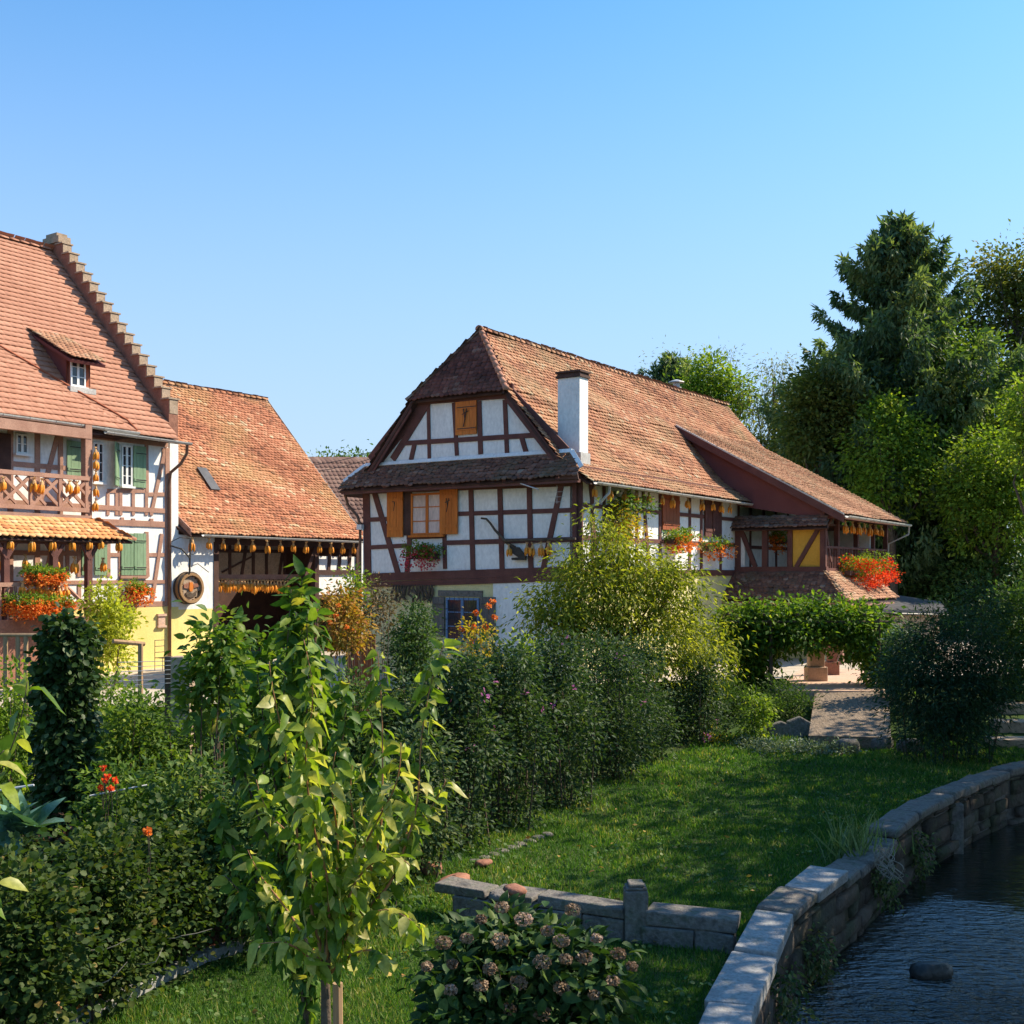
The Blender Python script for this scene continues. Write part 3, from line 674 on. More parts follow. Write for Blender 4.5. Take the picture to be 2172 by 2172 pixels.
# curb of the bed at lower left, mulch behind it
cb = MB(); cpts = [onz(120, 2190, -.86), onz(250, 2130, -.86), onz(340, 2082, -.86), onz(440, 2032, -.86), onz(560, 1995, -.86), onz(760, 1950, -.86)]
curbt = thing('bed_edging', cpts[0], 'pale concrete edging strip between the shrubs and the lawn at the bottom left', 'edging')
for a, b_ in zip(cpts, cpts[1:]):
    d = (b_-a).normalized(); n = Vector((-d.y, d.x, 0)); mb = MB(); a2 = a+d*.01
    mb.box8([p+Vector((0, 0, z_)) for z_ in (-.15, .07) for p in (a2, b_, b_+n*.13, a2+n*.13)]); mb.build('edging_block', M['coping'], curbt, bevel=.015)
mb = MB(); mb.prism([p+Vector((0, 0, .02)) for p in [cpts[0]+Vector((-.05, .12, 0)), cpts[1]+Vector((-.05, .12, 0)), cpts[2]+Vector((-.05, .12, 0)), cpts[3]+Vector((0, .12, 0)), cpts[5]+Vector((0, .12, 0)), cpts[5]+Vector((-1, 3, 0)), cpts[0]+Vector((-4, 2, 0))]], .12)
mu = mb.build('bed_mulch', M['mulch']); tag(mu, 'reddish bark mulch in the bed behind the concrete edging', 'mulch', kind='stuff')
# ================================================================== MAIN HOUSE
hm = Fr(1.95, 33.6)
z4 = lambda x, y: (700+x*.28468, 680+y*.28468)
z5 = lambda x, y: (1150+x*.23292, 780+y*.23292)
z2 = lambda x, y: (x*.23292, 860+y*.23292)
z3 = lambda x, y: (300+x*.2588, 780+y*.2588)
z6 = lambda x, y: (1450+x*.2588, 850+y*.2588)
HL = thing('timbered_house', hm.w(0, 0, 0), 'white half-timbered house with half-hipped tiled roof and white chimney, centre of the photo', 'house')
GW = 8.47; RZ = 11.2; RV = 4.25; RU = .99; UL = 21.0; UC = 11.9
G = Plane(hm.w(0, 0, 0), VDIR, -UDIR)           # gable facade, a = v
S = Plane(hm.w(0, 0, 0), UDIR, -VDIR)           # side facade, a = u
def slopeprof(v):   # main roof height over v from the near eave
    v = v if v <= RV else 2*RV-v
    if v < .5: return 6.02+(v+.6)*(6.78-6.02)/1.1
    return 6.78+(v-.5)*(RZ-6.78)/(RV-.5)
# walls -- ground floor and upper floor
mb = MB(); poly(mb, G, [(0, 0), (GW, 0), (GW, 3.1), (0, 3.1)], -.25, 0); mb.build('ground_floor_wall', M['paleyellow'], HL)
mb = MB(); rect(mb, G, .1, 3.05, 0.0, 3.08, 0.0, .03); mb.build('whitewashed_wall', M['plaster'], HL)
mb = MB(); poly(mb, S, [(0.001, 0), (11.9, 0), (11.9, 3.2), (0.001, 3.2)], -.25, 0); mb.build('side_ground_wall', M['paleyellow'], HL)
mb = MB(); poly(mb, G, [(0.26, 3.1), (GW-.001, 3.1), (GW-.001, 6.1), (0.26, 6.1)], -.25, 0); mb.build('wall', M['plaster'], HL)
mb = MB(); poly(mb, G, [(.05, 6.1), (GW-.05, 6.1), (7.9, 6.95), (6.1, 8.9), (2.4, 8.9), (.65, 6.75)], -.2, 0); mb.build('gable_wall', M['plaster'], HL)
mb = MB(); poly(mb, S, [(0.252, 3.2), (20.4, 3.2), (20.4, 6.2), (.252, 6.2)], -.25, 0); mb.build('side_wall', M['plaster'], HL)
mb = MB(); B_ = Plane(hm.w(0, GW, 0), UDIR, VDIR); poly(mb, B_, [(.26, 0), (20.4, 0), (20.4, 6.3), (.26, 6.3)], -.25, -.02); mb.build('rear_wall', M['plaster'], HL)
mb = MB(); E_ = Plane(hm.w(20.4, 0, 0), VDIR, UDIR); poly(mb, E_, [(0.01, 0), (GW-.01, 0), (GW-.01, 6.2), (4.25, 11), (0.01, 6.2)], -.25, 0); mb.build('far_gable_wall', M['plaster'], HL)

tf = MB()
def gb(x0, y0, x1, y1, wz, d=.03, mbx=None):    # beam from zoom-4 pixels; width in those pixels
    a = G.px(*z4(x0, y0)); b_ = G.px(*z4(x1, y1)); dep = (G.p(*a)+G.p(*b_)).y/2
    beam(mbx or tf, G, a, b_, wz*.28468/F*dep*1.08, -.02, d)
for q in [(272, 1270, 285, 1900, 62), (583, 1255, 592, 1600, 46), (598, 1600, 575, 1890, 40), (855, 1600, 860, 1850, 32), (1052, 1240, 1068, 1860, 40), (1268, 1235, 1285, 1855, 40), (1487, 1225, 1500, 1850, 40), (1845, 1190, 1850, 1900, 80),
          (290, 1484, 440, 1477, 30), (960, 1440, 1820, 1412, 32), (300, 1690, 570, 1676, 30), (855, 1656, 1820, 1630, 34), (575, 1612, 870, 1602, 36),
          (335, 1285, 512, 1890, 44), (1728, 1215, 1592, 1850, 42)]: gb(*q)
gb(250, 1262, 1870, 1195, 62, .045); gb(255, 1915, 1880, 1862, 58, .05); gb(262, 1970, 1880, 1915, 40, .06)
# upper gable
for q in [(735, 610, 742, 1030, 28), (925, 612, 948, 1005, 32), (1113, 600, 1125, 995, 38), (1305, 590, 1322, 1000, 34), (545, 915, 1540, 853, 32), (632, 925, 606, 1040, 34), (1430, 868, 1465, 985, 36)]: gb(*q)
gb(640, 580, 1370, 524, 95, .05)
gb(320, 1060, 690, 585, 130, .04); gb(1750, 985, 1330, 540, 100, .04); gb(470, 1035, 735, 610, 50, .043); gb(1620, 965, 1330, 590, 40, .043)
tf.build('timber_frame', M['timber'], HL)
# verge boards following the flared roof
def vboard(v0, v1, mbx, off=.16, n=10):
    for i in range(n):
        a = v0+(v1-v0)*i/n; b_ = v0+(v1-v0)*(i+1)/n; u = -.28
        za, zb = slopeprof(a)-.07, slopeprof(b_)-.07
        mbx.box8([hm.w(u, a, za-.34), hm.w(u, b_, zb-.34), hm.w(u+.05, b_, zb-.34), hm.w(u+.05, a, za-.34), hm.w(u, a, za), hm.w(u, b_, zb), hm.w(u+.05, b_, zb), hm.w(u+.05, a, za)])
mb = MB(); vboard(.2, 2.35, mb); mb.build('verge_board', M['timber'], HL); mb = MB(); vboard(2*RV-.2, 2*RV-2.35, mb); mb.build('verge_board', M['timber'], HL)
for v0, v1 in ((-.3, 2.35), (2*RV+.3, 2*RV-2.35)):
    mb = MB()
    for i in range(8):
        a = v0+(v1-v0)*i/8; b_ = v0+(v1-v0)*(i+1)/8
        mb.prism([hm.w(-.27, a, slopeprof(a)-.1), hm.w(0.0, a, slopeprof(a)-.1), hm.w(0.0, b_, slopeprof(b_)-.1), hm.w(-.27, b_, slopeprof(b_)-.1)], .03)
    mb.build('verge_soffit', M['boards'], HL)
# side frame
sf = MB(); up = MB()
def sb(x0, y0, x1, y1, wz, d=.03):
    a = S.px(*z5(x0, y0)); b_ = S.px(*z5(x1, y1)); dep = (S.p(*a)+S.p(*b_)).y/2
    beam(sf, S, a, b_, wz*.23292/F*dep*1.3, -.02, d)
a0 = S.px(*z5(420, 1300))[0]
beam(sf, S, (.02, 3.3), (.02, 6.3), .30, -.1, .035)
for z_, w_ in ((3.28, .22), (6.35, .3)): beam(sf, S, (.15, z_), (20.2, z_), w_, -.02, .04)
for z_ in (4.35, 5.33): beam(sf, S, (.15, z_), (11.8, z_), .13, -.02, .025)
for x in (455, 560, 760, 860, 1070, 1340, 1445, 1620): 
    a = S.px(*z5(x, 1400))[0]; beam(sf, S, (a, 3.35), (a, 6.25), .16 if x not in (860,) else .13, -.02, .028)
a = S.px(*z5(940, 1200))[0]; beam(sf, S, (a-.25, 6.2), (a+.25, 3.4), .14)
a = S.px(*z5(440, 1200))[0]; beam(sf, S, (a-.1, 6.2), (a+.45, 3.4), .14)
for a in (12.2, 13.4, 14.8, 16.2, 17.6, 19.0, 20.2): beam(sf, S, (a, 3.35), (a, 6.25), .16, -.02, .028)
for z_ in (4.3, 5.3): beam(sf, S, (12, z_), (20.2, z_), .13, -.02, .025)
sf.build('side_timber_frame', M['timber'], HL)
# windows and shutters of the gable
def prect(pl, zf, x0, y0, x1, y1):
    a0, z0 = pl.px(*zf(x0, y1)); a1, z1 = pl.px(*zf(x1, y0)); aa, zz0 = pl.px(*zf(x1, y1)); ab, zz1 = pl.px(*zf(x0, y0))
    return min(a0, a1), max(a0, a1), (z0+zz0)/2, (z1+zz1)/2
a0, a1, z0, z1 = prect(G, z4, 612, 1285, 850, 1598)
window(HL, G, a0, a1, z0, z1, 2, 3, M['pine'], .012, .07, curtain=True)
for x0, x1, y0, y1 in ((437, 556, 1275, 1613), (828, 962, 1252, 1592)):
    a0, a1, z0, z1 = prect(G, z4, x0, y0, x1, y1); shutter(HL, G, a0, a1, z0, z1, M['pine'], .06, .1, strap=False)
mb = MB(); a0, a1, z0, z1 = prect(G, z4, 556, 1258, 612, 1600); rect(mb, G, a0, a1, z0, z1, .0, .05); mb.build('window_jamb', M['timber_dark'], HL)
a0, a1, z0, z1 = prect(G, z4, 943, 602, 1100, 850); shutter(HL, G, a0, a1, z0, z1, M['pine'], .03, .075, label='closed orange wooden hatch in the upper gable')
# scratched carving on shutters: crossed tools
def glyph(x, y, s_, nm='carved_mark'):
    mb = MB(); c = G.px(*z4(x, y))
    for (ax, az, bx, bz) in ((-.05, -.22, .05, .22), (-.05, .22, -.0, -.05), (-.1, .08, .1, .16)): beam(mb, G, (c[0]-ax*s_, c[1]+az*s_), (c[0]-bx*s_, c[1]+bz*s_), .022, .095, .101)
    return mb.build(nm, M['iron'], HL)
glyph(495, 1370, 1); glyph(890, 1375, 1); glyph(1020, 725, 1.3)
# ground floor window, blue frame, grey shutters, stone lintel
Pz = lambda x, y: (700+x*.28468, 1150+y*.28468)
a0, a1, z0, z1 = prect(G, Pz, 875, 415, 1120, 735)
window(HL, G, a0, a1, z0, z1, 2, 3, M['blue_paint'], .035, .07)
mb = MB(); b0, b1, c0, c1 = prect(G, Pz, 812, 360, 1140, 405); rect(mb, G, b0, b1, c0, c1, 0, .06); mb.build('stone_lintel', M['greystone'], HL)
for x0, x1 in ((772, 862), (1125, 1240)):
    b0, b1, c0, c1 = prect(G, Pz, x0, 408, x1, 700); shutter(HL, G, b0, b1, c0, c1, M['grey_wood'], .04, .08)
# window bars
mb = MB()
for i in range(1, 7): mb.tube([G.p(a0+(a1-a0)*i/7, z0, .13), G.p(a0+(a1-a0)*i/7, z1+.02, .13)], .008, 5)
for i in range(1, 4): mb.tube([G.p(a0, z0+(z1-z0)*i/4, .13), G.p(a1, z0+(z1-z0)*i/4, .13)], .008, 5)
mb.build('window_bars', M['iron'], HL)

# roofs
def mp(u, v): return hm.w(u, v, slopeprof(v))
def deck(us, vs, name='roof_deck', mat=None, fn=mp, parent=None, th=.07):
    mb = MB()
    for v0, v1 in zip(vs, vs[1:]):
        q = [fn(us[0], v0), fn(us[1], v0), fn(us[1], v1), fn(us[0], v1)]
        n = (q[1]-q[0]).cross(q[3]-q[0]).normalized(); n = n if n.z > 0 else -n
        mb.prism([p-n*.1 for p in q], 0, down=-n*th)
    return mb.build(name, mat or M['timber_dark'], parent or HL)
vh = 2.3; zh = slopeprof(vh)
# near slope: bottom flare, middle, upper with hip cut
roof = MB()
deck((-.3, UC), (-.6, .5)); deck((-.3, UC), (.5, vh)); deck((UC, UL), (1.9, vh))
def hipu(v): return -.38+(RU+.38)*(v-vh)/(RV-vh)
q = [hm.w(-.38, vh, zh), hm.w(UL, vh, zh), hm.w(UL, RV, RZ), hm.w(RU, RV, RZ)]
slab(HL, q, M['timber_dark'])
q2 = [hm.w(UL, 2*RV-vh, zh), hm.w(-.38, 2*RV-vh, zh), hm.w(RU, RV, RZ), hm.w(UL, RV, RZ)]; slab(HL, q2, M['timber_dark'])
q3 = [hm.w(-.38, 2*RV-vh, zh), hm.w(-.38, vh, zh), hm.w(RU, RV, RZ+.01), hm.w(RU, RV+.001, RZ+.01)]; slab(HL, q3, M['timber_dark'])
rt = bpy.data.objects.new('roof', None); COL.objects.link(rt); rt.parent = HL; rt['label'] = 'old clay tiled roof, patchy orange and brown'
TM = M['tile_main']
tiles('lower_tile_field', (mp(-.3, -.62), mp(UC, -.62), mp(UC, .5), mp(-.3, .5)), TM, rt, .19, .165, jit=.012)
tiles('middle_tile_field', (mp(-.3, .5), mp(UC, .5), mp(UC, vh), mp(-.3, vh)), TM, rt, .19, .165, sag=.05)
tiles('upper_tile_field', q, TM, rt, .19, .165, sag=.05)
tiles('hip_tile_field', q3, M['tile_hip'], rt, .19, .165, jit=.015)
tiles('rear_tile_field', q2, M['tile_dark'], rt, .25, .3)
bq = [mp(UL, 2*RV+.6), mp(-.3, 2*RV+.6), mp(-.3, 2*RV-.5), mp(UL, 2*RV-.5)]; slab(HL, bq, M['timber_dark']); tiles('rear_flare_tile_field', bq, M['tile_dark'], rt, .19, .165)
bq = [mp(UL, 2*RV-.5), mp(-.3, 2*RV-.5), mp(-.3, 2*RV-vh), mp(UL, 2*RV-vh)]; slab(HL, bq, M['timber_dark']); tiles('rear_middle_tile_field', bq, M['tile_dark'], rt, .19, .165)
ridge_tiles(rt, hm.w(RU-.1, RV, RZ+.05), hm.w(UL+.05, RV, RZ+.05), TM, .12, .33, sag=.08)
ridge_tiles(rt, hm.w(-.40, vh-.02, zh+.03), hm.w(RU, RV, RZ+.04), M['tile_new'], .10, .30, 'hip_tile_row')
ridge_tiles(rt, hm.w(-.40, 2*RV-vh+.02, zh+.03), hm.w(RU, RV, RZ+.04), M['tile_dark'], .09, .30, 'hip_tile_row')
# verge tiles edge near end: thin dark edge
# pent roof strip across the gable
pq = [hm.w(-.78, GW+.45, 6.1), hm.w(-.78, -.45, 6.1), hm.w(-.02, .15, 6.9), hm.w(-.02, GW-.15, 6.9)]
slab(HL, pq, M['timber_dark']); po = tiles('pent_tile_field', pq, M['tile_dark'], rt, .19, .14, jit=.022, ragged=.05, lift=.045)
mb = MB()
A_, B2, C_, D_ = pq
mb.bar(D_+ZD*.03-UDIR*.05, C_+ZD*.03-UDIR*.05, .13, .03, (-UX, -UY, .6)); 
mb.bar(C_+ZD*.03-UDIR*.05, hm.w(-.5, -.45, 6.38), .14, .03, (-UX, -UY, .6)); mb.bar(D_+ZD*.03-UDIR*.05, hm.w(-.5, GW+.42, 6.38), .14, .03, (-UX, -UY, .6))
mb.build('mortar_flashing', M['plaster'], HL)
mb = MB(); 
for v0 in [i*.95+.3 for i in range(9)]: mb.bar(hm.w(0, v0, 5.98), hm.w(-.68, v0, 5.98), .12, .14, ZD)
mb.build('rafter_ends', M['timber'], HL)
mb = MB(); mb.bar(hm.w(-.66, -.4, 5.98), hm.w(-.66, GW+.4, 5.98), .1, .16, UDIR); mb.build('eave_beam', M['timber'], HL)
# soffit of the long eave
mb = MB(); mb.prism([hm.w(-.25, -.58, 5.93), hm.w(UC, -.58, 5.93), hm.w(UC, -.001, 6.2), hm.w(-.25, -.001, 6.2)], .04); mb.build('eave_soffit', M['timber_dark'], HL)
gutter(HL, hm.w(-.1, -.60, 5.97), hm.w(UC-.05, -.60, 5.92), -VDIR, .085)
mb = MB(); mb.tube([hm.w(.75, -.68, 5.9), hm.w(.75, -.66, 5.7), hm.w(.6, -.5, 5.45), hm.w(.2, -.1, 5.15), hm.w(.1, -.07, 4.9), hm.w(.1, -.07, .2)], .045, 8); mb.build('downpipe', M['zinc'], HL, smooth=True)
mb = MB(); mb.tube([hm.w(-.3, GW+.55, 5.95), hm.w(-.2, GW+.5, 5.6), hm.w(-.1, GW+.15, 5.2), hm.w(-.08, GW+.06, 4.9), hm.w(-.08, GW+.06, .2)], .05, 8); mb.build('downpipe', M['pipe'], HL, smooth=True)
mb = MB(); rect(mb, G, GW-.1, GW+.12, 4.75, 4.92, .06, .2); mb.build('wall_lamp', M['white_paint'], HL)
# chimney
ch = MB(); cu, cv = 1.45, .05
def ubox(mb, fr, u0, u1, v0, v1, z0, z1):
    mb.box8([fr.w(u0, v0, z0), fr.w(u1, v0, z0), fr.w(u1, v1, z0), fr.w(u0, v1, z0), fr.w(u0, v0, z1), fr.w(u1, v0, z1), fr.w(u1, v1, z1), fr.w(u0, v1, z1)])
# placed from its corner seen at P(1222,965)
CU0, CV0, CW, CD = .55, .25, .78, .52
ubox(ch, hm, CU0, CU0+CD, CV0, CV0+CW, 6.4, 9.25); cho = ch.build('chimney', M['plaster'], HL, bevel=.01)
cc = MB(); ubox(cc, hm, CU0-.05, CU0+CD+.05, CV0-.05, CV0+CW+.05, 9.25, 9.33); ubox(cc, hm, CU0-.01, CU0+CD+.01, CV0-.01, CV0+CW+.01, 9.33, 9.40); ubox(cc, hm, CU0-.06, CU0+CD+.06, CV0-.06, CV0+CW+.06, 9.40, 9.46); cc.build('chimney_cap', M['timber_dark'], cho)
fl = MB(); ubox(fl, hm, CU0-.03, CU0+CD+.03, CV0-.06, CV0+CW+.03, 6.5, 6.95); fl.build('flashing', M['zinc'], cho)
# metal flue on the ridge
fl = MB(); c = hm.w(16.6, RV+.5, 10.4); fl.lathe(c, [(.19, 0), (.19, 1.0), (.22, 1.02), (.22, 1.12), (.15, 1.14), (.15, 1.3), (.36, 1.32), (.34, 1.36), (.05, 1.46)], 14); fl.build('metal_flue', M['zinc'], HL, smooth=False)
# antenna rod
mb = MB(); mb.tube([G.p(1.75, 6.02, .6), G.p(.8, 5.75, .9)], .02, 6); mb.tube([G.p(.5, 5.35, .35), G.p(.5, 5.9, .35)], .008, 5)
for z_ in (5.4, 5.55, 5.7): mb.tube([G.p(.25, z_, .35), G.p(.75, z_, .35)], .006, 4)
mb.build('aerial', M['antenna'], HL)
# side shutters, closed red
for x0, x1, y0, y1, m_ in ((1080, 1235, 1150, 1478, 'rust_boards'), (1468, 1530, 1205, 1540, 'timber'), (1538, 1605, 1205, 1540, 'timber')):
    a0, a1, z0, z1 = prect(S, z5, x0, y0, x1, y1); shutter(HL, S, a0, a1, max(z0, 4.25), min(z1, 5.95), M[m_], .04, .085, strap=False)

# ---------------------------------------------------- lean-to wing
CK = Plane(hm.w(UC, 0, 0), VDIR, -UDIR)
LV0, LZ0, LV1, LZ1 = -4.31, 5.42, 2.38, 9.12; UE = 20.2
def lz(v): return LZ0+(v-LV0)*(LZ1-LZ0)/(LV1-LV0)
lq = [hm.w(UC-.25, LV0, LZ0), hm.w(UE, LV0, LZ0), hm.w(UE, LV1, LZ1), hm.w(UC-.25, LV1, LZ1)]
slab(HL, lq, M['timber_dark'], .1)
tiles('lean_to_tile_field', lq, M['tile_brown'], rt, .19, .15, sag=.03)
mb = MB(); poly(mb, CK, [(2.3, lz(2.3)-.1), (-.1, slopeprof(-.1)-.5), (-3.5, 5.25), (-3.95, 5.35), (-4.0, lz(-4.0)-.12)], -.12, 0); mb.build('cheek_boarding', M['boards'], HL)
mb = MB(); mb.bar(hm.w(UC-.24, LV0, LZ0-.14), hm.w(UC-.24, LV1, LZ1-.14), .05, .24, (0, 0, 1)); 
mb2 = MB(); mb2.box8([hm.w(UC-.28, LV0, LZ0-.32), hm.w(UC-.23, LV0, LZ0-.32), hm.w(UC-.23, LV1, LZ1-.32), hm.w(UC-.28, LV1, LZ1-.32), hm.w(UC-.28, LV0, LZ0-.02), hm.w(UC-.23, LV0, LZ0-.02), hm.w(UC-.23, LV1, LZ1-.02), hm.w(UC-.28, LV1, LZ1-.02)]); mb2.build('verge_board', M['timber'], HL)
mb = MB(); mb.box8([hm.w(UC-.30, LV0, LZ0-.03), hm.w(UC-.22, LV0, LZ0-.03), hm.w(UC-.22, LV1, LZ1-.03), hm.w(UC-.30, LV1, LZ1-.03), hm.w(UC-.30, LV0, LZ0+.03), hm.w(UC-.22, LV0, LZ0+.03), hm.w(UC-.22, LV1, LZ1+.03), hm.w(UC-.30, LV1, LZ1+.03)]); mb.build('verge_strip', M['zinc'], HL)
gutter(HL, hm.w(UC-.25, LV0-.02, LZ0-.06), hm.w(UE, LV0-.02, LZ0-.1), -VDIR, .09)
mb = MB(); mb.prism([hm.w(UC, -3.5, 5.5), hm.w(UE, -3.5, 5.5), hm.w(UE, LV0+.05, LZ0-.14), hm.w(UC, LV0+.05, LZ0-.14)], .04); mb.build('eave_soffit', M['timber'], HL)
mb = MB(); mb.tube([hm.w(UE-.1, LV0-.1, LZ0-.15), hm.w(UE-.1, LV0-.08, LZ0-.5), hm.w(UE-.3, -3.6, LZ0-.9), hm.w(UE-.3, -3.5, .0)], .04, 7); mb.build('downpipe', M['zinc'], HL, smooth=True)
# tiled strip under the cheek
kq = [hm.w(UC-.45, .15, 4.98), hm.w(UC-.45, -3.75, 4.98), hm.w(UC-.02, -3.6, 5.42), hm.w(UC-.02, .1, 5.42)]
slab(HL, kq, M['timber_dark'], .05); tiles('cheek_pent_tile_field', kq, M['tile_dark'], rt, .19, .13, jit=.02, lift=.045)
# loggia frame
lf = MB()
for v_, w_ in ((-.12, .22), (-1.2, .2), (-2.2, .18), (-3.46, .2)): beam(lf, CK, (v_, 3.3), (v_, 5.0), w_, -.14, .04)
a0, z0 = CK.px(*z6(925, 1350)); a1, z1 = CK.px(*z6(1110, 985)); beam(lf, CK, (a0, 3.5), (a1, 4.95), .15, -.04, .05)
a0, z0 = CK.px(*z6(590, 1340)); a1, z1 = CK.px(*z6(470, 1000)); beam(lf, CK, (a0, 3.5), (a1, 4.95), .17, -.04, .05)
beam(lf, CK, (.1, 4.98), (-3.6, 4.98), .2, -.14, .05); beam(lf, CK, (.1, 3.4), (-3.6, 3.4), .22, -.14, .055)
LS = Plane(hm.w(UC, -3.5, 0), UDIR, -VDIR)
for a_ in (.0, 1.6, 4.0, 6.2, 8.1): beam(lf, LS, (a_, 3.3), (a_, 5.45), .17, -.14, .03)
beam(lf, LS, (-.1, 5.42), (8.3, 5.42), .2, -.14, .03); beam(lf, LS, (-.1, 3.35), (8.3, 3.35), .22, -.14, .03)
beam(lf, LS, (.05, 5.0), (.7, 3.7), .12); beam(lf, LS, (.08, 4.9), (.9, 5.4), .1)
lf.build('loggia_timber_frame', M['timber'], HL)
mb = MB(); poly(mb, CK, [(-2.2, 3.45), (-3.46, 3.45), (-3.46, 4.95), (-2.2, 4.95)], -.08, -.02); mb.build('ochre_panel', M['ochre'], HL)
mb = MB(); poly(mb, CK, [(-.1, 3.4), (-.38, 3.4), (-.38, 4.95), (-.1, 4.95)], -.08, -.02); mb.build('infill_panel', M['plaster'], HL)
mb = MB(); ubox(mb, hm, UC, UE, -3.5, -.26, 3.1, 3.3); mb.build('loggia_floor', M['timber_dark'], HL)
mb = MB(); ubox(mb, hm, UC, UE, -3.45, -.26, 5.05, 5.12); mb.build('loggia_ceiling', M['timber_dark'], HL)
mb = MB(); ubox(mb, hm, UC+6, UC+6.15, -3.4, -.26, 3.3, 5.05); mb.build('loggia_partition', M['plaster'], HL)
mb = MB()   # railing of the loggia's river side
for i in range(40):
    a_ = .2+i*.2; rect(mb, LS, a_, a_+.05, 3.45, 4.2, .0, .03)
rect(mb, LS, 0, 8.2, 4.2, 4.28, -.03, .06); mb.build('railing', M['timber'], HL)
# ground floor under the loggia
mb = MB(); poly(mb, CK, [(-.2, -.4), (-3.3, -.4), (-3.3, 3.1), (-.2, 3.1)], -.9, -.7); mb.build('porch_wall', M['paleyellow'], HL)
mb = MB(); ubox(mb, hm, UC+.9, UE, -3.3, -3.1, -.4, 3.1); mb.build('porch_side_wall', M['redstone'], HL)
# hood roof wrapping the corner
hq1 = [hm.w(UC-1.3, .9, 2.30), hm.w(UC-1.3, -4.75, 2.30), hm.w(UC-.06, -3.56, 3.32), hm.w(UC-.06, .6, 3.32)]
hq2 = [hm.w(UC-1.3, -4.75, 2.30), hm.w(UE-3, -4.75, 2.30), hm.w(UE-3, -3.56, 3.32), hm.w(UC-.06, -3.56, 3.32)]
slab(HL, hq1, M['timber_dark'], .06); slab(HL, hq2, M['timber_dark'], .06)
tiles('hood_tile_field', hq1, M['tile_dark'], rt, .19, .15, jit=.02, lift=.04); tiles('hood_side_tile_field', hq2, M['tile_brown'], rt, .19, .15, jit=.015, lift=.035)
ridge_tiles(rt, hq2[0]+ZD*.03, hq2[3]+ZD*.03, M['tile_brown'], .08, .28, 'hip_tile_row')
mb = MB()
for (u, v) in ((UC-1.1, -4.5), (UC-1.1, -1.6), (UC-1.1, .6), (UC+3, -4.5), (UC+5, -4.5)): mb.bar(hm.w(u, v, -.4), hm.w(u, v, 2.32), .16, .16, -UDIR)
mb.bar(hm.w(UC-1.14, .8, 2.2), hm.w(UC-1.14, -4.6, 2.2), .16, .14, -ZD); mb.bar(hm.w(UC-1.1, -4.58, 2.2), hm.w(UE-3.2, -4.58, 2.2), .16, .14, -ZD)
mb.build('hood_posts', M['timber_light'], HL)

# ================================================================== BARN (same direction, behind left)
hb = Fr(-11.9, 39.0)
HB = thing('barn', hb.w(4, 0, 0), 'old barn with a huge patchy orange tiled roof behind the left house', 'barn')
BS = Plane(hb.w(0, 0, 0), UDIR, -VDIR)
BE, BR, BRZ, BUL = 4.68, 5.6, 11.0, 9.95
def bz(v): 
    if v < .6: return BE+(v+.45)*.85
    return BE+1.05*.85+(v-.6)*(BRZ-BE-1.05*.85)/(BR-.6)
fb = lambda u, v: hb.w(u, v, bz(v))
for v0, v1 in ((-.45, .6), (.6, BR)):
    q = [fb(.62 if v0 < 0 else -.3, v0), fb(BUL, v0), fb(BUL, v1), fb(-.3, v1)]; slab(HB, q, M['timber_dark'])
rb = bpy.data.objects.new('roof', None); COL.objects.link(rb); rb.parent = HB
tiles('lower_tile_field', [fb(.62, -.47), fb(BUL, -.47), fb(BUL, .6), fb(.3, .6)], M['tile_barn'], rb, .18, .15, jit=.014)
tiles('upper_tile_field', [fb(.3, .6), fb(BUL, .6), fb(BUL, BR), fb(-.3, BR)], M['tile_barn'], rb, .18, .15, sag=.06, jit=.014)
ridge_tiles(rb, hb.w(-.3, BR, BRZ+.04), hb.w(BUL, BR, BRZ+.04), M['tile_barn'], .12, .34, sag=.05)
bq = [hb.w(BUL, 2*BR+.4, BE), hb.w(-.3, 2*BR+.4, BE), hb.w(-.3, BR, BRZ), hb.w(BUL, BR, BRZ)]; slab(HB, bq, M['timber_dark']); tiles('rear_tile_field', bq, M['tile_far'], rb, .3, .3)
mb = MB(); 
for v0, v1 in ((-.45, .6), (.6, BR)): mb.bar(fb(BUL+.01, v0), fb(BUL+.01, v1), .09, .03, UDIR)
mb.build('verge_strip', M['coping'], HB)
gutter(HB, hb.w(1.05, -.48, BE-.05), hb.w(BUL, -.48, BE-.1), -VDIR, .08)
# skylight sheet
mb = MB(); s0 = hb.w(3.1, 2.35, 0)
q = [fb(3.05, 1.35), fb(3.5, 1.35), fb(3.5, 2.15), fb(3.05, 2.15)]; n = (q[1]-q[0]).cross(q[3]-q[0]).normalized(); mb.prism([p+n*.06 for p in q], 0, down=-n*.03); mb.build('skylight', M['slate'], rb)
# walls
mb = MB(); ubox(mb, hb, 0.42, 2.06, .0, .35, 0, 2.0); mb.build('yellow_pier', M['yellow'], HB)
mb = MB(); ubox(mb, hb, 0.42, 2.06, .0, .35, 2.0, 4.62); mb.build('white_pier', M['plaster'], HB)
mb = MB(); ubox(mb, hb, .42, 9.9, 4.6, 4.8, 0, 7); ubox(mb, hb, 9.7, 9.9, .1, 4.6, 0, 5.2); ubox(mb, hb, .42, .6, .36, 4.6, 0, 5); ubox(mb, hb, .3, .5, 0.4, 11, 0, 5)
mb.build('inner_wall', M['boards'] if False else M['timber_dark'], HB)
mb = MB()   # half timbering inside, above the beam
IB = Plane(hb.w(0, 1.6, 0), UDIR, -VDIR)
poly(mb, IB, [(2.06, 3.2), (7.2, 3.2), (7.2, 4.9), (2.06, 4.9)], -.1, 0); mb.build('inner_infill', M['sandstone'], HB)
mb = MB()
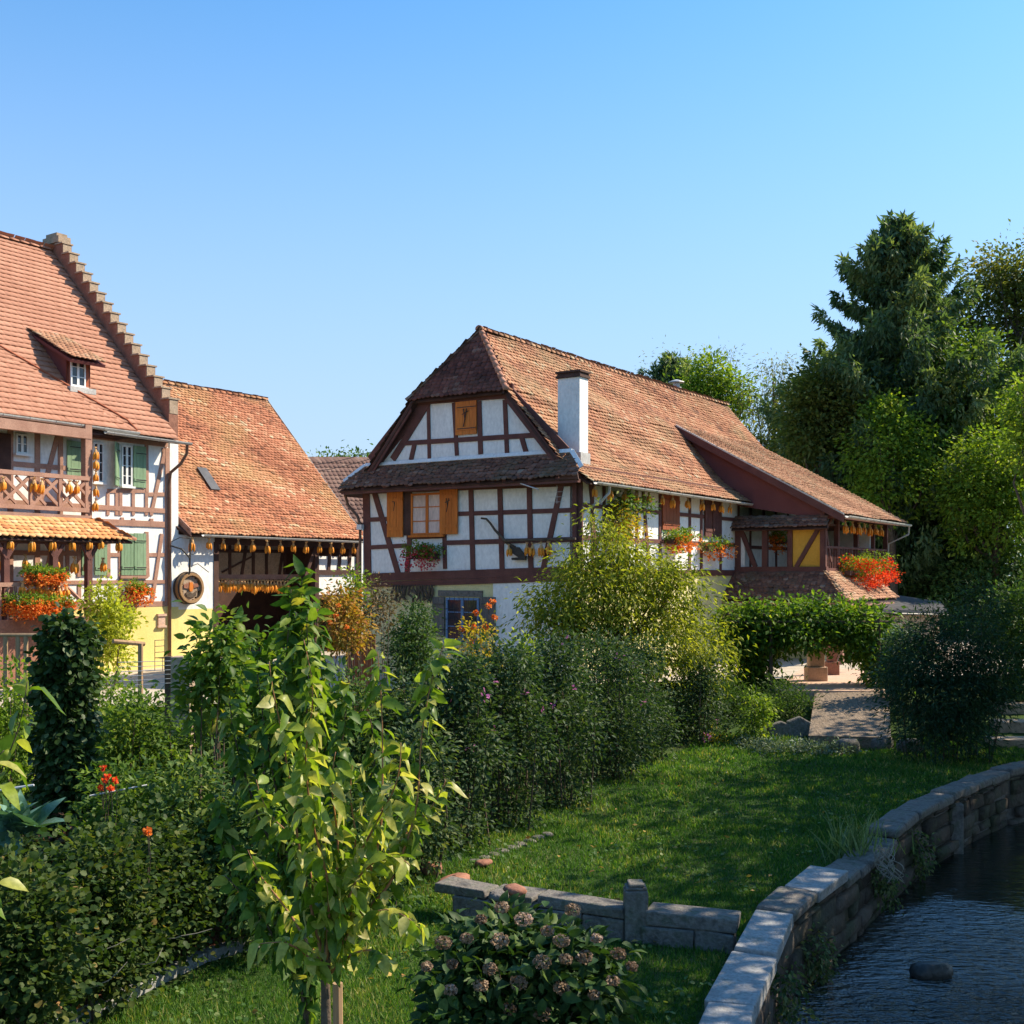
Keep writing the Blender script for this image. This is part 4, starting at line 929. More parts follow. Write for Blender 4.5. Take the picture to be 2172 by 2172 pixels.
for k, a_ in enumerate([2.2, 2.9, 3.5, 4.2, 4.8, 5.4, 6.1, 6.8, 7.1]): beam(mb, IB, (a_, 3.2), (a_+(.35 if k % 3 == 1 else 0), 4.9), .13)
beam(mb, IB, (2.06, 4.1), (7.2, 4.15), .13); beam(mb, IB, (3.8, 3.3), (5.4, 3.95), .07); mb.build('inner_timber_frame', M['timber_dark'], HB)
mb = MB(); beam(mb, Plane(hb.w(0, .9, 0), UDIR, -VDIR), (2.06, 3.12), (7.2, 3.12), .2, -.1, .12); mb.build('cross_beam', M['timber_light'], HB)
mb = MB(); beam(mb, BS, (2.06, 4.45), (9.8, 4.4), .26, -.2, .02)
for a_ in (2.12, 7.3, 9.75): beam(mb, BS, (a_, 0), (a_, 4.4), .22, -.2, .02)
beam(mb, BS, (6.6, 3.0), (7.2, 4.3), .15); beam(mb, BS, (7.3, 3.3), (9.7, 3.3), .2, -.15, .02); beam(mb, BS, (7.3, 2.3), (9.7, 2.3), .2, -.15, .02)
for a_ in (8.0, 8.6, 9.2): beam(mb, BS, (a_, 3.35), (a_+.1, 4.35), .16, -.15, .015)
mb.build('timber_frame', M['timber_dark'], HB)
mb = MB(); rect(mb, BS, 7.4, 9.7, 2.35, 3.95, -.15, -.03); mb.build('infill_panel', M['plaster'], HB)
mb = MB(); 0 and poly(mb, BS, [(.95, 5.55), (1.1, 4.7), (2.1, 4.62), (2.1, 4.66), (1.45, 4.75)], -.05, .02); 
mb = MB(); mb.bar(hb.w(.62, -.45, BE-.12), hb.w(.4, .6, bz(.6)-.1), .05, .25, ZD); mb.build('verge_board', M['timber_light'], HB)

# ================================================================== STEPPED-GABLE HOUSE (left)
hl = hb
LH = thing('stepped_gable_house', hl.w(-3, 0, 0), 'tall house with salmon tiled roof, red stepped gable and green shutters at the left edge', 'house')
FL = Plane(hl.w(0, 0, 0), -UDIR, -VDIR)         # a = metres to the left of the corner
FLx = Plane(hl.w(0, 0, 0), -UDIR, -VDIR)
LEZ, LRZ, LRV = 7.85, 15.5, 6.75
def lmz(v): return LEZ+(v+.55)*(LRZ-LEZ)/(LRV+.55)
WID = 2*LRV
LW = 16
mb = MB(); poly(mb, FL, [(0, 2.12), (LW, 2.12), (LW, 8.3), (0, 8.3)], -.3, 0); mb.build('wall', M['plaster'], LH)
mb = MB(); poly(mb, FL, [(0, 0), (LW, 0), (LW, 2.12), (0, 2.12)], -.3, .03); mb.build('yellow_plinth', M['yellow'], LH)
lt = MB()
def lb(x0, y0, x1, y1, wz, d=.03, mbx=None):
    a = FL.px(*z2(x0, y0)); b_ = FL.px(*z2(x1, y1)); dep = (FL.p(*a)+FL.p(*b_)).y/2
    beam(mbx or lt, FL, a, b_, wz*.23292/F*dep*1.45, -.02, d)
for z_, w_ in ((2.22, .18), (2.98, .12), (4.95, .2), (5.42, .16), (7.75, .25)): beam(lt, FL, (.05, z_), (LW, z_), w_)
for x in (1060, 980, 1330, 1210, 1095): lb(x, 790, x, 1000, 22)
lb(1330, 340, 1335, 790, 24); lb(1500, 400, 1370, 1000, 24); lb(1470, 1170, 1380, 1800, 24); lb(1330, 1150, 1340, 1560, 26); lb(1090, 1150, 1095, 1800, 24); lb(1335, 1360, 1510, 1360, 24); lb(1340, 810, 1510, 810, 24); lb(985, 1360, 1090, 1360, 24)
for x in (985, 715, 610, 1210, 1375): lb(x, 1030 if x > 1100 else 1150, x, 1100 if x > 1100 else 1560, 24)
lb(720, 1600, 720, 1800, 24); lb(975, 778, 1335, 778, 26); lb(1110, 1020, 1110, 1090, 24); lb(1480, 390, 1510, 560, 18)
for a_ in (4.2, 5.0, 5.9, 6.8, 7.7, 8.6, 9.6, 10.6): beam(lt, FL, (a_, 2.3), (a_, 7.7), .17)
for z_ in (3.9, 6.6): beam(lt, FL, (3.6, z_), (LW, z_), .15)
beam(lt, FL, (4.3, 7.6), (4.9, 5.5), .15); beam(lt, FL, (5.9, 5.5), (6.6, 7.6), .15); beam(lt, FL, (4.3, 4.9), (4.9, 2.4), .15); beam(lt, FL, (5.9, 2.4), (6.6, 4.9), .15)
lt.build('timber_frame', M['timber_light'], LH)
mb = MB(); beam(mb, FL, (.07, 2.15), (.07, 7.6), .16, -.02, .05); mb.build('corner_post', M['timber_light'], LH)
# shutters and windows
def lrect(x0, y0, x1, y1): return prect(FL, z2, x0, y0, x1, y1)
a0, a1, z0, z1 = lrect(1100, 365, 1195, 735); window(LH, FL, a0, a1, z0, z1, 2, 4, M['white_paint'], .01, .05)
a0, a1, z0, z1 = lrect(840, 340, 935, 700); window(LH, FL, a0, a1, z0, z1, 2, 4, M['white_paint'], .01, .05)
a0, a1, z0, z1 = lrect(1205, 372, 1318, 748); shutter(LH, FL, a0, a1, z0, z1, M['green_paint'], .04, .08)
a0, a1, z0, z1 = lrect(1035, 345, 1100, 735)
so_ = Plane(FL.p(a0+.1, 0, 0), (FL.A*.75+FL.N*.66).normalized(), (FL.N*.75-FL.A*.66).normalized()); shutter(LH, so_, 0, .55, z0, z1, M['green_paint'], 0, .04)
a0, a1, z0, z1 = lrect(1095, 1165, 1206, 1545); shutter(LH, FL, a0, a1, z0, z1, M['green_paint'], .03, .07)
a0, a1, z0, z1 = lrect(1212, 1165, 1320, 1545); shutter(LH, FL, a0, a1, z0, z1, M['green_paint'], .03, .07)
mb = MB(); a0, a1, z0, z1 = lrect(1085, 1550, 1335, 1575); rect(mb, FL, a0, a1, z0, z1, 0, .1); mb.build('window_sill', M['timber_light'], LH)
a0, a1, z0, z1 = lrect(735, 1200, 785, 1545); shutter(LH, FL, a0, a1, z0, z1, M['green_paint'], .03, .07)
a0, a1, z0, z1 = lrect(855, 1200, 965, 1545); shutter(LH, FL, a0, a1, z0, z1, M['green_paint'], .03, .07)
a0, a1, z0, z1 = lrect(135, 262, 245, 440); window(LH, FL, a0, a1, z0, z1, 2, 2, M['white_paint'], .03, .05)
a0, a1, z0, z1 = lrect(600, 325, 740, 640); shutter(LH, FL, a0, a1, z0, z1, M['green_paint'], .04, .08)
mb = MB(); a0, a1, z0, z1 = lrect(-20, 255, 90, 640); rect(mb, FL, a0, a1, 5.5, z1, .02, .06); mb.build('door', M['timber_dark'], LH)
# little stone niche in the plinth
mb = MB(); Q0 = lambda x, y: (x*.2588, 1250+y*.2588); a0, a1, z0, z1 = prect(FL, Q0, 1285, 205, 1340, 305); rect(mb, FL, a0, a1, z0, z1, .03, .09); rect(mb, FL, a0-.04, a1+.04, z1-.06, z1+.02, .03, .13); rect(mb, FL, a0-.04, a1+.04, z0-.03, z0+.04, .03, .13); mb.build('letter_niche', M['pinkstone'], LH)
# roof, main
lp = lambda a_, v: hl.w(-a_, v, lmz(v))
q = [lp(LW, -.55), lp(.02, -.55), lp(.02, LRV), lp(LW, LRV)]; slab(LH, q, M['timber_dark'])
rl = bpy.data.objects.new('roof', None); COL.objects.link(rl); rl.parent = LH
tiles('front_tile_field', q, M['tile_new'], rl, .24, .27, jit=.002, ragged=0, lift=.045, flat=True)
q = [hl.w(0.02, WID+.55, LEZ), hl.w(-LW, WID+.55, LEZ), hl.w(-LW, LRV, LRZ), hl.w(0.02, LRV, LRZ)]; slab(LH, q, M['timber_dark']); tiles('rear_tile_field', q, M['tile_new'], rl, .4, .5, jit=.003, ragged=0)
ridge_tiles(rl, hl.w(-LW, LRV, LRZ+.05), hl.w(-.1, LRV, LRZ+.05), M['tile_new'], .12, .4)
# stepped gable wall
sg = MB(); gp_ = []; N_ = 16
for i in range(N_):
    v0 = -.0+(LRV-.25)*i/N_; v1 = (LRV-.25)*(i+1)/N_; zt = lmz(v1)+.46
    for (va, vb) in ((v0, v1), (WID-v1, WID-v0)): ubox(sg, hl, 0.03, .42, va+.002, vb-.002, 0 if i == 0 else 6.5, zt)
ubox(sg, hl, .03, .42, LRV-.25, LRV+.25, 8, LRZ+.28)
sgo = sg.build('stepped_gable', M['redstone'], LH)
cp = MB()
for i in range(N_):
    v0 = (LRV-.25)*i/N_; v1 = (LRV-.25)*(i+1)/N_; zt = lmz(v1)+.46
    for (va, vb) in ((v0-.04, v1), (WID-v1, WID-v0+.04)): cp = MB(); ubox(cp, hl, -.02, .47, va, vb, zt, zt+.055); cp.build('coping', M['sandstone'], sgo)
    cp = MB(); ubox(cp, hl, .05, .4, v0-.012, v0+.002, zt-.50+.0, zt-.02); cp.build('step_face', M['sandstone'], sgo)
cp = MB(); ubox(cp, hl, -.04, .49, LRV-.5, LRV+.5, LRZ+.28, LRZ+.52); ubox(cp, hl, 0, .45, LRV-.34, LRV+.34, LRZ+.52, LRZ+.66); cp.build('coping', M['sandstone'], sgo)
fe = MB(); ubox(fe, hl, .05, .415, -.02, .02, 2.1, 7.9); fe.build('white_gable_edge', M['plaster'], LH)
fe = MB(); ubox(fe, hl, .04, .42, -.025, .03, 0, 2.1); fe.build('yellow_gable_edge', M['yellow'], LH)
gutter(LH, hl.w(-3.0, -.55, LEZ-.02), hl.w(.45, -.55, LEZ-.07), -VDIR, .09)
mb = MB(); mb.tube([hl.w(.3, -.62, LEZ-.12), hl.w(.3, -.6, LEZ-.45), hl.w(.2, -.4, LEZ-.8), hl.w(.0, -.12, LEZ-1.1), hl.w(-.02, -.1, LEZ-1.5), hl.w(-.02, -.1, .2)], .055, 9); mb.build('downpipe', M['pipe'], LH, smooth=True)
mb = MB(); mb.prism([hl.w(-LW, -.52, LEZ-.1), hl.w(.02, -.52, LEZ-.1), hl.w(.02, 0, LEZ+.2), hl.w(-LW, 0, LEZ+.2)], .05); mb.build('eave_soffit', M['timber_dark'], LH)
# gallery roof: shallower, projecting
GA0 = 2.4; GV = -1.4; GZ = 8.0; GT = 5.0
def gaz(v): return GZ+(v-GV)*(lmz(2.6)+.12-GZ)/(2.6-GV)
def onmain(x, y):          # point of the main slope seen at a photo position
    r = Vector(((x-CX)/F, 1, -(y-YH)/F)); best = 20.0
    for k in range(4000):
        t = 25+k*.01; p = Vector((0, 0, H))+r*t; v = (p-hl.o).dot(VDIR)
        if v > -.6 and p.z <= lmz(v): best = t; break
    return Vector((0, 0, H))+r*best
Gl = at(0, 876, 33.1); D1 = onmain(0, 737); D0 = onmain(268, 893)
nrmG = (D0-D1).cross(Gl-D1).normalized(); nrmG = nrmG if nrmG.z > 0 else -nrmG
gd = nrmG.cross(ZD).normalized(); gd = gd if gd.x < 0 else -gd
_k2 = (290-CX)/F; s_ = (Gl.x-_k2*Gl.y)/(gd.x-_k2*gd.y); Gr = Gl-gd*s_*-1 if False else Gl+gd*(-(Gl.x-_k2*Gl.y)/(gd.x-_k2*gd.y))
Gl2 = Gl+gd*3.0
upG = nrmG.cross((Gr-Gl).normalized()).normalized(); upG = upG if upG.z > 0 else -upG
print('gallery', Gl, Gr, D0, D1, nrmG)
q = [Gl2, Gr, Gr+upG*6, Gl2+upG*6]
def below_main(p):
    v = (p-hl.o).dot(VDIR); return p.z < lmz(v)+.02 and v > -.54
tiles('gallery_tile_field', q, M['tile_new'], rl, .24, .27, jit=.002, ragged=0, lift=.045, flat=True, clip=below_main)
dd = (D1-D0).normalized(); mb = MB(); mb.prism([Gl2-nrmG*.1, Gr-nrmG*.1, D0-nrmG*.1, D0+dd*9-nrmG*.1], 0, down=-nrmG*.05); mb.build('gallery_roof_deck', M['timber_dark'], LH)
mb = MB(); mb.tube([Gr+nrmG*.04, D0+nrmG*.05, D0+dd*9+nrmG*.05], .04, 6); mb.build('valley_strip', M['rust_boards'], LH)
outG = Vector((gd.y, -gd.x, 0)); outG = outG if outG.dot(VDIR) < 0 else -outG
gutter(LH, Gl2-ZD*.02, Gr-ZD*.04, outG, .09)
mb = MB(); mb.prism([Gl2-ZD*.14-outG*.05, Gr-ZD*.14-outG*.05, hl.w(-2.2, -.0, 7.7), hl.w(-9, -.0, 7.7)], .05); mb.build('gallery_soffit', M['timber_dark'], LH)
def gaz(v): return 0
# dormer
DA = FL
dz0, dn = 0, None
# dormer front plane at v = DV
_lo = Vector((0, 0, H)); _r = Vector(((192-CX)/F, 1, -(826-YH)/F)); DV = -.6
for _i in range(400):      # where the dormer sill meets the main slope
    _P = Plane(hl.w(0, DV, 0), -UDIR, -VDIR); _z = _P.px(192, 826)[1]
    if _z > lmz(DV): DV += .01
    else: break
print('DV', DV); DP = Plane(hl.w(0, DV, 0), -UDIR, -VDIR)
z1f = lambda x, y: (x*.23292, 480+y*.23292)
a0, a1, z0, z1 = prect(DP, z1f, 612, 1175, 822, 1470)
mb = MB(); poly(mb, DP, [(a0, z0), (a1, z0), (a1, z1), (a0, z1)], -.06, 0); mb.build('dormer_front', M['rust_boards'], LH)
b0, b1, c0, c1 = prect(DP, z1f, 636, 1195, 770, 1462); window(LH, DP, b0, b1, c0, c1, 2, 3, M['white_paint'], .01, .05)
vt = (z1-lmz(DV))  # height above the slope at the front
def dcheek(a_, nm):
    sl_ = (LRZ-LEZ)/(LRV+.55); dsl = .50; L_ = (z1-lmz(DV))/(sl_-dsl)
    mb = MB(); p = [hl.w(-a_, DV, z0-.1), hl.w(-a_, DV, z1), hl.w(-a_, DV+L_, z1+dsl*L_)]; mb.prism(p, 0, down=UDIR*.06); mb.build(nm, M['boards'], LH); return L_, dsl
L_, dsl = dcheek(a1, 'dormer_cheek'); dcheek(a0+.06, 'dormer_cheek')
ov = .45; q = [hl.w(-a1-.15, DV-ov, z1-dsl*ov+.06), hl.w(-a0+.3, DV-ov, z1-dsl*ov+.06), hl.w(-a0+.3, DV+L_, z1+dsl*L_+.06), hl.w(-a1-.15, DV+L_, z1+dsl*L_+.06)]
slab(LH, q, M['boards'], .1); tiles('dormer_tile_field', q, M['tile_brown'], rl, .2, .22, jit=.003, ragged=0)
mb = MB(); rect(mb, DP, a0-.05, a1+.05, z0-.2, z0-.02, 0, .25); mb.build('dormer_sill', M['zinc'], LH)
# gallery: posts, railing, floor
GP = Plane(hl.w(0, -.74, 0), -UDIR, -VDIR)
gm = MB(); gx = GP.px(*z2(805, 700))[0]
GP = Plane(hl.w(-gx, -.74, 0)-gd*gx, gd, outG)
for a_ in (gx, gx+3.6, gx+7.2): beam(gm, GP, (a_, 5.0), (a_, 7.95), .24, -.2, .02)
beam(gm, GP, (gx-.1, 7.66), (12, 7.66), .3, -.15, .03); beam(gm, GP, (gx-.1, 4.98), (LW, 4.98), .2, -.15, .04)
beam(gm, GP, (gx-.0, 6.25), (LW, 6.25), .13, -.08, .05); beam(gm, GP, (gx, 5.25), (LW, 5.25), .13, -.08, .04)
for k in range(12):
    a_ = gx+.1+k*1.0; beam(gm, GP, (a_+.95, 5.3), (a_+.95, 6.2), .11, -.06, .03)
    beam(gm, GP, (a_, 5.35), (a_+.9, 6.15), .1, -.05, .01); beam(gm, GP, (a_, 6.15), (a_+.9, 5.35), .1, -.05, .012)
    beam(gm, GP, (a_+.0, 5.75), (a_+.45, 6.15), .08, -.05, .008); beam(gm, GP, (a_+.45, 5.35), (a_+.9, 5.75), .08, -.05, .008)
gm.build('gallery_timber_frame', M['timber_light'], LH)
mb = MB(); ubox(mb, hl, -8, -gx+.05, -.6, 0, 4.86, 4.96); mb.build('gallery_floor', M['timber_dark'], LH)
# tile hood below the gallery and its posts
hq = [hl.w(-LW, -2.0, 4.32), hl.w(-gx+.75, -2.0, 4.32), hl.w(-gx+.12, -1.12, 4.92), hl.w(-LW, -1.12, 4.92)]
slab(LH, hq, M['timber_dark'], .05); tiles('hood_tile_field', hq, M['tile_hood'], rl, .21, .19, jit=.01, lift=.045)
hq = [hl.w(-gx+.75, -2.0, 4.32), hl.w(-gx+.75, -.1, 4.32), hl.w(-gx+.12, -.1, 4.92), hl.w(-gx+.12, -1.12, 4.92)]
slab(LH, hq, M['timber_dark'], .05); tiles('hood_side_tile_field', hq, M['tile_hood'], rl, .21, .19, jit=.01, lift=.045)
ridge_tiles(rl, hl.w(-gx+.77, -2.02, 4.34), hl.w(-gx+.12, -1.12, 4.95), M['tile_new'], .08, .3, 'hip_tile_row')
PP = Plane(hl.w(0, -1.75, 0), -UDIR, -VDIR); mb = MB()
for x in (815, 500, 60): 
    a_ = PP.px(*z2(x, 1400))[0]; beam(mb, PP, (a_, .6), (a_, 4.3), .17, -.15, .02); beam(mb, PP, (a_-.35, 4.25), (a_, 3.7), .1); beam(mb, PP, (a_+.35, 4.25), (a_, 3.7), .1)
a_ = PP.px(*z2(815, 1400))[0]
beam(mb, PP, (a_-.3, 4.22), (LW, 4.22), .18, -.12, .03); mb.build('porch_posts', M['timber'], LH)
# porch deck with balusters and stairs
mb = MB(); ubox(mb, hl, -LW, -a_-.0, -1.9, -.03, 0, 1.95); mb.build('porch_base', M['redstone'], LH)
mb = MB(); beam(mb, PP, (a_+.9, 2.95), (LW, 2.95), .12, -.08, .04); 
for k in range(26):
    x_ = a_+1.0+k*.24
    if x_ < LW: 
        c = PP.p(x_, 1.95, 0); mb.lathe(c, [(.05, 0), (.05, .12), (.03, .18), (.06, .4), (.045, .6), (.03, .75), (.05, .85), (.05, .97)], 8)
mb.tube([PP.p(a_+.9, 2.95, 0), PP.p(a_-.5, 1.7, .1)], .06, 6); mb.build('porch_railing', M['timber_light'], LH)
for k in range(7):
    pass
# far dark roof between barn and house
fo = Fr(-3.3, 58); HF = thing('far_building', fo.w(0, 0, 0), 'distant building with a dark tiled roof between barn and house', 'building')
c0, c1 = at(660, 1100, 58), at(800, 1100, 64)
q = [at(650, 1110, 56), at(830, 1110, 60), at(830, 976, 64), at(655, 976, 60)]; slab(HF, q, M['timber_dark']); tiles('roof', q, M['tile_far'], HF, .3, .36, jit=.0, ragged=0, lift=.06)
mb = MB(); a_, b_ = Vector(q[0]), Vector(q[1]); mb.box8([Vector((a_.x+.3, a_.y+.5, -.2)), Vector((b_.x, b_.y+.5, -.2)), Vector((b_.x, b_.y+4, -.2)), Vector((a_.x+.3, a_.y+4, -.2)), Vector((a_.x+.3, a_.y+.5, a_.z)), Vector((b_.x, b_.y+.5, a_.z)), Vector((b_.x, b_.y+4, a_.z)), Vector((a_.x+.3, a_.y+4, a_.z))]); mb.build('wall', M['plaster'], HF)
# overhead wires
mb = MB()
for dy in (0, 14):
    a_, b_ = at(560, 985+dy, 62), at(800, 955+dy, 55); mb.tube([a_.lerp(b_, t)-ZD*.35*math.sin(math.pi*t) for t in [i/10 for i in range(11)]], .018, 4)
tag(mb.build('overhead_wires', M['iron']), 'two thin overhead wires between the barn roof and the house', 'wires')
# low shed at the right
sq = [at(1855, 1292, 42), at(2010, 1296, 44), at(1995, 1276, 49), at(1850, 1254, 48)]
SHD = thing('shed', Vector((sq[0].x, sq[0].y, -.3)), 'low dark shed with a flat sheet roof right of the lean-to', 'shed')
mb = MB(); mb.prism(sq, .12); mb.build('roof', M['slate'], SHD)
mb = MB(); a_, b_ = sq[0]+Vector((.2, .3, 0)), sq[1]+Vector((-.2, .3, 0)); mb.box8([Vector((p.x, p.y+dy, z_)) for z_ in (-.5, sq[0].z-.12) for p, dy in ((a_, 0), (b_, 0), (b_, 4), (a_, 4))]); mb.build('wall', M['sandstone'], SHD)
mb = MB(); mb.tube([sq[0]-ZD*.15, sq[1]-ZD*.15], .035, 6); mb.build('gutter', M['slate'], SHD)
# ================================================================== CORN, FLOWERS, FITTINGS
def row(pl, zf, xs_, ys_, d, dz=0): 
    r = []
    for x, y in zip(xs_, ys_):
        a, z = pl.px(*zf(x, y), d); r.append(pl.p(a, z+dz, d))
    return r
def lin(xs_, y0, y1): return [y0+(y1-y0)*(x-xs_[0])/(xs_[-1]-xs_[0]) for x in xs_]
x_ = [480, 615, 760, 855, 975, 1095, 1190, 1330, 1460, 1555, 1640, 1715]; corn_row(row(S, z5, x_, lin(x_, 1062, 1232), .45), "under the white house's side gutter", 'corn bunches under the side gutter', .85)
x_ = [420, 555, 672, 795, 912, 1030, 1140, 1245, 1350, 1460, 1555, 1650, 1740]; corn_row(row(BS, z3, x_, lin(x_, 1392, 1440), .35), 'under the barn gutter', 'corn bunches under the barn gutter', 1.0)
CB = Plane(hb.w(0, .9, 0), UDIR, -VDIR)
x_ = [495+i*27 for i in range(27)]; corn_row(row(CB, z3, x_, lin(x_, 1725, 1745), .2), 'packed along the barn cross beam', 'corn bunches on the barn cross beam', 1.05)
x_ = [30, 310, 385, 630, 700]; corn_row(row(GP, z2, x_, [650, 655, 665, 680, 690], .1), 'on the gallery railing', 'corn bunches on the gallery railing', .95)
for i, y in enumerate([380, 470, 590, 720, 850]):
    a, z = GP.px(*z2(872, y), .1); corn(GP.p(a, z, .1), f'{ORD[i]} corn bunch from the top on the gallery corner post', 'corn bunches on the gallery corner post', .85)
x_ = [105, 290, 480, 655, 820, 925, 1088]; corn_row(row(PP, z2, x_, lin(x_, 1195, 1195), .12), 'under the orange tiled hood of the porch', 'corn bunches under the porch hood', .95)
x_ = [15, 50, 235, 515, 680, 790, 935]; corn_row(row(PP, z2, x_, lin(x_, 1350, 1390), -.3), 'hanging low inside the porch', 'low corn bunches in the porch', 1.0)
x_ = [205, 275, 345, 420, 475, 535, 600]; corn_row(row(PP, z2, x_, lin(x_, 1600, 1625), .12), 'on the porch balustrade', 'corn bunches on the porch balustrade', 1.05)
x_ = [1325, 1385, 1440, 1485, 1530, 1575, 1620]; corn_row(row(LS, z6, x_, lin(x_, 985, 1025), .45), 'under the lean-to gutter', 'corn bunches under the lean-to gutter', 1.0)
x_ = [1240, 1275, 1310]; 
corn_row([hm.w(UC-1.0, -3.9-.35*i, 2.25) for i in range(3)][::-1], 'under the corner of the low hood roof', 'corn bunches under the hood corner', .9)
x_ = [1330, 1465, 1510, 1570, 1625]; corn_row(row(G, z4, x_, [1668, 1655, 1655, 1650, 1645], .25), 'on the pole across the gable', 'corn bunches on the gable pole', .85)
# pole and old plough on the gable
mb = MB(); a0 = G.px(*z4(1300, 1640), .25); a1 = G.px(*z4(1830, 1625), .25); mb.tube([G.p(*a0, .25), G.p(*a1, .25)], .04, 6); tag(mb.build('drying_pole', M['bark']), 'rough brown pole across the white gable carrying corn', 'pole')
pl_ = thing('old_plough', G.p(*G.px(*z4(1400, 1740)), .2), 'old wooden plough with dark iron share hung on the white gable', 'plough')
mb = MB(); pts = [(1148, 1474), (1185, 1478), (1215, 1510), (1250, 1560), (1300, 1615), (1350, 1665), (1400, 1690)]
mb.tube([G.p(*G.px(*z4(*p)), .16) for p in pts], [.03, .035, .035, .04, .045, .05, .05], 7); mb.build('handle', M['bark'], pl_, smooth=True)
mb = MB(); poly(mb, G, [G.px(*z4(*p)) for p in [(1350, 1680), (1430, 1690), (1485, 1760), (1480, 1785), (1380, 1785), (1378, 1768), (1430, 1765), (1385, 1735)]], .13, .2); mb.build('share', M['iron'], pl_)
# barrel emblem
BC = BS.px(*z3(385, 1805), .2); bt = thing('barrel_emblem', BS.p(BC[0], BC[1]-.5, .02), 'round wooden barrel end with carved red and brown figures on the white pier', 'barrel')
def ring(mb, c, r0, r1, d0, d1, n=28):
    vs = []
    for (r_, d) in ((r1, d0), (r1*1.04, (d0+d1)/2), (r1, d1), (r0, d1), (r0, d0)):
        for k in range(n):
            a = 2*math.pi*k/n; vs.append(BS.p(c[0]+math.cos(a)*r_, c[1]+math.sin(a)*r_, d))
    fs = [(i*n+k, i*n+(k+1) % n, ((i+1) % 5)*n+(k+1) % n, ((i+1) % 5)*n+k) for i in range(5) for k in range(n)]; mb.add(vs, fs)
mb = MB(); ring(mb, BC, .44, .53, .02, .40); mb.build('barrel_staves', M['barrelwood'], bt)
mb = MB(); ring(mb, BC, .535, .555, .08, .14); mb.build('barrel_hoop', M['iron'], bt)
mb = MB(); ring(mb, BC, .535, .555, .3, .35); mb.build('barrel_hoop', M['iron'], bt)
mb = MB()
for i in range(7):
    x0 = -.43+i*.125; h_ = math.sqrt(max(.01, .44**2-max(abs(x0), abs(x0+.12))**2)); rect(mb, BS, BC[0]+x0, BC[0]+x0+.12, BC[1]-h_, BC[1]+h_, .26, .30)
mb.build('barrel_head', M['sandstone'], bt)
def blob2(pts, d0, d1, nm, mat):
    mb = MB(); poly(mb, BS, [(BC[0]+x, BC[1]+z) for x, z in pts], d0, d1); mb.build(nm, mat, bt)
blob2([(-.3, .12), (-.1, .18), (-.06, .05), (-.12, -.02), (-.3, 0)], .3, .34, 'carved_figure', M['redstone'])
blob2([(.08, .15), (.32, .16), (.34, .04), (.14, 0)], .3, .34, 'carved_figure', M['redstone'])
blob2([(-.07, .2), (.06, .2), (.09, 0), (.04, -.12), (-.06, -.12), (-.09, .0)], .3, .36, 'carved_figure', M['pine'])
blob2([(-.24, -.18), (-.12, -.12), (.08, -.2), (.26, -.1), (.2, -.28), (0, -.34), (-.18, -.3)], .3, .35, 'carved_figure', M['bark'])
ib = thing('wrought_iron_bracket', BS.p(BC[0], BC[1]+1.1, .02), 'curly wrought iron bracket above the barrel emblem', 'bracket')
mb = MB(); c = BC
mb.tube([BS.p(c[0]-.75, c[1]+1.5, .05), BS.p(c[0]-.45, c[1]+1.35, .4), BS.p(c[0]-.2, c[1]+1.05, .5), BS.p(c[0]-.1, c[1]+.6, .4)], .03, 6)
mb.tube([BS.p(c[0]-.75, c[1]+1.55, .05), BS.p(c[0]-.5, c[1]+1.75, .35), BS.p(c[0]-.1, c[1]+1.72, .5)], .015, 5)
mb.tube([BS.p(c[0]-.12, c[1]+1.7, .45), BS.p(c[0]-.12, c[1]+.5, .4)], .035, 6)
mb.tube([BS.p(c[0]+.1+.14*math.cos(k*.6)*(1-k*.05), c[1]+1.25+.14*math.sin(k*.6)*(1-k*.05)+.0*k, .3) for k in range(11)], .01, 5)
mb.tube([BS.p(c[0]-.1, c[1]+.75, .4), BS.p(c[0]+.2, c[1]+.85, .45), BS.p(c[0]+.65, c[1]+.55, .5)], .015, 5)
mb.build('ironwork', M['iron'], ib)

